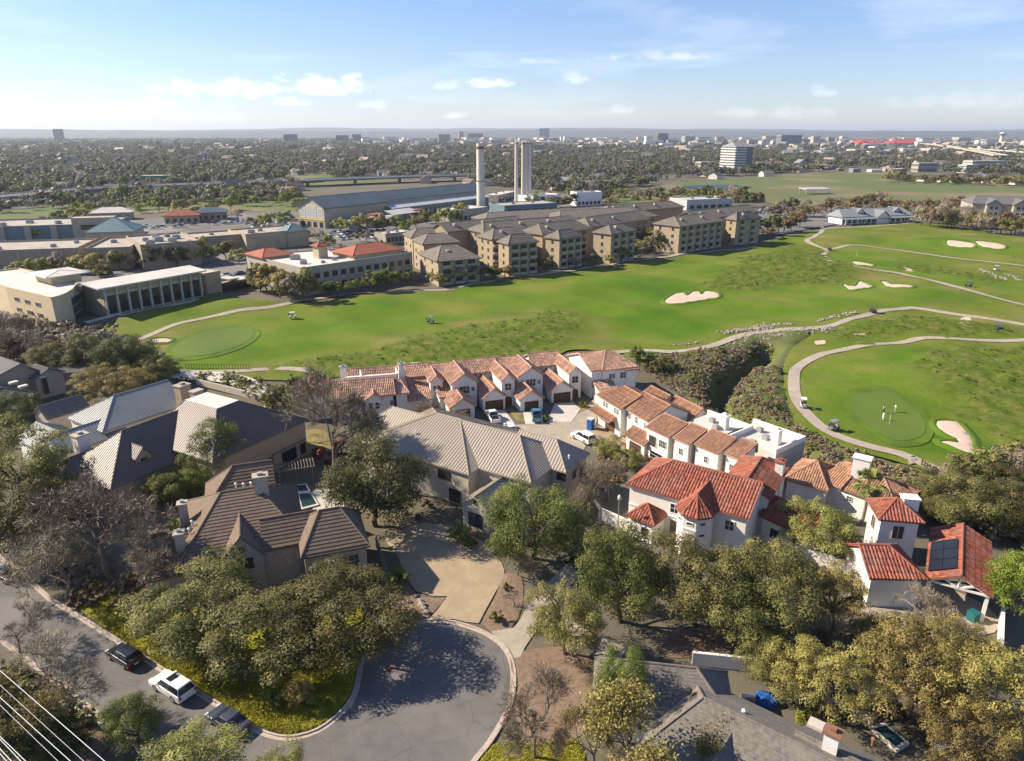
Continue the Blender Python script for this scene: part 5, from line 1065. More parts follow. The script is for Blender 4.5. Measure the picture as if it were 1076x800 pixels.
# ---------------------------------------------------------------- foliage
leafmat('leaf_oak', (.05, .055, .02), (.125, .122, .05), (.22, .20, .095))
leafmat('leaf_olive', (.078, .08, .026), (.185, .185, .07), (.30, .285, .125))
leafmat('leaf_green', (.04, .056, .014), (.105, .125, .036), (.19, .20, .068))
leafmat('leaf_bright', (.06, .09, .015), (.15, .19, .03), (.24, .27, .06))
leafmat('leaf_dark', (.028, .036, .016), (.072, .08, .035), (.14, .14, .07))
leafmat('leaf_yellow', (.095, .085, .03), (.215, .185, .075), (.33, .27, .115))
leafmat('leaf_rust', (.07, .046, .03), (.145, .10, .066), (.21, .15, .10), .1)
leafmat('leaf_twig', (.10, .08, .072), (.17, .138, .124), (.24, .20, .18), .0)
leafmat('leaf_redbush', (.04, .012, .014), (.10, .03, .03), (.15, .045, .04), .2)
leafmat('leaf_lawn', (.135, .14, .016), (.24, .225, .026), (.33, .30, .045)); leafmat('leaf_turf', (.045, .075, .008), (.085, .115, .015), (.14, .15, .03))
def rdir(rng, n): v = rng.normal(size=(n, 3)); return v / np.linalg.norm(v, axis=1, keepdims=True)
def leaf_quads(rng, c, nrm, size, asp=.6):
    """array of leaf-spray quads at points c facing nrm"""
    n = len(c); t = np.cross(nrm, rdir(rng, n)); t /= np.linalg.norm(t, axis=1, keepdims=True) + 1e-9; b = np.cross(nrm, t)
    s = size[:, None]; w = s * asp * rng.uniform(.6, 1.2, (n, 1)); V = np.empty((n, 4, 3))
    V[:, 0] = c - t * s * .5; V[:, 1] = c + b * w * .5; V[:, 2] = c + t * s * .5 + nrm * s * .12; V[:, 3] = c - b * w * .5
    return V.reshape(-1, 3)
def crown(seed, rx, rz, zc, nb, nl, leaf, material, br=(.2, .36), lower=-.55, sparse=0.0):
    """clumped crown: nb leafy masses inside a lumpy ellipsoid, nl sprays spread over their outer shells"""
    rng = np.random.default_rng(seed); d = rdir(rng, nb * 3); d = d[d[:, 2] > lower][:nb]; nb = len(d)
    lump = 1 + .16 * np.sin(3 * d[:, 0] + seed) + .14 * np.sin(4 * d[:, 1] + 2 * seed) + .1 * rng.normal(size=nb)
    rad = rng.uniform(.45, .86, nb) ** .8 * lump; C = d * rad[:, None] * np.array([rx, rx, rz]) + np.array([0, 0, zc]); br_ = rng.uniform(*br, nb) * rx; bt = rng.uniform(0, 1, nb)
    per = br_ ** 2 / np.sum(br_ ** 2); k = rng.choice(nb, nl, p=per); dl = rdir(rng, nl); dl[:, 2] = np.where(dl[:, 2] < -.35, -dl[:, 2], dl[:, 2])
    r = rng.uniform(.55, 1.08, nl); c = C[k] + dl * (br_[k] * r)[:, None] * np.array([1, 1, .8])
    nrm = dl + .55 * rdir(rng, nl) + np.array([0, 0, .35]); nrm /= np.linalg.norm(nrm, axis=1, keepdims=True)
    tint = np.clip(bt[k] * .72 + .28 * rng.random(nl), 0, 1)
    return leaf_quads(rng, c, nrm, rng.uniform(.6, 1.35, nl) * leaf), tint, C, br_
def limb(mb, rng, a, b, r0, r1, n=4, wob=.12):
    a, b = np.array(a, float), np.array(b, float); L_ = np.linalg.norm(b - a); pts = []
    for i in range(n + 1):
        t = i / n; p = a + (b - a) * t + rng.normal(size=3) * wob * L_ * .5 * math.sin(math.pi * t); p[2] += .10 * L_ * math.sin(math.pi * t); pts.append(p)
    mb.tube([tuple(p) for p in pts], [r0 + (r1 - r0) * i / n for i in range(n + 1)], 6); return pts
def leafy_proto(name, seed, mname, rx=5.0, rz=3.6, zc=5.0, nb=46, nl=9000, leaf=.34, barkm='bark', limbs=8, **kw):
    V, tint, C, br_ = crown(seed, rx, rz, zc, nb, nl, leaf, mname, **kw); cm = mesh_quads('crown', V, M(mname), tint)
    rng = np.random.default_rng(seed + 99); mb = MB(); fork = (rng.normal() * .3, rng.normal() * .3, max(.8, zc - rz * .75)); limb(mb, rng, (0, 0, -.3), fork, .055 * rx, .045 * rx, 3, .1)
    for i in rng.choice(len(C), min(limbs, len(C)), replace=False): limb(mb, rng, fork, C[i], .03 * rx, .008 * rx, 4)
    return dict(crown=cm, trunk=mb.mesh('trunk', M(barkm)), rx=rx, zc=zc, rz=rz)
def bare_proto(name, seed, H=9.0, levels=5, spread=.55, leaves=0, lm='leaf_yellow', barkm='twig', dense=1.0):
    """leafless tree: forking limbs down to fine twigs; trunk and limbs one mesh, twigs the crown"""
    rng = np.random.default_rng(seed); mb = MB(); tw = []; tips = []
    def grow(p, d, L_, r, lev):
        e = p + d * L_
        if lev <= 2: limb(mb, rng, p, e, r, r * .62, 3, .08)
        else:
            s = np.cross(d, rdir(rng, 1)[0]); s /= np.linalg.norm(s) + 1e-9; w = max(r, .012); m_ = (p + e) / 2 + rng.normal(size=3) * L_ * .06
            tw.append([p - s * w, p + s * w, m_ + s * w * .8, m_ - s * w * .8]); tw.append([m_ - s * w * .8, m_ + s * w * .8, e + s * w * .5, e - s * w * .5])
        if lev >= levels: tips.append(e); return
        n = int(rng.integers(2, 4)) + (2 if lev >= 2 else 1) + (1 if lev >= 3 and rng.random() < dense - .5 else 0)
        for i in range(n):
            q = rdir(rng, 1)[0]; nd = d * (1.0 - spread * .4) + q * spread * (1.15 if lev == 0 else .95) + np.array([0, 0, .10]); nd /= np.linalg.norm(nd)
            grow(p + (e - p) * rng.uniform(.55 if lev else .75, 1.0), nd, L_ * rng.uniform(.58, .82), r * .55, lev + 1)
    grow(np.array([0, 0, -.2]), np.array([rng.normal() * .08, rng.normal() * .08, 1.0]), H * .30, H * .017, 0)
    V = np.array(tw).reshape(-1, 3); tint = np.repeat(rng.random(len(tw) // 2), 2)
    cm = mesh_quads('crown', V, M('leaf_twig'), tint); rx = float(np.percentile(np.hypot(V[:, 0], V[:, 1]), 95)); z0, z1 = np.percentile(V[:, 2], [8, 97])
    pr = dict(crown=cm, trunk=mb.mesh('trunk', M(barkm)), rx=rx, zc=float((z0 + z1) / 2), rz=float((z1 - z0) / 2))
    if leaves:
        T = np.array(tips); k = rng.choice(len(T), leaves); c = T[k] + rng.normal(size=(leaves, 3)) * .22; pr['leaves'] = mesh_quads('leaves', leaf_quads(rng, c, rdir(rng, leaves), rng.uniform(.1, .2, leaves)), M(lm), rng.random(leaves))
    return pr
PRO = {}
for k in range(3): PRO['oak%d' % k] = leafy_proto('oak', 11 + k, 'leaf_oak', zc=4.3, nb=110, nl=30000, leaf=.19, br=(.13, .27), lower=-.75)
for k in range(3): PRO['olive%d' % k] = leafy_proto('olive', 21 + k, 'leaf_olive', zc=4.4, nb=100, nl=24000, leaf=.19, br=(.12, .26), lower=-.7)
for k in range(2): PRO['green%d' % k] = leafy_proto('green', 31 + k, 'leaf_green', rz=4.0, zc=4.5, nb=95, nl=24000, leaf=.195, br=(.13, .28), lower=-.8)
for k in range(3): PRO['yellow%d' % k] = leafy_proto('yellow', 41 + k, 'leaf_yellow', nb=130, nl=20000, leaf=.18, br=(.09, .19))
for k in range(2): PRO['dark%d' % k] = leafy_proto('dark', 51 + k, 'leaf_dark', zc=4.2, nb=90, nl=24000, leaf=.195, br=(.13, .28), lower=-.85)
PRO['bright0'] = leafy_proto('bright', 61, 'leaf_bright', rz=4.2, nb=56, nl=15000, leaf=.26)
for k in range(3): PRO['bare%d' % k] = bare_proto('bare', 71 + k, 9, 6, .62)
for k in range(2): PRO['thicket%d' % k] = bare_proto('thicket', 81 + k, 8, 6, .8, dense=1.3)
for k in range(2): PRO['semi%d' % k] = bare_proto('semi', 91 + k, 8, 5, .6, 9000, 'leaf_yellow')
for k in range(2): PRO['shrub%d' % k] = leafy_proto('shrub', 101 + k, 'leaf_green', rx=1.2, rz=.9, zc=.75, nb=16, nl=1100, leaf=.22, limbs=3, lower=-.9)
PRO['brownshrub0'] = bare_proto('brownshrub', 111, 3.2, 4, .9, dense=1.8)
PRO['redshrub0'] = leafy_proto('redshrub', 121, 'leaf_redbush', rx=1.2, rz=.8, zc=.7, nb=14, nl=800, leaf=.22, limbs=3, lower=-.9)
# lighter versions for trees a few pixels to a few dozen pixels tall
for nm, lm in (('oak', 'leaf_oak'), ('olive', 'leaf_olive'), ('green', 'leaf_green'), ('yellow', 'leaf_yellow'), ('dark', 'leaf_dark'), ('rust', 'leaf_rust'), ('bright', 'leaf_bright'), ('grey', 'leaf_twig')):
    for k in range(2): PRO['m_%s%d' % (nm, k)] = leafy_proto('m' + nm, 200 + 7 * k + len(nm), lm, rz=3.8, nb=26, nl=1700, leaf=.85 if nm != 'grey' else .55, limbs=4)
def tree(name, label, cat, kind, px, py, wpx, group=None, zs=1.0, base=False):
    """crown centred on photo pixel (px,py), wpx pixels wide; base=True: (px,py) is the foot instead"""
    pr = PRO[kind]; s = 1.0
    for _ in range(5):
        p = P(px, py, 0 if base else pr['zc'] * s * zs); d = proj(p)[2]; s = wpx * d / FPX / (2 * pr['rx'])
    z = hgt(p.x, p.y); o = thing(name, label, cat, (p.x, p.y, z), group); rz = random.uniform(0, 6.28)
    for part in ('trunk', 'crown', 'leaves'):
        if part in pr:
            c = bpy.data.objects.new(part, pr[part]); link(c, o); c.scale = (s, s, s * zs); c.rotation_euler = (0, 0, rz)
    return o
NEAR = [  # label, kind, px, py, width px, height factor
 ('big olive-green oak in front of the stone house, left of the pair', 'oak0', 207, 640, 150, .66), ('big olive-green oak shading the turning circle, right of the pair', 'oak1', 354, 648, 150, .72), ('oak crown between the pair in front of the stone house', 'oak2', 280, 660, 150, .66),
 ('dark green oak between the stone house and the tan metal roofs', 'dark0', 392, 506, 122, 1.05), ('round bright green oak in front of the limestone house', 'green0', 562, 545, 112, .95),
 ('large leafless brown tree left of the stone house', 'thicket0', 105, 552, 165, .95), ('leafless tree at the edge of the street, left of the stone house', 'thicket1', 60, 588, 110, .9), ('leafless tree beside the low wing of the stone house', 'bare1', 140, 575, 90, .9),
 ('olive oak at the left edge below the silver roof', 'olive0', 22, 490, 110, 1.1), ('dark oak at the left edge above the street', 'oak2', 12, 545, 100, 1.1), ('olive oak in front of the taupe metal roof', 'olive1', 58, 520, 70, 1.0),
 ('green oak in front of the taupe roofed house', 'green1', 222, 478, 70, 1.15), ('smaller green tree behind the stone house roof', 'oak1', 178, 512, 48, 1.0), ('bushy green tree by the tan house wall', 'green0', 200, 505, 42, 1.0), ('yellow-green tree between grey and silver roofs', 'yellow0', 117, 404, 78, .75), ('dark tree at left below the grey roofs', 'dark1', 12, 430, 60, .9),
 ('tall leafless tree between the tan house and the townhouses', 'bare0', 345, 425, 105, 1.1), ('leafless tree left of the tall bare one', 'bare2', 312, 432, 62, .95), ('dark shrubby tree beside the tan house wall', 'dark0', 286, 418, 26, 1.1), ('dark tree in front of the terrace townhouse', 'oak1', 402, 452, 60, .75), ('small bare tree in front of the clerestory townhouse', 'bare1', 452, 428, 46, .8), ('bare tree beside the garages above the tan roofs', 'bare2', 478, 440, 40, .8),
 ('pale olive tree overhanging the end of the turning circle', 'olive2', 596, 650, 90, 1.2), ('green oak in front of the white turret', 'green1', 655, 610, 110, 1.05), ('green-olive oak left of the villa drive', 'olive0', 735, 608, 120, 1.1), ('olive oak over the low red wing', 'olive1', 815, 615, 115, 1.15), ('dull green oak below the turret house', 'oak0', 775, 640, 110, 1.0), ('yellowish oak covering the low red tile wing', 'olive2', 862, 555, 85, 1.0), ('yellow tree in front of the lower villa roof', 'yellow1', 882, 625, 78, 1.1),
 ('large golden tree at the lower right', 'yellow0', 965, 700, 140, 1.0), ('golden tree at the right edge', 'yellow2', 1045, 725, 130, 1.15), ('golden tree behind the small lawn', 'yellow1', 868, 712, 110, .95), ('golden tree at the lower right corner', 'yellow0', 1015, 775, 110, 1.0), ('golden tree in front of the open pavilion', 'yellow2', 1000, 672, 75, .85), ('olive tree above the small lawn', 'olive0', 815, 695, 80, .9), ('olive tree between the golden ones', 'olive1', 925, 668, 60, .8),
 ('bright green tree at the right edge beside the pavilion', 'bright0', 1068, 615, 62, 1.5), ('dull green oak above the pavilion', 'oak0', 1018, 528, 95, .8), ('dark oak above the pavilion at the right edge', 'oak2', 1062, 535, 80, .95), ('dull oak at the edge of the brush right of the villa tower', 'oak1', 985, 532, 50, .8), ('dark oak at the end of the golf path', 'oak2', 1052, 505, 70, .7),
 ('leafless tree at the bottom beside the brown bed', 'bare0', 563, 735, 95, 1.05), ('leafless tree in front of the villa wall', 'bare2', 955, 640, 105, .8), ('bushy dark green tree at the lower left kerb', 'green1', 140, 757, 72, .9), ('wide olive-brown tree at the bottom left', 'olive2', 190, 822, 150, .65), ('olive-brown tree hiding the grey car', 'olive1', 285, 822, 90, .7),
 ('bare tree over the lower left pavement', 'bare1', 45, 705, 110, .8), ('thin bare tree at the left edge of the street', 'bare2', 12, 655, 70, .9), ('dark tree under the power lines', 'dark1', 45, 775, 90, .8), ('scrubby tree at the bottom left corner', 'semi0', 15, 735, 80, .9),
 ('small dark green tree over the grey shingle roof', 'green0', 652, 722, 58, 2.3), ('small yellow-leaved tree in front of the grey shingle house', 'semi0', 670, 768, 105, 1.0), ('yellow-leaved young tree at the bottom edge', 'semi1', 728, 782, 95, 1.0), ('yellow-leaved shrubby tree beside the brown bed', 'semi1', 628, 778, 90, .95),
 ('small tree with yellow leaves on the lawn by the turning circle', 'yellow2', 313, 728, 34, 1.0), ('reddish bare tree left of the white turret house', 'thicket0', 640, 500, 70, .95), ('second reddish bare tree beside the garden wall', 'thicket1', 612, 525, 46, .9), ('bare brown tree over the brown planting bed', 'thicket1', 545, 590, 40, .8),
 ('green tree beside the corner townhouse', 'olive1', 640, 470, 36, .8), ('olive tree in front of the portable toilet', 'olive0', 660, 482, 34, .8), ('brown-leaved oak behind the sandstone office', 'bare0', 12, 340, 50, .8), ('bare tree in front of the sandstone office', 'thicket0', 30, 366, 80, .7), ('bare tree at the edge of the left woods', 'thicket1', 5, 362, 60, .7), ('bare tree below the curved glass front', 'thicket0', 95, 362, 62, .6),
 ('dark oak in the clump above the grey roofs', 'dark0', 90, 372, 70, .8), ('largest dark oak in the clump beside the first green', 'dark1', 130, 375, 72, .85), ('green oak at the left of the dark clump', 'oak0', 55, 375, 60, .75), ('dark oak at the right end of the clump', 'oak1', 160, 388, 50, .8), ('dark oak behind the clump', 'dark0', 108, 366, 55, .6),
]
for lb_, kd, x, y, w_, zs in NEAR: tree('tree', lb_, 'tree', kd, x, y, w_, zs=zs)
# palm beside the orange tile house
mat('palm_leaf', (.2, .22, .06), .5, .4, 2); pp = P(905, 552, 0); o = thing('palm_tree', 'fan palm between the orange tile house and the villa tower', 'palm', pp); hp = 6.8
MB().tube([pp, pp + Vector((.15, 0, 3)), pp + Vector((0, 0, hp))], [.28, .24, .3], 8).build('trunk', M('bark_pale'), o)
rng = np.random.default_rng(5)
for k in range(34):
    a_, e_ = rng.uniform(0, 6.28), rng.uniform(-.7, 1.3); d = Vector((math.cos(a_) * math.cos(e_), math.sin(a_) * math.cos(e_), math.sin(e_))); st = pp + Vector((0, 0, hp)); en = st + d * rng.uniform(1.1, 1.7); mb = MB(); mb.bar(st, en, .05, .04)
    up = Vector((0, 0, 1)) - d * d.z; up = up.normalized() if up.length > .1 else Vector((1, 0, 0)); sd = d.cross(up)
    for j in range(11):
        t = R(-75 + 15 * j); v = (d * math.cos(t) + sd * math.sin(t)); tip = en + v * 1.25 + Vector((0, 0, -.25)); sw = (d * -math.sin(t) + sd * math.cos(t)) * .1
        mb.poly([en, en + v * .45 + sw, tip, en + v * .45 - sw])
    mb.build('frond', M('palm_leaf'), o)

# mid-distance belts of trees
TW = dict(olive='olive ', grey='bare grey ', yellow='yellow-green ', rust='brown ', green='green ', dark='dark green ', oak='dull green ', bright='bright green ')
LATER = {}
def belt(label, group, kinds, pts, n, w, jit=4.0, base=True, seed=1, zs=1.0, mass=False):
    rg = random.Random(seed); L_ = [math.hypot(b[0] - a[0], b[1] - a[1]) for a, b in zip(pts[:-1], pts[1:])]; T = sum(L_)
    ords = 'first second third fourth fifth sixth seventh eighth ninth tenth eleventh twelfth'.split()
    for k in range(n):
        t = T * (k + rg.uniform(.2, .8)) / n; i = 0
        while t > L_[i] and i < len(L_) - 1: t -= L_[i]; i += 1
        f_ = t / L_[i]; x = pts[i][0] + (pts[i + 1][0] - pts[i][0]) * f_; y = pts[i][1] + (pts[i + 1][1] - pts[i][1]) * f_ + rg.uniform(-jit, jit)
        kd = rg.choice(kinds)
        if mass:
            q = P(x, y); LATER.setdefault(kd, []).append((q.x, q.y, 0.0, w * rg.uniform(.75, 1.25) * proj(q)[2] / FPX / 10)); continue
        lab = (ords[k] + ' ' if n <= 17 and k < 12 else '') + TW[kd] + label + (' from left' if n <= 17 and k < 12 else ''); tree('tree', lab, 'tree', 'm_%s%d' % (kd, rg.randint(0, 1)), x, y, w * rg.uniform(.75, 1.25), group, zs * rg.uniform(.85, 1.15), base)
belt('tree below the red roofed office by the fairway', 'trees below the red roofed office', ['olive', 'grey', 'olive', 'yellow'], [(262, 302), (300, 316), (330, 316)], 9, 26, 3, seed=2)
belt('tree along the shaded side of the red roofed office', 'trees beside the red roofed office', ['olive', 'green', 'yellow'], [(338, 313), (400, 306), (432, 300)], 7, 22, 2, seed=3)
belt('tree in the row below the first apartments', 'trees below the first apartments', ['olive', 'rust', 'grey', 'green'], [(452, 300), (490, 296), (540, 291)], 13, 18, 3, seed=4)
belt('tree in the gaps of the apartment row', 'trees in front of the apartments', ['olive', 'grey', 'dark'], [(555, 287), (615, 281), (650, 276), (690, 268)], 9, 14, 2, seed=5)
belt('tree in the courtyard gap of the apartments', 'trees in the apartment courtyard', ['dark', 'grey', 'oak'], [(665, 262), (700, 262), (712, 258)], 9, 20, 4, seed=6)
belt('tree at the right end of the apartment row', 'trees right of the apartments', ['dark', 'rust', 'grey', 'oak'], [(800, 252), (825, 247), (842, 238)], 9, 18, 3, seed=7)
belt('tree between the stores and the sandstone office', 'trees behind the sandstone office', ['yellow', 'olive', 'dark', 'grey', 'oak'], [(20, 288), (70, 290), (110, 292), (150, 284), (185, 282), (240, 270), (256, 282)], 17, 22, 4, seed=8)
belt('tree in the retail parking lots', 'parking lot trees', ['olive', 'oak', 'yellow', 'grey', 'bright', 'dark'], [(20, 252), (110, 234), (130, 228), (200, 232), (250, 228), (300, 240), (290, 256), (330, 262), (420, 262)], 34, 15, 8, seed=9)
belt('tree in the hangar forecourt', 'trees beside the market hall', ['olive', 'green', 'rust', 'bright'], [(352, 245), (375, 238), (400, 246), (440, 240), (470, 236), (490, 228)], 14, 17, 5, seed=10)
belt('tree between market hall and highway', 'trees behind the market hall', ['olive', 'grey', 'oak', 'bright'], [(80, 222), (150, 216), (230, 212), (310, 212), (320, 232)], 70, 13, 6, seed=11, mass=True)
belt('tree in the belt round the clubhouse', 'trees round the clubhouse', ['rust', 'grey', 'grey', 'oak', 'rust'], [(806, 228), (850, 226), (880, 222), (930, 222), (970, 226), (1020, 228)], 46, 14, 6, seed=12)
belt('tree on the slope below the condominium', 'trees below the condominium', ['rust', 'grey', 'grey', 'olive'], [(965, 236), (1010, 240), (1050, 246), (1090, 252)], 24, 20, 4, seed=13)
belt('tree behind the apartment roofs', 'trees behind the apartments', ['oak', 'rust', 'grey', 'dark', 'olive'], [(560, 214), (620, 213), (680, 212), (740, 214), (800, 213)], 60, 13, 5, seed=14, mass=True)
belt('tree beside the cart path above the ravine', 'trees at the ravine', ['dark', 'oak', 'green'], [(662, 384), (685, 390), (700, 396)], 5, 20, 5, seed=15)
belt('tree in the row of houses beyond the field', 'trees among the field houses', ['oak', 'grey', 'olive', 'dark'], [(930, 191), (1000, 193), (1085, 196)], 50, 10, 1.5, seed=21, mass=True)
belt('tree in the small wood above the left office', 'trees at the left edge', ['grey', 'rust', 'dark', 'olive'], [(-20, 384), (40, 378), (90, 374), (140, 386)], 12, 28, 4, seed=16)
belt('tree in the brush right of the golf path', 'oaks beside the golf path', ['oak', 'oak', 'grey', 'olive'], [(985, 522), (1030, 512), (1076, 505), (1090, 540), (1030, 560)], 13, 40, 8, seed=17)
# ---------------------------------------------------------------- scattered vegetation that nobody could count (instanced)
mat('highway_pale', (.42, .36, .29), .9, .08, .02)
def gn_scatter(name, pts, scl, proto_mesh, label, seed=0, kind='stuff', cat=None):
    """one object: proto_mesh instanced on pts with size scl and random turn"""
    ob = bpy.data.objects.new(proto_mesh.name + '_source', proto_mesh)
    me = bpy.data.meshes.new(name); n = len(pts); me.vertices.add(n); me.vertices.foreach_set('co', np.asarray(pts, np.float32).ravel())
    r = np.random.default_rng(seed); a = me.attributes.new('sc', 'FLOAT_VECTOR', 'POINT'); s = np.asarray(scl)[:, None] * np.stack([r.uniform(.8, 1.2, n), r.uniform(.8, 1.2, n), r.uniform(.75, 1.2, n)], 1); a.data.foreach_set('vector', s.astype(np.float32).ravel())
    a = me.attributes.new('ro', 'FLOAT_VECTOR', 'POINT'); q = np.zeros((n, 3)); q[:, 2] = r.uniform(0, 6.28, n); a.data.foreach_set('vector', q.astype(np.float32).ravel())
    o = mobj(name, me); ng = bpy.data.node_groups.new(name, 'GeometryNodeTree'); ng.interface.new_socket('Geometry', in_out='INPUT', socket_type='NodeSocketGeometry'); ng.interface.new_socket('Geometry', in_out='OUTPUT', socket_type='NodeSocketGeometry')
    gi, go = ng.nodes.new('NodeGroupInput'), ng.nodes.new('NodeGroupOutput'); ip = ng.nodes.new('GeometryNodeInstanceOnPoints'); oi = ng.nodes.new('GeometryNodeObjectInfo'); oi.inputs['Object'].default_value = ob; oi.inputs['As Instance'].default_value = True
    def attr(nm): x = ng.nodes.new('GeometryNodeInputNamedAttribute'); x.data_type = 'FLOAT_VECTOR'; x.inputs['Name'].default_value = nm; return x.outputs['Attribute']
    ng.links.new(gi.outputs[0], ip.inputs['Points']); ng.links.new(oi.outputs['Geometry'], ip.inputs['Instance']); ng.links.new(attr('sc'), ip.inputs['Scale']); ng.links.new(attr('ro'), ip.inputs['Rotation']); ng.links.new(ip.outputs[0], go.inputs[0])
    m = o.modifiers.new('scatter', 'NODES'); m.node_group = ng; tag(o, label, cat, None, kind); return o
def low_crown(seed, lm, nl=110, leaf=2.0, rx=4.2, rz=3.2):
    V, tint, C, b_ = crown(seed, rx, rz, 3.6, 12, nl, leaf, lm, br=(.3, .5)); return mesh_quads('wood_crown', V, M(lm), tint)
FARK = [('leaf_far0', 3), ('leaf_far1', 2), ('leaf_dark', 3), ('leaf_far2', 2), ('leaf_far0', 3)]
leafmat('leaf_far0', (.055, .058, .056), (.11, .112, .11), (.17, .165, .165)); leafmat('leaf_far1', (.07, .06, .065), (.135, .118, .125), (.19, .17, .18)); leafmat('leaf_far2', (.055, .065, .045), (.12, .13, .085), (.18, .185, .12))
WOODLINE = [(-300, 230), (0, 225), (60, 220), (130, 218), (220, 215), (305, 211), (330, 192), (480, 191), (530, 197), (620, 206), (660, 199), (740, 187), (900, 179), (1076, 187), (1400, 196)]
FIELDS = [[(640, 213), (690, 196), (740, 191), (830, 184), (920, 182), (1030, 190), (1076, 194), (1076, 207), (1020, 211), (930, 213), (860, 217), (780, 213), (700, 217)], [(100, 208), (180, 198), (300, 190), (400, 186), (420, 190), (380, 194), (300, 200), (180, 208)], [(300, 186), (345, 183), (350, 190), (310, 193)]]
HWY_L = [(-120, 224), (0, 216), (60, 209), (130, 204), (200, 201), (300, 197), (420, 192), (520, 189)]
rg = np.random.default_rng(77)
def wood_points(n, d0, d1):
    """points spread evenly over the ground between two distances, inside a wide view wedge"""
    d = np.sqrt(rg.uniform(d0 ** 2, d1 ** 2, n)); t = rg.uniform(-.92, .92, n); return d * np.tan(t * .80), d
def to_px(x, y, z=0):
    dz = z - CAMH; d = y * math.cos(PITCH) - dz * math.sin(PITCH); v = y * math.sin(PITCH) + dz * math.cos(PITCH); return CX + FPX * x / d, CY - FPX * v / d
wl_x, wl_y = zip(*WOODLINE)
PT = []
for n, d0, d1, s in ((38000, 480, 2300, 1.25), (30000, 2300, 6500, 1.75)):
    x, y = wood_points(n, d0, d1); px, py = to_px(x, y); ok = py < np.interp(px, wl_x, wl_y)
    for F_ in FIELDS: ok &= ~inpoly(px, py, F_)
    hy = np.interp(px, *zip(*HWY_L)); ok &= ~((np.abs(py - hy) < 2.6) & (px < 520))
    clump = np.sin(x / 47 + 1.7 * np.sin(y / 61)) + np.sin(y / 73 + 1.3 * np.sin(x / 39)) + rg.normal(size=n) * .8; ok &= (clump > -.6) | (py > 194)
    urban = (px > 850) & (py > 148) & (py < 186); ok &= ~(urban & (rg.random(n) < .6)); ok &= ~((py > 144) & (py < 156) & (px > 380) & (rg.random(n) < .9))
    PT.append(np.stack([x[ok], y[ok], np.zeros(ok.sum()), s * rg.uniform(.7, 1.35, ok.sum())], 1))
PT = np.concatenate(PT); kind_i = rg.choice(len(FARK) * 2, len(PT))
for i in range(len(FARK) * 2):
    lm = FARK[i // 2][0]; q = PT[kind_i == i]; gn_scatter('far_woods', q[:, :3], q[:, 3], low_crown(300 + i, lm), 'wooded suburb stretching to the horizon', i)
for i, (kd, q) in enumerate(LATER.items()):
    q = np.array(q); gn_scatter('distant_trees', q[:, :3], q[:, 3], PRO['m_%s0' % kd]['crown'], 'distant trees reading as one mass between roads and roofs', 30 + i)
# brush in and round the ravine
def in_px(poly, n, seed):
    r = np.random.default_rng(seed); w = np.array(pxs(poly)); x = r.uniform(w[:, 0].min(), w[:, 0].max(), n * 4); y = r.uniform(w[:, 1].min(), w[:, 1].max(), n * 4); k = inpoly(x, y, [tuple(p) for p in w]); x, y = x[k][:n], y[k][:n]
    return np.stack([x, y, hgt(x, y)], 1)
BR = [(660, 378), (705, 376), (755, 368), (795, 358), (815, 362), (800, 385), (818, 392), (820, 420), (835, 448), (870, 466), (930, 490), (985, 508), (960, 530), (900, 500), (850, 490), (815, 474), (780, 452), (740, 430), (690, 398)]
VP = leafy_proto('v', 401, 'leaf_olive', rx=1.2, rz=.8, zc=.6, nb=10, nl=260, leaf=.35, limbs=1, lower=-.9)
for i, (lm, n, sc) in enumerate((('leaf_rust', 420, .6), ('leaf_olive', 300, .5), ('leaf_twig', 620, .62), ('leaf_green', 140, .55), ('leaf_dark', 20, .8))):
    V, tint, C, b_ = crown(410 + i, 1.3, .9, .6, 10, 320, .34, lm, lower=-.9); me = mesh_quads('scrub', V, M(lm), tint); q = in_px(BR, n, 500 + i); q = q[q[:, 2] > -3.2]; gn_scatter('ravine_scrub', q, np.random.default_rng(i).uniform(.5, 1.4, len(q)) * sc, me, 'brown and green scrub filling the ravine and its banks', i)
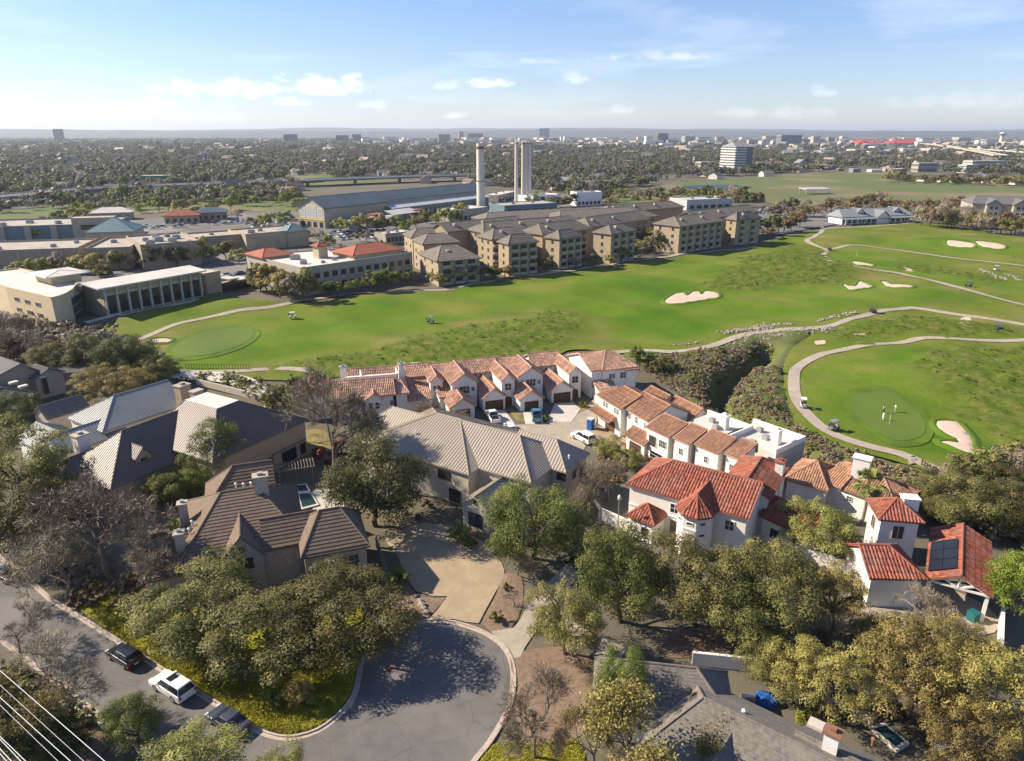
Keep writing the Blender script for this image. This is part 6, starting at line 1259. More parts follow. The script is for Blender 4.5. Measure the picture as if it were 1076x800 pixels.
for i, (poly, lm, n, sc) in enumerate((([(985, 505), (1090, 490), (1150, 520), (1090, 575), (1040, 560), (975, 545)], 'leaf_twig', 180, 1.3), ([(985, 505), (1090, 490), (1150, 520), (1090, 575), (1040, 560), (975, 545)], 'leaf_oak', 160, 1.3), ([(-20, 345), (60, 338), (150, 365), (180, 395), (120, 392), (40, 372), (-20, 380)], 'leaf_twig', 260, 1.5), ([(-20, 345), (60, 338), (150, 365), (180, 395), (120, 392), (40, 372), (-20, 380)], 'leaf_dark', 120, 1.5),
                                   ([(190, 400), (225, 402), (255, 412), (280, 430), (300, 440), (330, 430), (340, 405), (300, 408), (262, 400), (225, 392)], 'leaf_olive', 110, .8), ([(0, 705), (40, 712), (95, 770), (70, 800), (-20, 790)], 'leaf_dark', 60, .75), ([(0, 705), (40, 712), (95, 770), (70, 800), (-20, 790)], 'leaf_olive', 40, .7), ([(630, 478), (660, 470), (690, 485), (655, 500), (640, 520), (622, 510)], 'leaf_rust', 70, .7), ([(395, 470), (480, 480), (486, 520), (440, 545), (400, 540)], 'leaf_dark', 70, .6), ([(560, 560), (620, 545), (660, 565), (700, 590), (650, 610), (590, 600)], 'leaf_dark', 90, .6), ([(800, 560), (900, 560), (910, 640), (830, 650)], 'leaf_oak', 70, .7), ([(800, 660), (960, 650), (1070, 690), (1070, 800), (950, 780), (860, 740)], 'leaf_rust', 130, .5),
                                   ([(60, 640), (90, 622), (150, 605), (190, 615), (150, 630), (110, 640)], 'leaf_rust', 60, .6), ([(0, 560), (30, 560), (120, 600), (90, 620), (40, 605)], 'leaf_twig', 80, .8))):
    V, tint, C, b_ = crown(450 + i, 1.3, .9, .6, 10, 320, .32, lm, lower=-.9); me = mesh_quads('undergrowth', V, M(lm), tint); q = in_px(poly, n, 600 + i); gn_scatter('undergrowth', q, np.random.default_rng(i).uniform(.5, 1.4, len(q)) * sc, me, 'scrubby undergrowth between houses and trees', i)
# grass tufts on the street lawns
for i, (poly, n, lm) in enumerate((([(95, 640), (125, 671), (173, 702), (226, 735), (275, 765), (302, 771), (332, 764), (356, 746), (370, 720), (330, 700), (240, 690), (170, 650), (115, 625)], 6500, 'leaf_lawn'), ([(505, 805), (520, 784), (560, 783), (608, 780), (612, 808)], 900, 'leaf_lawn'), ([(838, 745), (870, 742), (880, 760), (855, 775), (838, 765)], 350, 'leaf_green'))):
    r = np.random.default_rng(i); c = r.normal(size=(14, 3)) * np.array([.16, .16, 0]) + np.array([0, 0, .10]); nn_ = r.normal(size=(14, 3)) * np.array([1, 1, .4]) + np.array([0, 0, 1.1]); nn_ /= np.linalg.norm(nn_, axis=1, keepdims=True); V = leaf_quads(r, c, nn_, r.uniform(.14, .28, 14), .4); me = mesh_quads('grass_tuft', V, M(lm), r.random(14)); q = in_px(poly, n, 700 + i); gn_scatter('grass', q, r.uniform(.6, 1.4, len(q)), me, 'rough yellow-green grass on the verge', i)
for i, lm in enumerate(('leaf_turf', 'leaf_turf', 'leaf_bright')):
    r = np.random.default_rng(40 + i); c = r.normal(size=(16, 3)) * np.array([.3, .3, 0]) + np.array([0, 0, .18]); nn_ = r.normal(size=(16, 3)) * np.array([1, 1, .5]) + np.array([0, 0, .9]); nn_ /= np.linalg.norm(nn_, axis=1, keepdims=True); me = mesh_quads('rough_tuft', leaf_quads(r, c, nn_, r.uniform(.3, .55, 16), .5), M(lm), r.random(16) * .6)
    w = (rm_ > .7) & (r.random(nv) < (.3, .1, .12)[i]) & (co[:, 1] < 330); q = co[w] + np.column_stack([r.normal(size=(w.sum(), 2)) * .6, np.zeros(w.sum())]); gn_scatter('rough_grass', q, r.uniform(.4, 1.0, len(q)), me, 'shaggy tufts of rough grass on the golf mounds', i)
# limestone blocks
def rock_mesh(seed):
    r = np.random.default_rng(seed); bm = bmesh.new(); bmesh.ops.create_icosphere(bm, subdivisions=1, radius=.6)
    for v in bm.verts: v.co = Vector(np.sign(v.co) * np.abs(v.co) ** .7 * r.uniform(.8, 1.15)); v.co.z *= .75
    me = bpy.data.meshes.new('rock'); bm.to_mesh(me); bm.free(); me.materials.append(M('rock')); return me
for i, (line, n, sc, jw) in enumerate((([(705, 364), (720, 363), (735, 360)], 30, .7, 1.0), ([(756, 351), (770, 349), (790, 346), (810, 343), (832, 341)], 130, .9, 1.6), ([(806, 356), (815, 354), (830, 350), (845, 348), (873, 346)], 170, 1.0, 2.2), ([(775, 360), (782, 365), (778, 372), (800, 370), (795, 385), (785, 392), (780, 396)], 220, .9, 3.0), ([(860, 338), (875, 334), (898, 329)], 70, .9, 1.2), ([(1030, 284), (1045, 289), (1058, 295)], 60, 1.1, 1.5), ([(1062, 290), (1076, 296)], 30, 1.1, 1.5), ([(990, 386), (1000, 391), (1012, 395), (1022, 395)], 26, .45, .5), ([(790, 378), (768, 392), (755, 408), (763, 428), (784, 446)], 240, .8, 3.6), ([(1010, 341), (1020, 341)], 8, .7, 1), ([(955, 488), (965, 484)], 10, .8, 1))):
    r = np.random.default_rng(800 + i); L_ = smooth_line(gxs(line), .3); k = r.choice(len(L_), n); q = np.array(L_)[k] + r.normal(size=(n, 2)) * jw * .5; z = hgt(q[:, 0], q[:, 1]) + .25
    gn_scatter('limestone_rocks', np.column_stack([q, z]), r.uniform(.25, .7, n) * sc, rock_mesh(i), 'pale limestone blocks banked along path and ravine', i)

# ---------------------------------------------------------------- hills on the horizon
mat('hill', (.03, .038, .03), .95, .35, .004, 0, 1, col2=(.075, .075, .06), coord='Position')
def hills(d, base, amp, seed, x0=-26000, x1=26000):
    r = np.random.default_rng(seed); n = 260; xs_ = np.linspace(x0, x1, n); ph = r.uniform(0, 6.28, 9); h = base + amp * sum(np.sin(xs_ / w_ + p_) * a_ for w_, p_, a_ in zip((5200, 2600, 1500, 900, 520, 300, 170, 110, 70), ph, (.5, .4, .3, .2, .14, .1, .06, .05, .04)))
    V, F_ = [], []
    for j, (dy, k) in enumerate(((-2600, -.02), (-1300, .42), (-500, .8), (0, 1.0), (1500, .6), (4000, -.05))):
        V += [(x, d + dy + 400 * math.sin(x / 3000 + seed), max(k * hh, -2) + (r.normal() * 3 if 0 < k < 1 else 0)) for x, hh in zip(xs_, h)]
    for j in range(5):
        for i in range(n - 1): a_ = j * n + i; F_.append((a_, a_ + 1, a_ + 1 + n, a_ + n))
    tag(mobj('hills', mesh_np('hills', V, F_, M('hill'), True)), kind='structure')
hills(12500, 92, 30, 1); hills(17500, 135, 42, 2)

for k, q in enumerate(([(20, 176), (90, 172), (110, 174), (40, 179)], [(190, 172), (270, 168), (290, 170), (210, 175)], [(430, 176), (500, 173), (505, 176), (440, 179)], [(570, 176), (640, 172), (660, 175), (590, 180)], [(120, 163), (220, 160), (230, 162), (130, 165)], [(300, 165), (390, 162), (395, 164), (310, 167)], [(600, 164), (680, 161), (690, 163), (610, 166)], [(880, 168), (960, 164), (1000, 166), (900, 171)], [(1000, 172), (1080, 170), (1080, 174), (1005, 175)], [(720, 166), (760, 164), (765, 167), (725, 168)])):
    drape('clearing', pxs(q), 40, .4 + .1 * k, M('field' if k % 3 else 'parking'))
for k, q in enumerate(([(-20, 186), (120, 178), (300, 172), (470, 168)], [(540, 186), (600, 178), (700, 170), (820, 165)], [(620, 160), (760, 158), (900, 158)], [(840, 178), (930, 172), (1076, 168)], [(0, 168), (200, 163), (420, 159), (560, 157)])):
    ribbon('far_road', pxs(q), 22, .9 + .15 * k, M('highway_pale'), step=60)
# ---------------------------------------------------------------- highways
def highway(name, pts, width, z, m, deck=True):
    L_ = smooth_line(pxs(pts), 25); v, f = [], []
    for i, p in enumerate(L_):
        a_, b_ = L_[max(i - 1, 0)], L_[min(i + 1, len(L_) - 1)]; d = Vector((b_[0] - a_[0], b_[1] - a_[1])).normalized()
        for s in (1, -1):
            for zz in (z, z - 1.4): v.append((p[0] - d.y * width / 2 * s, p[1] + d.x * width / 2 * s, zz))
    for i in range(len(L_) - 1): a_ = 4 * i; f += [(a_ + 2, a_ + 6, a_ + 4, a_), (a_, a_ + 4, a_ + 5, a_ + 1), (a_ + 6, a_ + 2, a_ + 3, a_ + 7), (a_ + 5, a_ + 7, a_ + 3, a_ + 1)]
    o = tag(mobj(name, mesh_np(name, v, f, m)), kind='structure')
    for i in range(0, len(L_), 2):
        MB().box((L_[i][0], L_[i][1], 0), 3, 3, z - 1.2).build('pier', M('concrete'), o)
    for s in (1, -1):
        b_ = MB(); ed = offset(L_, s * (width / 2 - .4))
        for p, q in zip(ed[:-1], ed[1:]): b_.bar((*p, z + .5), (*q, z + .5), .4, 1.0)
        b_.build('barrier', M('concrete_pale'), o)
    return L_
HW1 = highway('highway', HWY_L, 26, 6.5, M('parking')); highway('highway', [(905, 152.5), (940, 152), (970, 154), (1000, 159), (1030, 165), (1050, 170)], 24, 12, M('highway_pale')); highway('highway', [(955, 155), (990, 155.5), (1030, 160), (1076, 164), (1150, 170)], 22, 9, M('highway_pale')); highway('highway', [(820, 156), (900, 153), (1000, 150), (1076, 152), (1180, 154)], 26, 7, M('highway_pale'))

# ---------------------------------------------------------------- far buildings
mat('far_white', (.62, .58, .52), .8, .06, .02); mat('far_grey', (.22, .23, .24), .7, .08, .02); mat('far_blue', (.10, .13, .16), .3, .1, .02, spec=.5); mat('far_tan', (.42, .35, .28), .85, .08, .02); mat('far_brown', (.16, .13, .11), .8, .1, .02); mat('far_red', (.42, .06, .06), .7, .1, .02); mat('green_wall', (.015, .15, .085), .6, .08, .05)
def far_block(name, label, px, yb, wpx, hpx, m, dep=.6, ang=12, floors=0, cols=0, roofm='grey_membrane', group=None, wm='glass'):
    p = P(px - wpx / 2, yb); d = proj(p)[2]; L_ = wpx * d / FPX; h = hpx * d / FPX * 1.0; f = frame(p, R(ang)); o = thing(name, label, 'building', p, group); MB().prism([f(0, 0, h), f(L_, 0, h), f(L_, L_ * dep, h), f(0, L_ * dep, h)], h).build('wall', M(m), o)
    MB().prism([f(.02 * L_, .02 * L_, h + .03 * h), f(.98 * L_, .02 * L_, h + .03 * h), f(.98 * L_, L_ * dep * .97, h + .03 * h), f(.02 * L_, L_ * dep * .97, h + .03 * h)], .03 * h - .01).build('roof', M(roofm), o)
    for k in range(floors):
        for side in ((f(0, 0), f(L_, 0)), (f(0, L_ * dep), f(0, 0))):
            for j in range(max(cols, 1)):
                a_, b_ = side; LL = (b_ - a_).length; window(o, a_, b_, (j + .5) / max(cols, 1), h * (k + .25) / floors, LL / max(cols, 1) * .86, h / floors * .55, 1, 1, fm=m, gl=wm, fr=h / floors * .04, out=.3)
    return o
FB = [('slender tan tower block far off at the left', 62, 151, 8, 14, 'far_tan', .8, 8, 3), ('dark glass tower in the far left cluster', 301, 151, 5, 9, 'far_blue', .8, 6, 2), ('grey glass block right of the far left cluster', 308, 151, 9, 9, 'far_blue', .7, 6, 3), ('low dark office slab in the middle distance skyline', 360, 151, 13, 8, 'far_blue', .6, 5, 4), ('brown office block in the middle skyline', 375, 150, 9, 8, 'far_brown', .6, 5, 3),
      ('broad white office block with bays on the skyline', 467, 151, 12, 9, 'far_tan', .6, 5, 4), ('tall tan block beside the thick smokestack top', 485, 148, 5, 9, 'far_tan', .7, 6, 2), ('dark blocks right of the tan block', 500, 148, 16, 7, 'far_brown', .5, 5, 4), ('blue-grey twin tower above the slim smokestacks', 572, 146, 11, 10, 'far_blue', .6, 7, 3), ('dark brown office tower right of centre', 697, 151, 12, 10, 'far_brown', .7, 7, 3), ('grey office tower with pale end right of centre', 725, 152, 11, 8, 'hangar_pale', .8, 6, 3), ('long dark office slab right of the grey tower', 752, 154, 34, 4, 'far_blue', .3, 3, 8),
      ('grey apartment towers on the right skyline', 832, 154, 24, 11, 'far_grey', .4, 7, 7), ('white tower on the right skyline', 858, 152, 8, 8, 'far_white', .6, 6, 3), ('tan block on the right skyline', 874, 151, 8, 6, 'far_tan', .6, 5, 3), ('slim pale church-like tower in the trees', 731, 176, 4, 10, 'far_tan', 1.0, 5, 1), ('low pale office with dark windows left of the glass tower', 744, 180, 16, 9, 'far_tan', .8, 2, 5), ('long white office with window bands at the right', 1040, 181, 40, 11, 'far_white', .35, 4, 12), ('white stepped office left of the long white one', 1022, 182, 16, 8, 'far_white', .7, 3, 5),
      ('cream arcade building among far trees at the right', 975, 181, 22, 9, 'far_tan', .5, 2, 5), ('dark green drum-sided building in the left distance', 167, 193, 38, 7.5, 'green_wall', .5, 0, 0), ('brick school left of the green building', 139, 191, 18, 6, 'far_brown', .6, 2, 5)]
for lb_, px, yb, w_, h_, m_, dp, fl, cl in FB: far_block('tower_block' if h_ > 7 else 'office_block', lb_, px, yb, w_, h_, m_, dp, RNG.uniform(4, 18), fl, cl, wm='far_blue')
# stepped glass office tower
a_ = P(771, 182); d_ = proj(a_)[2]; k = d_ / FPX; f = frame(a_, R(22)); o = thing('glass_office_tower', 'stepped office tower with pale bands and dark glass at the right', 'building', a_); L1, h1_ = 22 * k, 26 * k
MB().prism([f(0, 0, h1_), f(L1, 0, h1_), f(L1, L1 * 1.1, h1_), f(0, L1 * 1.1, h1_)], h1_).build('wall', M('far_blue'), o); tp_ = MB(); tp_.prism([f(2, 2, h1_), f(L1, 2, h1_), f(L1, L1 * 1.0, h1_), f(2, L1 * 1.0, h1_)][::-1], off=Vector((0, 0, .01))); 
ro = Roof(o, M('far_grey'), None, .5); Wing(ro, MB(), f(0, 0), f(L1, 0), L1 * 1.1, h1_, 5 * k, h0=4 * k, h1=4 * k, over=.2); ro.build()
for j in range(10):
    for A_, B_ in ((f(0, 0), f(L1 * .62, 0)), (f(0, L1 * 1.1), f(0, 0))): 
        d__ = (B_ - A_).normalized(); nn_ = Vector((d__.y, -d__.x, 0)) * .4; z = h1_ * (j + .3) / 10; MB().bar(A_ + nn_ + Vector((0, 0, z)), B_ + nn_ + Vector((0, 0, z)), .8, h1_ / 10 * .5).build('band', M('far_white'), o)
# red-roofed transit halls, control tower
for lb_, px, w_ in (('left of the two bright red roofs on the right skyline', 917, 30), ('right of the two bright red roofs on the right skyline', 957, 40)):
    a_ = P(px - w_ / 2, 153.5); k = proj(a_)[2] / FPX; f = frame(a_, R(5)); o = thing('red_roofed_hall', lb_, 'building', a_); ro = Roof(o, M('far_red'), None, 2); w = MB(); Wing(ro, w, f(0, 0), f(w_ * k, 0), w_ * k * .7, 2.6 * k, 4.0 * k, h0=w_ * k * .3, h1=w_ * k * .4, over=1); w.build('wall', M('far_tan'), o); ro.build()
a_ = P(1051, 153); k = proj(a_)[2] / FPX; o = thing('control_tower', 'pale control tower on the right skyline', 'tower', a_); MB().lathe(a_, [(2.2 * k, 0), (1.7 * k, 9 * k), (3.0 * k, 10.5 * k), (3.0 * k, 12 * k), (1.5 * k, 13 * k)], 12).build('shaft', M('far_white'), o); MB().lathe(a_ + Vector((0, 0, 10.6 * k)), [(3.1 * k, 0), (3.1 * k, 1.2 * k)], 12).build('cab_glass', M('far_blue'), o)
# strip of low white commercial buildings on the plain, and houses in the woods
rb = random.Random(4)
def far_low(group, label, n, xr, yr, wr, hr, mats_, fl=0):
    for k in range(n):
        x = rb.uniform(*xr); y = rb.uniform(*yr); far_block('warehouse', label, x, y, rb.uniform(*wr), rb.uniform(*hr), rb.choice(mats_), rb.uniform(.3, .8), rb.uniform(0, 30), 0, 0, rb.choice(['white_membrane', 'grey_membrane', 'far_white']), group)
far_low('white commercial strip on the skyline', 'small pale commercial building in the skyline strip', 70, (380, 700), (148, 154), (6, 20), (2.6, 5.0), ['far_white', 'far_tan', 'far_white'])
far_low('commercial buildings on the right plain', 'small pale commercial building on the right plain', 95, (690, 1090), (147, 163), (5, 18), (2.4, 4.8), ['far_white', 'far_tan', 'far_grey', 'far_white'])
far_low('commercial buildings behind the field', 'low pale building behind the brown field', 36, (800, 1080), (165, 182), (6, 20), (2, 4), ['far_white', 'far_tan', 'far_grey', 'far_brown'])
far_low('commercial buildings on the left plain', 'small pale building on the left skyline', 30, (0, 380), (148, 162), (4, 14), (2, 3.6), ['far_white', 'far_tan'])
hm = {}
for i, (wm_, rm_) in enumerate((('far_white', 'slate_grey'), ('far_tan', 'shingle_taupe'), ('far_white', 'shingle_taupe'), ('far_tan', 'tile_brown'))):
    ro = Roof(None, None); mb = MB(); wg = Wing(ro, mb, (-7, -5), (7, -5), 10, 3.6, 2.8, over=.3); rm = MB(); [rm.prism(p if downslope(p)[0].dot((p[1] - p[0]).cross(p[2] - p[1])) > 0 else p[::-1], .3) for p in ro.p]; hm[i] = (mb.mesh('wall', M(wm_)), rm.mesh('roof', M(rm_)))
nH = 0
while nH < 260:
    x, y = rb.uniform(0, 1076), 158 + 45 * rb.random() ** 1.3
    if y > np.interp(x, wl_x, wl_y) + 2 or any(bool(inpoly(x, y, F_)) for F_ in FIELDS): continue
    p = P(x, y); i = rb.randint(0, 3); s = rb.uniform(1.0, 1.35) * (1 + max(0, 182 - y) * .012); o = thing('suburban_house', 'small gabled house showing through the far trees', 'house', p, 'houses among the far trees')
    for nm, me in (('wall', hm[i][0]), ('roof', hm[i][1])): c = bpy.data.objects.new(nm, me); link(c, o); c.scale = (s, s, s); c.rotation_euler = (0, 0, rb.uniform(0, 3.1))
    rz = rb.uniform(0, 3.1)
    for c in o.children: c.rotation_euler = (0, 0, rz)
    nH += 1
# the roofs beyond those, too small to tell apart
x, y = wood_points(1300, 520, 5200); px_, py_ = to_px(x, y); ok = (py_ < np.interp(px_, wl_x, wl_y) - 3) & (py_ > 147)
for F_ in FIELDS: ok &= ~inpoly(px_, py_, F_)
rk = rg.integers(0, 4, len(x)); rs = rg.uniform(1.0, 1.6, len(x)) * (1 + np.clip(178 - py_, 0, 40) * .015)
for i in range(4):
    w = MB(); ro = Roof(None, None); Wing(ro, w, (-7, -5), (7, -5), 10, 5.0, 3.0, over=.3); [w.prism(p if downslope(p)[0].dot((p[1] - p[0]).cross(p[2] - p[1])) > 0 else p[::-1], .3) for p in ro.p]
    me = w.mesh('roof_speck', M(('far_tan', 'shingle_taupe', 'far_brown', 'far_grey')[i])); k = ok & (rk == i); gn_scatter('far_roofs', np.column_stack([x[k], y[k], np.zeros(k.sum())]), rs[k], me, 'scattered roofs of the far suburb', 60 + i)
# white houses along the far side of the field
for k in range(13):
    x = 935 + 11.5 * k + rb.uniform(-3, 3); y = 189.5 + (k * .35) + rb.uniform(-1, 1); p = P(x, y); o = thing('row_house', 'first second third fourth fifth sixth seventh eighth ninth tenth eleventh twelfth thirteenth'.split()[k] + ' pale gabled house from the left along the far edge of the field', 'house', p, 'houses along the field'); i = rb.choice((0, 1, 2)); s = rb.uniform(.85, 1.2); rz = rb.uniform(-.5, .6)
    for nm, me in (('wall', hm[i][0]), ('roof', hm[i][1])): c = bpy.data.objects.new(nm, me); link(c, o); c.scale = (s, s, s * 1.2); c.rotation_euler = (0, 0, rz)
# ---------------------------------------------------------------- vehicles
def paint(name, col, rough=.28):
    m = mat(name, col, rough, .04, .8, spec=.5); m.node_tree.nodes['Principled BSDF'].inputs['Coat Weight'].default_value = .6; return m
paint('paint_white', (.78, .78, .76)); paint('paint_black', (.012, .013, .015)); paint('paint_slate', (.05, .06, .085)); paint('paint_blue', (.06, .22, .34)); paint('paint_grey', (.22, .22, .23)); paint('paint_red', (.28, .02, .02)); paint('paint_silver', (.45, .46, .47))
def bevelled(mb, name, m, amt=.07, seg=2):
    bm = bmesh.new(); vs = [bm.verts.new(v) for v in mb.v]
    for f in mb.f: bm.faces.new([vs[i] for i in f])
    bmesh.ops.recalc_face_normals(bm, faces=bm.faces); bmesh.ops.bevel(bm, geom=list(bm.edges), offset=amt, segments=seg, affect='EDGES', profile=.6)
    me = bpy.data.meshes.new(name); bm.to_mesh(me); bm.free(); me.materials.append(m); me.polygons.foreach_set('use_smooth', [True] * len(me.polygons)); me.update(); return me
def side_prism(prof, w0, w1=None, z0=None, z1=None):
    """side profile (x,z) extruded across; half width runs from w0 at z0 to w1 at z1"""
    mb = MB(); hw = lambda z: w0 if w1 is None else w0 + (w1 - w0) * (z - z0) / (z1 - z0); n = len(prof)
    for s in (1, -1): mb.v += [(x, s * hw(z), z) for x, z in prof]
    mb.f.append(tuple(range(n))); mb.f.append(tuple(range(2 * n - 1, n - 1, -1)))
    for i in range(n): j = (i + 1) % n; mb.f.append((i, i + n, j + n, j))
    return mb
CARS = {'suv': dict(L=5.2, W=2.02, belt=1.13, roof=1.84, hood=1.12, g=(-2.52, -2.28, .45, 1.2), wb=2.95, wr=.40), 'crossover': dict(L=4.5, W=1.88, belt=1.0, roof=1.6, hood=.98, g=(-2.15, -1.75, .3, 1.15), wb=2.65, wr=.35), 'sedan': dict(L=4.8, W=1.86, belt=.93, roof=1.44, hood=.9, g=(-1.85, -1.0, .25, 1.15), wb=2.8, wr=.33), 'pickup': dict(L=5.8, W=2.0, belt=1.15, roof=1.88, hood=1.13, g=(-.75, -.55, .75, 1.45), wb=3.6, wr=.40)}
def car(name, label, typ, px, py, heading, pm, sunroof=False, zb=.06, group=None):
    c = CARS[typ]; L_, W_ = c['L'], c['W']; p = P(px, py, .8); o = thing(name, label, 'pickup' if typ == 'pickup' else 'car', (p.x, p.y, zb), group, rz=R(heading)); h = L_ / 2; g0, g1, g2, g3 = c['g']; b = c['belt']
    prof = [(-h, .42), (-h, b - .12), (-h + .1, b), (g3 - .05, b), (h - .35, c['hood'] - .1), (h - .04, c['hood'] - .3), (h, .42), (h - .15, .28), (-h + .15, .28)]
    if typ == 'pickup': prof = [(-h, .45), (-h, 1.02), (-.8, 1.02), (-.75, b), (g3, b), (h - .35, c['hood'] - .06), (h - .04, c['hood'] - .25), (h, .45), (h - .15, .3), (-h + .15, .3)]
    mobj('body', bevelled(side_prism(prof, W_ / 2), 'body', pm), o)
    gw = W_ / 2 - .06; gp = [(g0, b - .02), (g1, c['roof'] - .07), (g2, c['roof'] - .07), (g3, b - .02)]; mobj('windows', bevelled(side_prism(gp, gw, gw - .24, b, c['roof']), 'windows', M('glass'), .03, 1), o)
    rw = gw - .2; rp = [(g1 - .03, c['roof'] - .08), (g1 + .1, c['roof']), (g2 - .12, c['roof'] + .01), (g2 + .04, c['roof'] - .08)]; ro = mobj('roof', bevelled(side_prism(rp, rw), 'roof', pm, .03, 2), o)
    if sunroof: mobj('sunroof', MB().box((g2 - .75, 0, c['roof'] + .0), .8, 1.0, .03).mesh('sunroof', M('glass')), ro)
    for s in (1, -1):
        pl = MB(); zr = c['roof'] - .07; e = .015
        for (x0, x1) in ((g0 + .02, g1 + .02), (g3 - .02, g2 - .02), ((g0 + g3) / 2, (g1 + g2) / 2 + .05)): pl.bar((x0, s * (gw + e), b - .05), (x1, s * (gw - .22 + e), zr + .02), .09, .06)
        mobj('pillar', pl.mesh('pillar', pm), o)['kind'] = 'stuff'
        mobj('headlight', MB().box((h - .1, s * (W_ / 2 - .28), c['hood'] - .38), .16, .38, .16).mesh('headlight', M('lamp_clear')), o); mobj('tail_light', MB().box((-h + .03, s * (W_ / 2 - .16), b - .4), .1, .22, .34).mesh('tail_light', M('red_lamp')), o); mobj('mirror', MB().box((g3 - .25, s * (W_ / 2 + .1), b), .14, .2, .14).mesh('mirror', pm), o)
        for x in (c['wb'] / 2 + .05, -c['wb'] / 2 + .05):
            t = MB().tube([(x, s * (W_ / 2 - .2), c['wr']), (x, s * (W_ / 2 + .02), c['wr'])], c['wr'], 18).mesh('wheel', M('tyre')); wo_ = mobj('wheel', t, o); mobj('rim', MB().tube([(x, s * (W_ / 2), c['wr']), (x, s * (W_ / 2 + .035), c['wr'])], c['wr'] * .62, 12).mesh('rim', M('chrome')), wo_)
    mobj('plate', MB().box((-h - .01, 0, b - .5), .03, .5, .16).mesh('plate', M('white_metal')), o)
    if typ == 'pickup': mobj('bed', MB().box((-h + .15 + (h - .95) / 2, 0, 1.0), h - 1.05, W_ - .35, .035).mesh('bed', M('black_metal')), o)
    return o
car('parked_car', 'black SUV parked at the kerb in front of the white one', 'crossover', 130.5, 687.5, 148, M('paint_black')); car('parked_car', 'white SUV with dark sunroof parked along the kerb', 'suv', 181, 720, 148, M('paint_white'), True); car('parked_car', 'dark slate car half hidden by the olive-brown tree', 'sedan', 239, 755, 148, M('paint_slate')); car('parked_car', 'black car at the left edge of the street', 'sedan', 5, 601, 148, M('paint_black'))
car('pickup_truck', 'white pickup on the driveway of the wide garage', 'pickup', 517.5, 437, 108, M('paint_white')); car('pickup_truck', 'blue pickup on the driveway in the court', 'pickup', 564, 436, 92, M('paint_blue')); car('parked_car', 'white car parked at the mouth of the court', 'crossover', 536, 449, 100, M('paint_white')); car('parked_car', 'white van-like car beside the building site', 'suv', 613, 459, 125, M('paint_white'))
# small cars in the lots and on the highway
def small_car(m):
    mb = MB(); b = side_prism([(-2.2, .35), (-2.2, .95), (-1.7, 1.0), (1.1, .98), (2.15, .8), (2.2, .35)], .9); mb.v += b.v; mb.f += b.f; return mb.mesh('small_car', M(m))
cm_ = [small_car(m) for m in ('paint_white', 'paint_black', 'paint_slate', 'paint_grey', 'paint_red', 'paint_silver', 'paint_white', 'paint_silver')]
gm_ = side_prism([(-1.5, .95), (-1.1, 1.42), (.35, 1.42), (1.0, .95)], .82, .66, .95, 1.42).mesh('windows', M('glass')); rc = random.Random(9)
def cars_in(label, group, quad, nx_, ny_, ang, fill=.75, z=.35):
    q = [Vector(pxy(*c)) for c in quad]
    for i in range(nx_):
        for j in range(ny_):
            if rc.random() > fill: continue
            u, v = (i + rc.uniform(.4, .6)) / nx_, (j + .5) / ny_; p = (q[0] * (1 - u) + q[1] * u) * (1 - v) + (q[3] * (1 - u) + q[2] * u) * v; o = bpy.data.objects.new('parked_car', rc.choice(cm_)); link(o); o.location = (p.x, p.y, z); o.rotation_euler = (0, 0, R(ang) + rc.choice((0, math.pi)) + rc.uniform(-.04, .04)); tag(o, label, 'car', group); g = bpy.data.objects.new('windows', gm_); link(g, o)
cars_in('car in the rows of the market hall parking lot', 'cars at the market hall', [(335, 256), (425, 250), (440, 242), (350, 244)], 14, 4, 60); cars_in('car in the retail parking lot', 'cars in the retail lot', [(120, 246), (250, 236), (290, 230), (150, 238)], 22, 3, 30, .5); cars_in('car behind the thick smokestack', 'cars behind the smokestack', [(500, 222), (540, 216), (545, 209), (512, 213)], 8, 6, 70, .8); cars_in('car by the left gable of the market hall', 'cars left of the market hall', [(262, 244), (312, 242), (312, 232), (270, 234)], 10, 4, 60, .7); cars_in('car near the grey store', 'cars near the grey store', [(0, 256), (60, 250), (64, 247), (0, 252)], 8, 2, 20, .6); cars_in('car in the clubhouse lot', 'cars at the clubhouse', [(800, 238), (838, 230), (838, 226), (805, 230)], 9, 4, 20, .6); cars_in('car right of the clubhouse', 'cars right of the clubhouse', [(968, 227), (1005, 226), (1005, 222), (970, 223)], 10, 3, 20, .8); cars_in('car in the lot behind the last apartments', 'cars behind the apartments', [(795, 226), (835, 224), (835, 220), (800, 221)], 8, 3, 10, .7); cars_in('car outside the red roofed office', 'cars beside the office', [(232, 300), (256, 296), (254, 288), (236, 290)], 4, 3, 45, .7)
for i in range(4, len(HW1) - 3):
    if rc.random() < .75:
        a_, b_ = HW1[i], HW1[i + 1]; d = Vector((b_[0] - a_[0], b_[1] - a_[1])).normalized(); lane = rc.choice((-9, -5.5, 5.5, 9)); o = bpy.data.objects.new('moving_car', rc.choice(cm_)); link(o); o.location = (a_[0] - d.y * lane, a_[1] + d.x * lane, 6.52); o.rotation_euler = (0, 0, math.atan2(d.y, d.x)); tag(o, 'car driving on the elevated highway at the left', 'car', 'cars on the highway'); g = bpy.data.objects.new('windows', gm_); link(g, o)
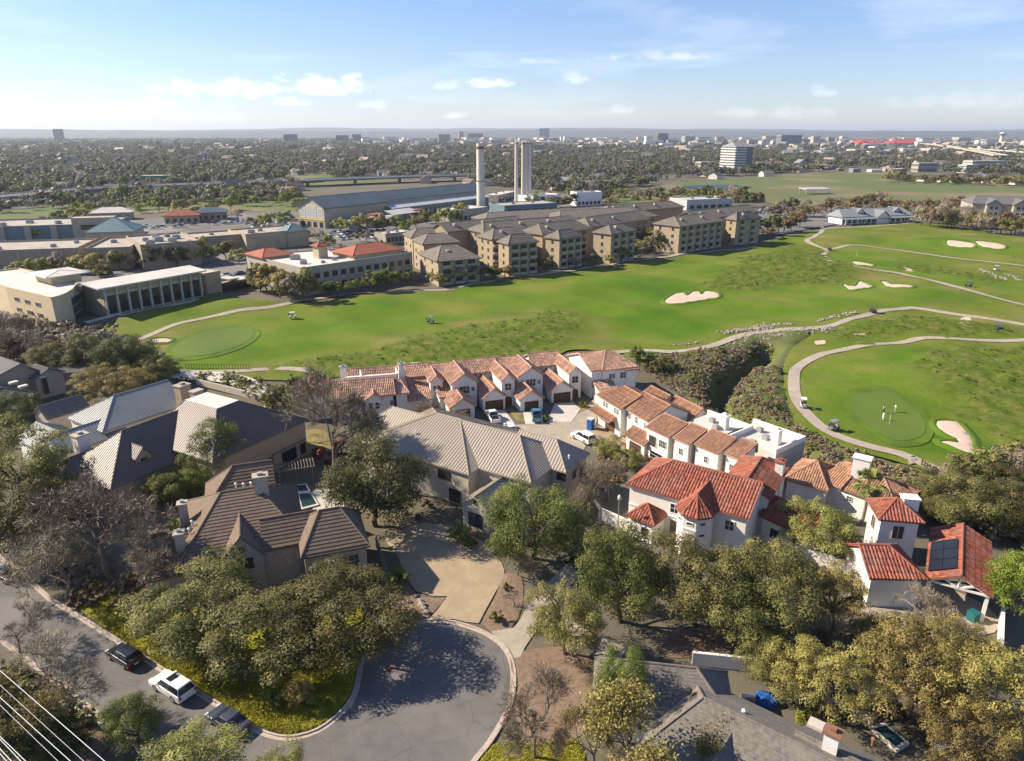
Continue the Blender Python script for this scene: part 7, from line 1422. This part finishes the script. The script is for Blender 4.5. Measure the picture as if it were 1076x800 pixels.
# golf carts
def cart(label, px, py, ang, m='paint_white'):
    p = G(px, py); o = thing('golf_cart', label, 'golf cart', p + Vector((0, 0, .36)), 'golf carts', rz=R(ang)); mobj('body', bevelled(side_prism([(-1.2, .3), (-1.2, .75), (-.3, .75), (-.25, .45), (.45, .42), (.6, .85), (1.05, .7), (1.15, .3)], .58), 'body', M(m), .04, 1), o); mobj('roof', MB().box((-.1, 0, 1.8), 1.7, 1.15, .07).mesh('roof', M(m)), o); mobj('seat', MB().box((-.15, 0, .75), .5, 1.0, .14).box((-.4, 0, .85), .12, 1.0, .45).mesh('seat', M('dark_trim')), o); mobj('bag', MB().tube([(-1.1, .2, .6), (-1.25, .2, 1.4)], .16, 8).mesh('bag', M('paint_slate')), o)
    for x, y in ((.6, .5), (.6, -.5), (-.85, .5), (-.85, -.5)): mobj('post', MB().bar((x, y, .7), (x * .95, y, 1.8), .04).mesh('post', M('dark_trim')), o)
    for x in (.75, -.75):
        for y in (.5, -.5): mobj('wheel', MB().tube([(x, y - .08, .24), (x, y + .08, .24)], .24, 10).mesh('wheel', M('tyre')), o)
for lb_, x, y, a_, m_ in (('white golf cart on the fairway beyond the first green', 308, 335.5, 20, 'paint_white'), ('golf cart crossing the middle of the fairway', 452.5, 340, 10, 'paint_grey'), ('white golf cart on the path left of the second green', 843.5, 429, 70, 'paint_white'), ('golf cart on the path below the second green', 875.5, 453, 30, 'paint_grey'), ('dark golf cart where the upper path turns', 917, 329.5, 30, 'paint_black'), ('dark golf cart at the fork of the paths below the clubhouse', 872, 264, 40, 'paint_black'), ('dark golf cart on the distant right path', 1017, 302, 150, 'paint_black'), ('utility cart beside the far limestone blocks', 1047, 285, 10, 'paint_white'), ('cart parked on the rough at the right edge', 1049, 348, 10, 'paint_slate')): cart(lb_, x, y, a_, m_)

# ---------------------------------------------------------------- people
mat('skin', (.42, .25, .17), .6, .05, 5); mat('hair', (.03, .02, .015), .7, .2, 9); mat('red_top', (.30, .02, .045), .8, .1, 6); mat('pale_trousers', (.40, .45, .52), .8, .1, 6); mat('white_shirt', (.75, .74, .72), .8, .05, 6); mat('shoe', (.45, .30, .26), .7, .1, 6); mat('dark_trousers', (.05, .055, .07), .8, .1, 6)
def person(label, px, py, rz, shirt, trousers, arms, stride=.12, lean=0.0):
    """one continuous body grown over a jointed skeleton; arms: (left elbow, left wrist, right elbow, right wrist) offsets"""
    J = {'pel': (0, 0, .98, .15), 'wst': (lean * .3, 0, 1.12, .125), 'chs': (lean * .8, 0, 1.36, .15), 'nck': (lean, 0, 1.52, .06), 'hd0': (lean * 1.1 + .01, 0, 1.62, .085), 'hd1': (lean * 1.15 + .02, 0, 1.72, .085), 'hpl': (0, .10, .93, .10), 'knl': (stride, .11, .52, .068), 'anl': (stride * .9, .11, .10, .045), 'tol': (stride * .9 + .16, .13, .05, .035), 'hpr': (0, -.10, .93, .10), 'knr': (-stride * .4, -.11, .52, .068), 'anr': (-stride * 1.2, -.11, .10, .045), 'tor': (-stride * 1.2 + .16, -.13, .05, .035),
         'shl': (lean, .19, 1.43, .062), 'ell': (*arms[0], .046), 'wrl': (*arms[1], .036), 'hal': (arms[1][0] + .07, arms[1][1], arms[1][2] - .05, .032), 'shr': (lean, -.19, 1.43, .062), 'elr': (*arms[2], .046), 'wrr': (*arms[3], .036), 'har': (arms[3][0] + .07, arms[3][1], arms[3][2] - .05, .032)}
    E = ['pel wst', 'wst chs', 'chs nck', 'nck hd0', 'hd0 hd1', 'pel hpl', 'hpl knl', 'knl anl', 'anl tol', 'pel hpr', 'hpr knr', 'knr anr', 'anr tor', 'chs shl', 'shl ell', 'ell wrl', 'wrl hal', 'chs shr', 'shr elr', 'elr wrr', 'wrr har']; K = list(J)
    me = bpy.data.meshes.new('person'); me.from_pydata([J[k][:3] for k in K], [tuple(K.index(x) for x in e.split()) for e in E], []); tmp = bpy.data.objects.new('tmp', me); COL.objects.link(tmp); tmp.modifiers.new('s', 'SKIN'); tmp.modifiers.new('d', 'SUBSURF').levels = 1
    for i, k in enumerate(K): v = me.skin_vertices[0].data[i]; v.radius = (J[k][3], J[k][3]); v.use_root = (k == 'pel')
    dg = bpy.context.evaluated_depsgraph_get(); fin = bpy.data.meshes.new_from_object(tmp.evaluated_get(dg)); bpy.data.objects.remove(tmp); fin.materials.clear()
    for m in ('skin', shirt, trousers, 'shoe'): fin.materials.append(M(m))
    wr = [Vector(arms[1]), Vector(arms[3])]
    for f in fin.polygons:
        c = f.center; far_ = min((c - w_).length for w_ in wr); f.material_index = 3 if c.z < .1 else 2 if c.z < 1.02 and far_ > .16 else 0 if c.z > 1.5 or far_ < .16 else 1; f.use_smooth = True
    p = G(px, py); z = p.z + (.27 if py < 600 else .03); o = mobj('person', fin, None, (p.x, p.y, z), R(rz)); tag(o, label, 'person'); hd = Vector(J['hd1'][:3]); h = MB().lathe(hd + Vector((-.025, 0, -.06)), [(.075, -.03), (.105, .04), (.1, .1), (.06, .145), (.01, .16)], 10).mesh('hair', M('hair'), smooth=True); mobj('hair', h, o)
    mobj('nose', MB().box(hd + Vector((.1, 0, -.06)), .03, .025, .04).mesh('nose', M('skin')), o)
person('person in a red top and pale trousers standing on the shaded turning circle', 409.5, 714.5, -100, 'red_top', 'pale_trousers', ((.03, .25, 1.18), (.16, .24, .98), (.03, -.25, 1.18), (.16, -.22, .98)))
person('golfer in white standing at the front of the second green', 927.2, 443, 20, 'white_shirt', 'white_shirt', ((.12, .22, 1.18), (.3, .06, 1.02), (.12, -.22, 1.18), (.3, -.04, 1.02)), .03, .08); person('golfer in a white shirt and dark trousers behind the first one', 927.8, 435.5, -60, 'white_shirt', 'dark_trousers', ((.03, .25, 1.18), (.12, .24, .96), (.03, -.25, 1.18), (.12, -.22, .96)), .06); person('golfer in white standing apart on the right of the green', 940, 434.5, 170, 'white_shirt', 'pale_trousers', ((.03, .25, 1.18), (.14, .2, .97), (.1, -.23, 1.2), (.28, -.1, 1.1)), .05)
for lb_, x, y in (('flagstick on the first green', 236, 356), ('flagstick on the second green', 934, 447), ('flagstick on the green below the clubhouse', 900, 269.5)):
    p = G(x, y); o = thing('flagstick', lb_, 'flag', p + Vector((0, 0, .25))); MB().tube([p, p + Vector((0, 0, 2.5))], .03, 6).build('pole', M('white_metal'), o); MB().prism([p + Vector((.03, 0, 2.5)), p + Vector((.6, .05, 2.3)), p + Vector((.03, 0, 2.05))], off=(0, .02, 0)).build('flag', M('white_membrane'), o)

# ---------------------------------------------------------------- overhead wires at the lower left
for i, (y0, x1) in enumerate(((704.8, 110), (720, 88), (733, 74), (741, 61), (774, 27), (777, 22), (787, 12), (792, 7))):
    a_, b_ = P(0, y0, 12.5 - .12 * i), P(x1, 800, 12.5 - .12 * i); d = b_ - a_; pts = []
    for k in range(9): t = -1.0 + 3.2 * k / 8; q = a_ + d * t; pts.append(q)
    MB().tube(pts, .022 if i not in (1, 3) else .013, 5).solo('power_cable', M('white_metal'), ('topmost', 'second', 'third', 'fourth', 'fifth', 'sixth', 'seventh', 'lowest')[i] + ' of the overhead cables crossing the lower left corner', 'cable')

# ---------------------------------------------------------------- gardens
def shrub(label, px, py, w, kind='shrub0', zs=1.0, cat='shrub'): tree('shrub', label, cat, kind, px, py, w, zs=zs)
for lb_, x, y, w, kd in (('round green shrub at the mouth of the paved drive', 521, 648, 17, 'shrub0'), ('small green shrub on the brown bed by the drive', 533, 617, 11, 'shrub1'), ('dark leafy shrub below the stone house wing', 419, 608, 34, 'shrub1'), ('low green shrub at the corner of the turning circle', 438, 648, 12, 'shrub0'), ('small shrub by the kerb left of the paved drive', 427, 650, 11, 'shrub1'), ('dark shrub in front of the limestone bay window', 494, 568, 22, 'shrub1'), ('dark hedge plant along the limestone house', 480, 560, 26, 'shrub0'), ('bushy shrub on the lawn under the oaks', 292, 735, 24, 'shrub0'), ('green shrub beside the yellow-leaved tree on the lawn', 322, 735, 22, 'shrub1'), ('green shrub left of the street oak', 100, 618, 18, 'shrub0'), ('bright shrub behind the stone house chimney', 183, 552, 18, 'shrub1'), ('purple-brown hedge below the tall bare tree, near half', 340, 480, 30, 'redshrub0'), ('purple-brown hedge below the tall bare tree, far half', 358, 472, 26, 'redshrub0'),
                         ('yellow-green shrub in the garden of the townhouses', 306, 402, 18, 'shrub0'), ('rounded shrub in front of the narrow tower', 612, 425, 10, 'shrub1'), ('shrub beside the end townhouse door', 600, 402, 8, 'shrub0'), ('shrub in the yellow lawn corner of the court', 575, 440, 9, 'shrub1'), ('grey shrub at the lower left pavement', 62, 752, 30, 'shrub1'), ('dark shrub under the lowest cables', 25, 790, 30, 'shrub0'), ('shrub under the small lawn wall', 890, 745, 20, 'shrub1'), ('brown twiggy shrub beside the concrete drive', 540, 625, 22, 'brownshrub0')): shrub(lb_, x, y, w, kd)
# pergola behind the stone house, pool and spa
c0_ = P(312, 505); fP = frame(c0_, R(20)); o = thing('pergola', 'dark wooden pergola between the stone house and the tan house', 'pergola', c0_)
for x in (-2.6, 0, 2.6):
    for y in (-1.3, 1.3): MB().box(tuple(fP(x, y)), .18, .18, 2.6, R(20)).build('post', M('wood_grey'), o)
for y in (-1.4, 1.4): MB().bar(fP(-3.1, y, 2.7), fP(3.1, y, 2.7), .14, .22).build('beam', M('wood_grey'), o)
for k in range(13): MB().bar(fP(-2.9 + .48 * k, -1.8, 2.88), fP(-2.9 + .48 * k, 1.8, 2.88), .08, .14).build('rafter', M('wood_grey'), o)
def pool(label, pts, rim, cat='pool'):
    q = pxs(pts); c = (sum(p[0] for p in q) / len(q), sum(p[1] for p in q) / len(q), 0); o = thing('pool', label, cat, c); out = [Vector((c[0] + (x - c[0]) * rim, c[1] + (y - c[1]) * rim, .28)) for x, y in q]; MB().prism(out, .4).build('coping', M('concrete_pale'), o); MB().prism([Vector((x, y, .29)) for x, y in q], .02).build('water', M('water'), o)
pool('garden pool with pale coping behind the stone house', [(314, 521), (326, 520), (333, 531), (318, 535)], 1.25); pool('raised spa beside the pergola', [(312, 512), (321, 511), (324, 517), (314, 518)], 1.4); pool('dark spa pool with stone rim below the golden trees', [(918, 768), (930, 765), (950, 781), (940, 787)], 1.35)
drape('patio', pxs([(322, 520), (345, 515), (362, 530), (350, 545), (333, 540)]), 1.2, .06, M('concrete_pale'))
# garden walls, posts, blue cover, grill, bin, boulders
for lb_, a_, b_, h_, m_ in (('white garden wall behind the grey shingle house', (727, 699), (792, 706), 1.6, 'trim_white'), ('low stone wall along the small lawn', (816, 738), (866, 738), .9, 'limestone'), ('low stone wall leading to the spa pool', (868, 741), (915, 765), .9, 'limestone'), ('pale wall glimpsed behind the golden trees', (858, 705), (900, 711), 1.4, 'stucco'), ('white wall at the right of the pavilion', (1049, 650), (1047, 690), 1.8, 'stucco'), ('pale kerb wall beside the lower left pavement', (52, 737), (108, 766), .5, 'concrete_pale'), ('stone wall behind the townhouse garden', (206, 404), (285, 424), 1.3, 'limestone'), ('villa courtyard wall behind the trees', (826, 586), (905, 612), 2.2, 'stucco')):
    mb = MB(); wall_quad(mb, P(*a_), P(*b_), -.1, h_, .35); mb.solo('garden_wall', M(m_), lb_, 'wall')
fe_ = thing('timber_fence', 'brown timber fence along the end of the golf path', 'fence', P(980, 505)); A_, B_ = G(968, 490), G(1012, 518)
for k in range(16): q = A_.lerp(B_, k / 15); MB().box((q.x, q.y, q.z - .2), .16, .16, 1.5).build('post', M('wood_dark'), fe_)
for z in (.5, 1.05): MB().bar(A_ + Vector((0, 0, z)), B_ + Vector((0, 0, z)), .08, .16).build('rail', M('wood_dark'), fe_)
fe_ = thing('timber_fence', 'leaning timber fence beside the right wing of the stone house', 'fence', P(404, 600)); A_, B_ = P(396, 575), P(412, 622)
for k in range(12): q = A_.lerp(B_, k / 11); MB().box((q.x, q.y, 0), .5, .06, 1.7, R(75)).build('board', M('wood_grey'), fe_)
fe_ = thing('iron_fence', 'thin dark iron fence beside the path behind the silver roof', 'fence', P(225, 390)); A_, B_ = G(196, 388.5), G(262, 389)
for k in range(24): q = A_.lerp(B_, k / 23); MB().box(tuple(q), .08, .08, 1.5).build('post', M('black_metal'), fe_)
for z in (.3, 1.4): MB().bar(A_ + Vector((0, 0, z)), B_ + Vector((0, 0, z)), .05).build('rail', M('black_metal'), fe_)
p = P(1021.5, 652); o = thing('wheelie_bin', 'teal wheeled bin under the pavilion', 'bin', p); mat('teal', (.02, .12, .13), .5); MB().box(tuple(p), 1.0, 1.0, 1.1, .4).build('body', M('teal'), o); MB().box((p.x, p.y, 1.1), 1.1, 1.1, .12, .4).build('lid', M('teal'), o)
p = P(803, 738); bm = bmesh.new(); bmesh.ops.create_icosphere(bm, subdivisions=3, radius=1.0)
for v in bm.verts: v.co = Vector((v.co.x * 1.5, v.co.y * .95, max(v.co.z, 0) ** .6 * 1.05 + .12 * math.sin(7 * v.co.x) * math.cos(5 * v.co.y)))
me = bpy.data.meshes.new('garden_cover'); bm.to_mesh(me); bm.free(); me.materials.append(M('blue_tarp')); tag(mobj('garden_cover', me, None, (p.x, p.y, 0)), 'bright blue tarpaulin over garden furniture behind the grey shingle house', 'tarpaulin')
p = P(785, 740); o = thing('barbecue_grill', 'grey steel barbecue beside the blue tarpaulin', 'grill', p); MB().box(tuple(p), 1.4, .7, .9, R(-10)).build('cabinet', M('grey_metal'), o); MB().tube([p + Vector((-.7, 0, .95)), p + Vector((.7, 0, .95))], .34, 10).build('hood', M('chrome'), o)
p = P(872, 752); o = thing('flower_pot', 'terracotta pot beside the small lawn', 'pot', p); MB().lathe(p, [(.3, 0), (.45, .55), (.52, .6), (.52, .7), (.4, .7)], 12).build('pot', M('tile_orange'), o); MB().lathe(p, [(.38, .69), (.1, .9)], 8).build('plant', M('leaf_green'), o)
p = P(985, 790); o = thing('lounge_chair', 'white lounge chair at the bottom right among the golden trees', 'chair', p); MB().box(tuple(p + Vector((0, 0, .3))), 1.5, .65, .08, .5).build('seat', M('white_metal'), o); MB().bar(p + Vector((.6, .35, .35)), p + Vector((1.0, .6, .95)), .6, .08).build('backrest', M('white_metal'), o)
for x, y in ((-.6, -.5), (.5, .1), (-.4, .0), (.3, .55)): MB().box(tuple(p + Vector((x, y * .6, 0))), .07, .07, .32).build('leg', M('white_metal'), o)
for i, (x, y, s) in enumerate(((441, 633, .6), (443, 637, .75), (445, 641, .55), (448, 645, .6), (436, 628, .5), (430, 634, .45))):
    me = rock_mesh(900 + i); p = P(x, y); o = mobj('boulder', me, None, (p.x, p.y, .2)); o.scale = (s, s, s); tag(o, ('first', 'second', 'third', 'fourth', 'fifth', 'sixth')[i] + ' pale boulder in the bed edge left of the paved drive', 'boulder')
# court planters: concrete island between the drives
drape('planting_bed', pxs([(466, 448), (480, 440), (500, 446), (512, 450), (490, 453)]), 1.2, .07, M('mulch'), .1)
for k, (x, y) in enumerate(((33, 205), (62, 212), (118, 203), (160, 208), (215, 205), (262, 203), (690, 205), (715, 210), (833, 180), (650, 190))):
    p = P(x, y); o = thing('light_mast', 'tall thin light mast, number %s from the left in the distance' % ('one two three four five six seven eight nine ten'.split()[k]), 'mast', p); MB().tube([p, p + Vector((0, 0, 17))], [.28, .16], 6).build('pole', M('grey_metal'), o); MB().box(tuple(p + Vector((0, 0, 17))), 2.2, .5, .3).build('lamp_head', M('grey_metal'), o)

# ---------------------------------------------------------------- air
vm = bpy.data.materials.new('haze'); vm.use_nodes = True; vn = vm.node_tree.nodes; vn.remove(vn['Principled BSDF']); pv_ = vn.new('ShaderNodeVolumePrincipled'); pv_.inputs['Color'].default_value = (.80, .88, 1.0, 1); pv_.inputs['Density'].default_value = HAZE; pv_.inputs['Anisotropy'].default_value = .25
vm.node_tree.links.new(pv_.outputs[0], vn['Material Output'].inputs['Volume'])
hz = MB(); hz.prism([(-31000, -6500, 280), (31500, -6500, 280), (31500, 41000, 280), (-31000, 41000, 280)], 290); tag(hz.build('haze', vm), kind='stuff')
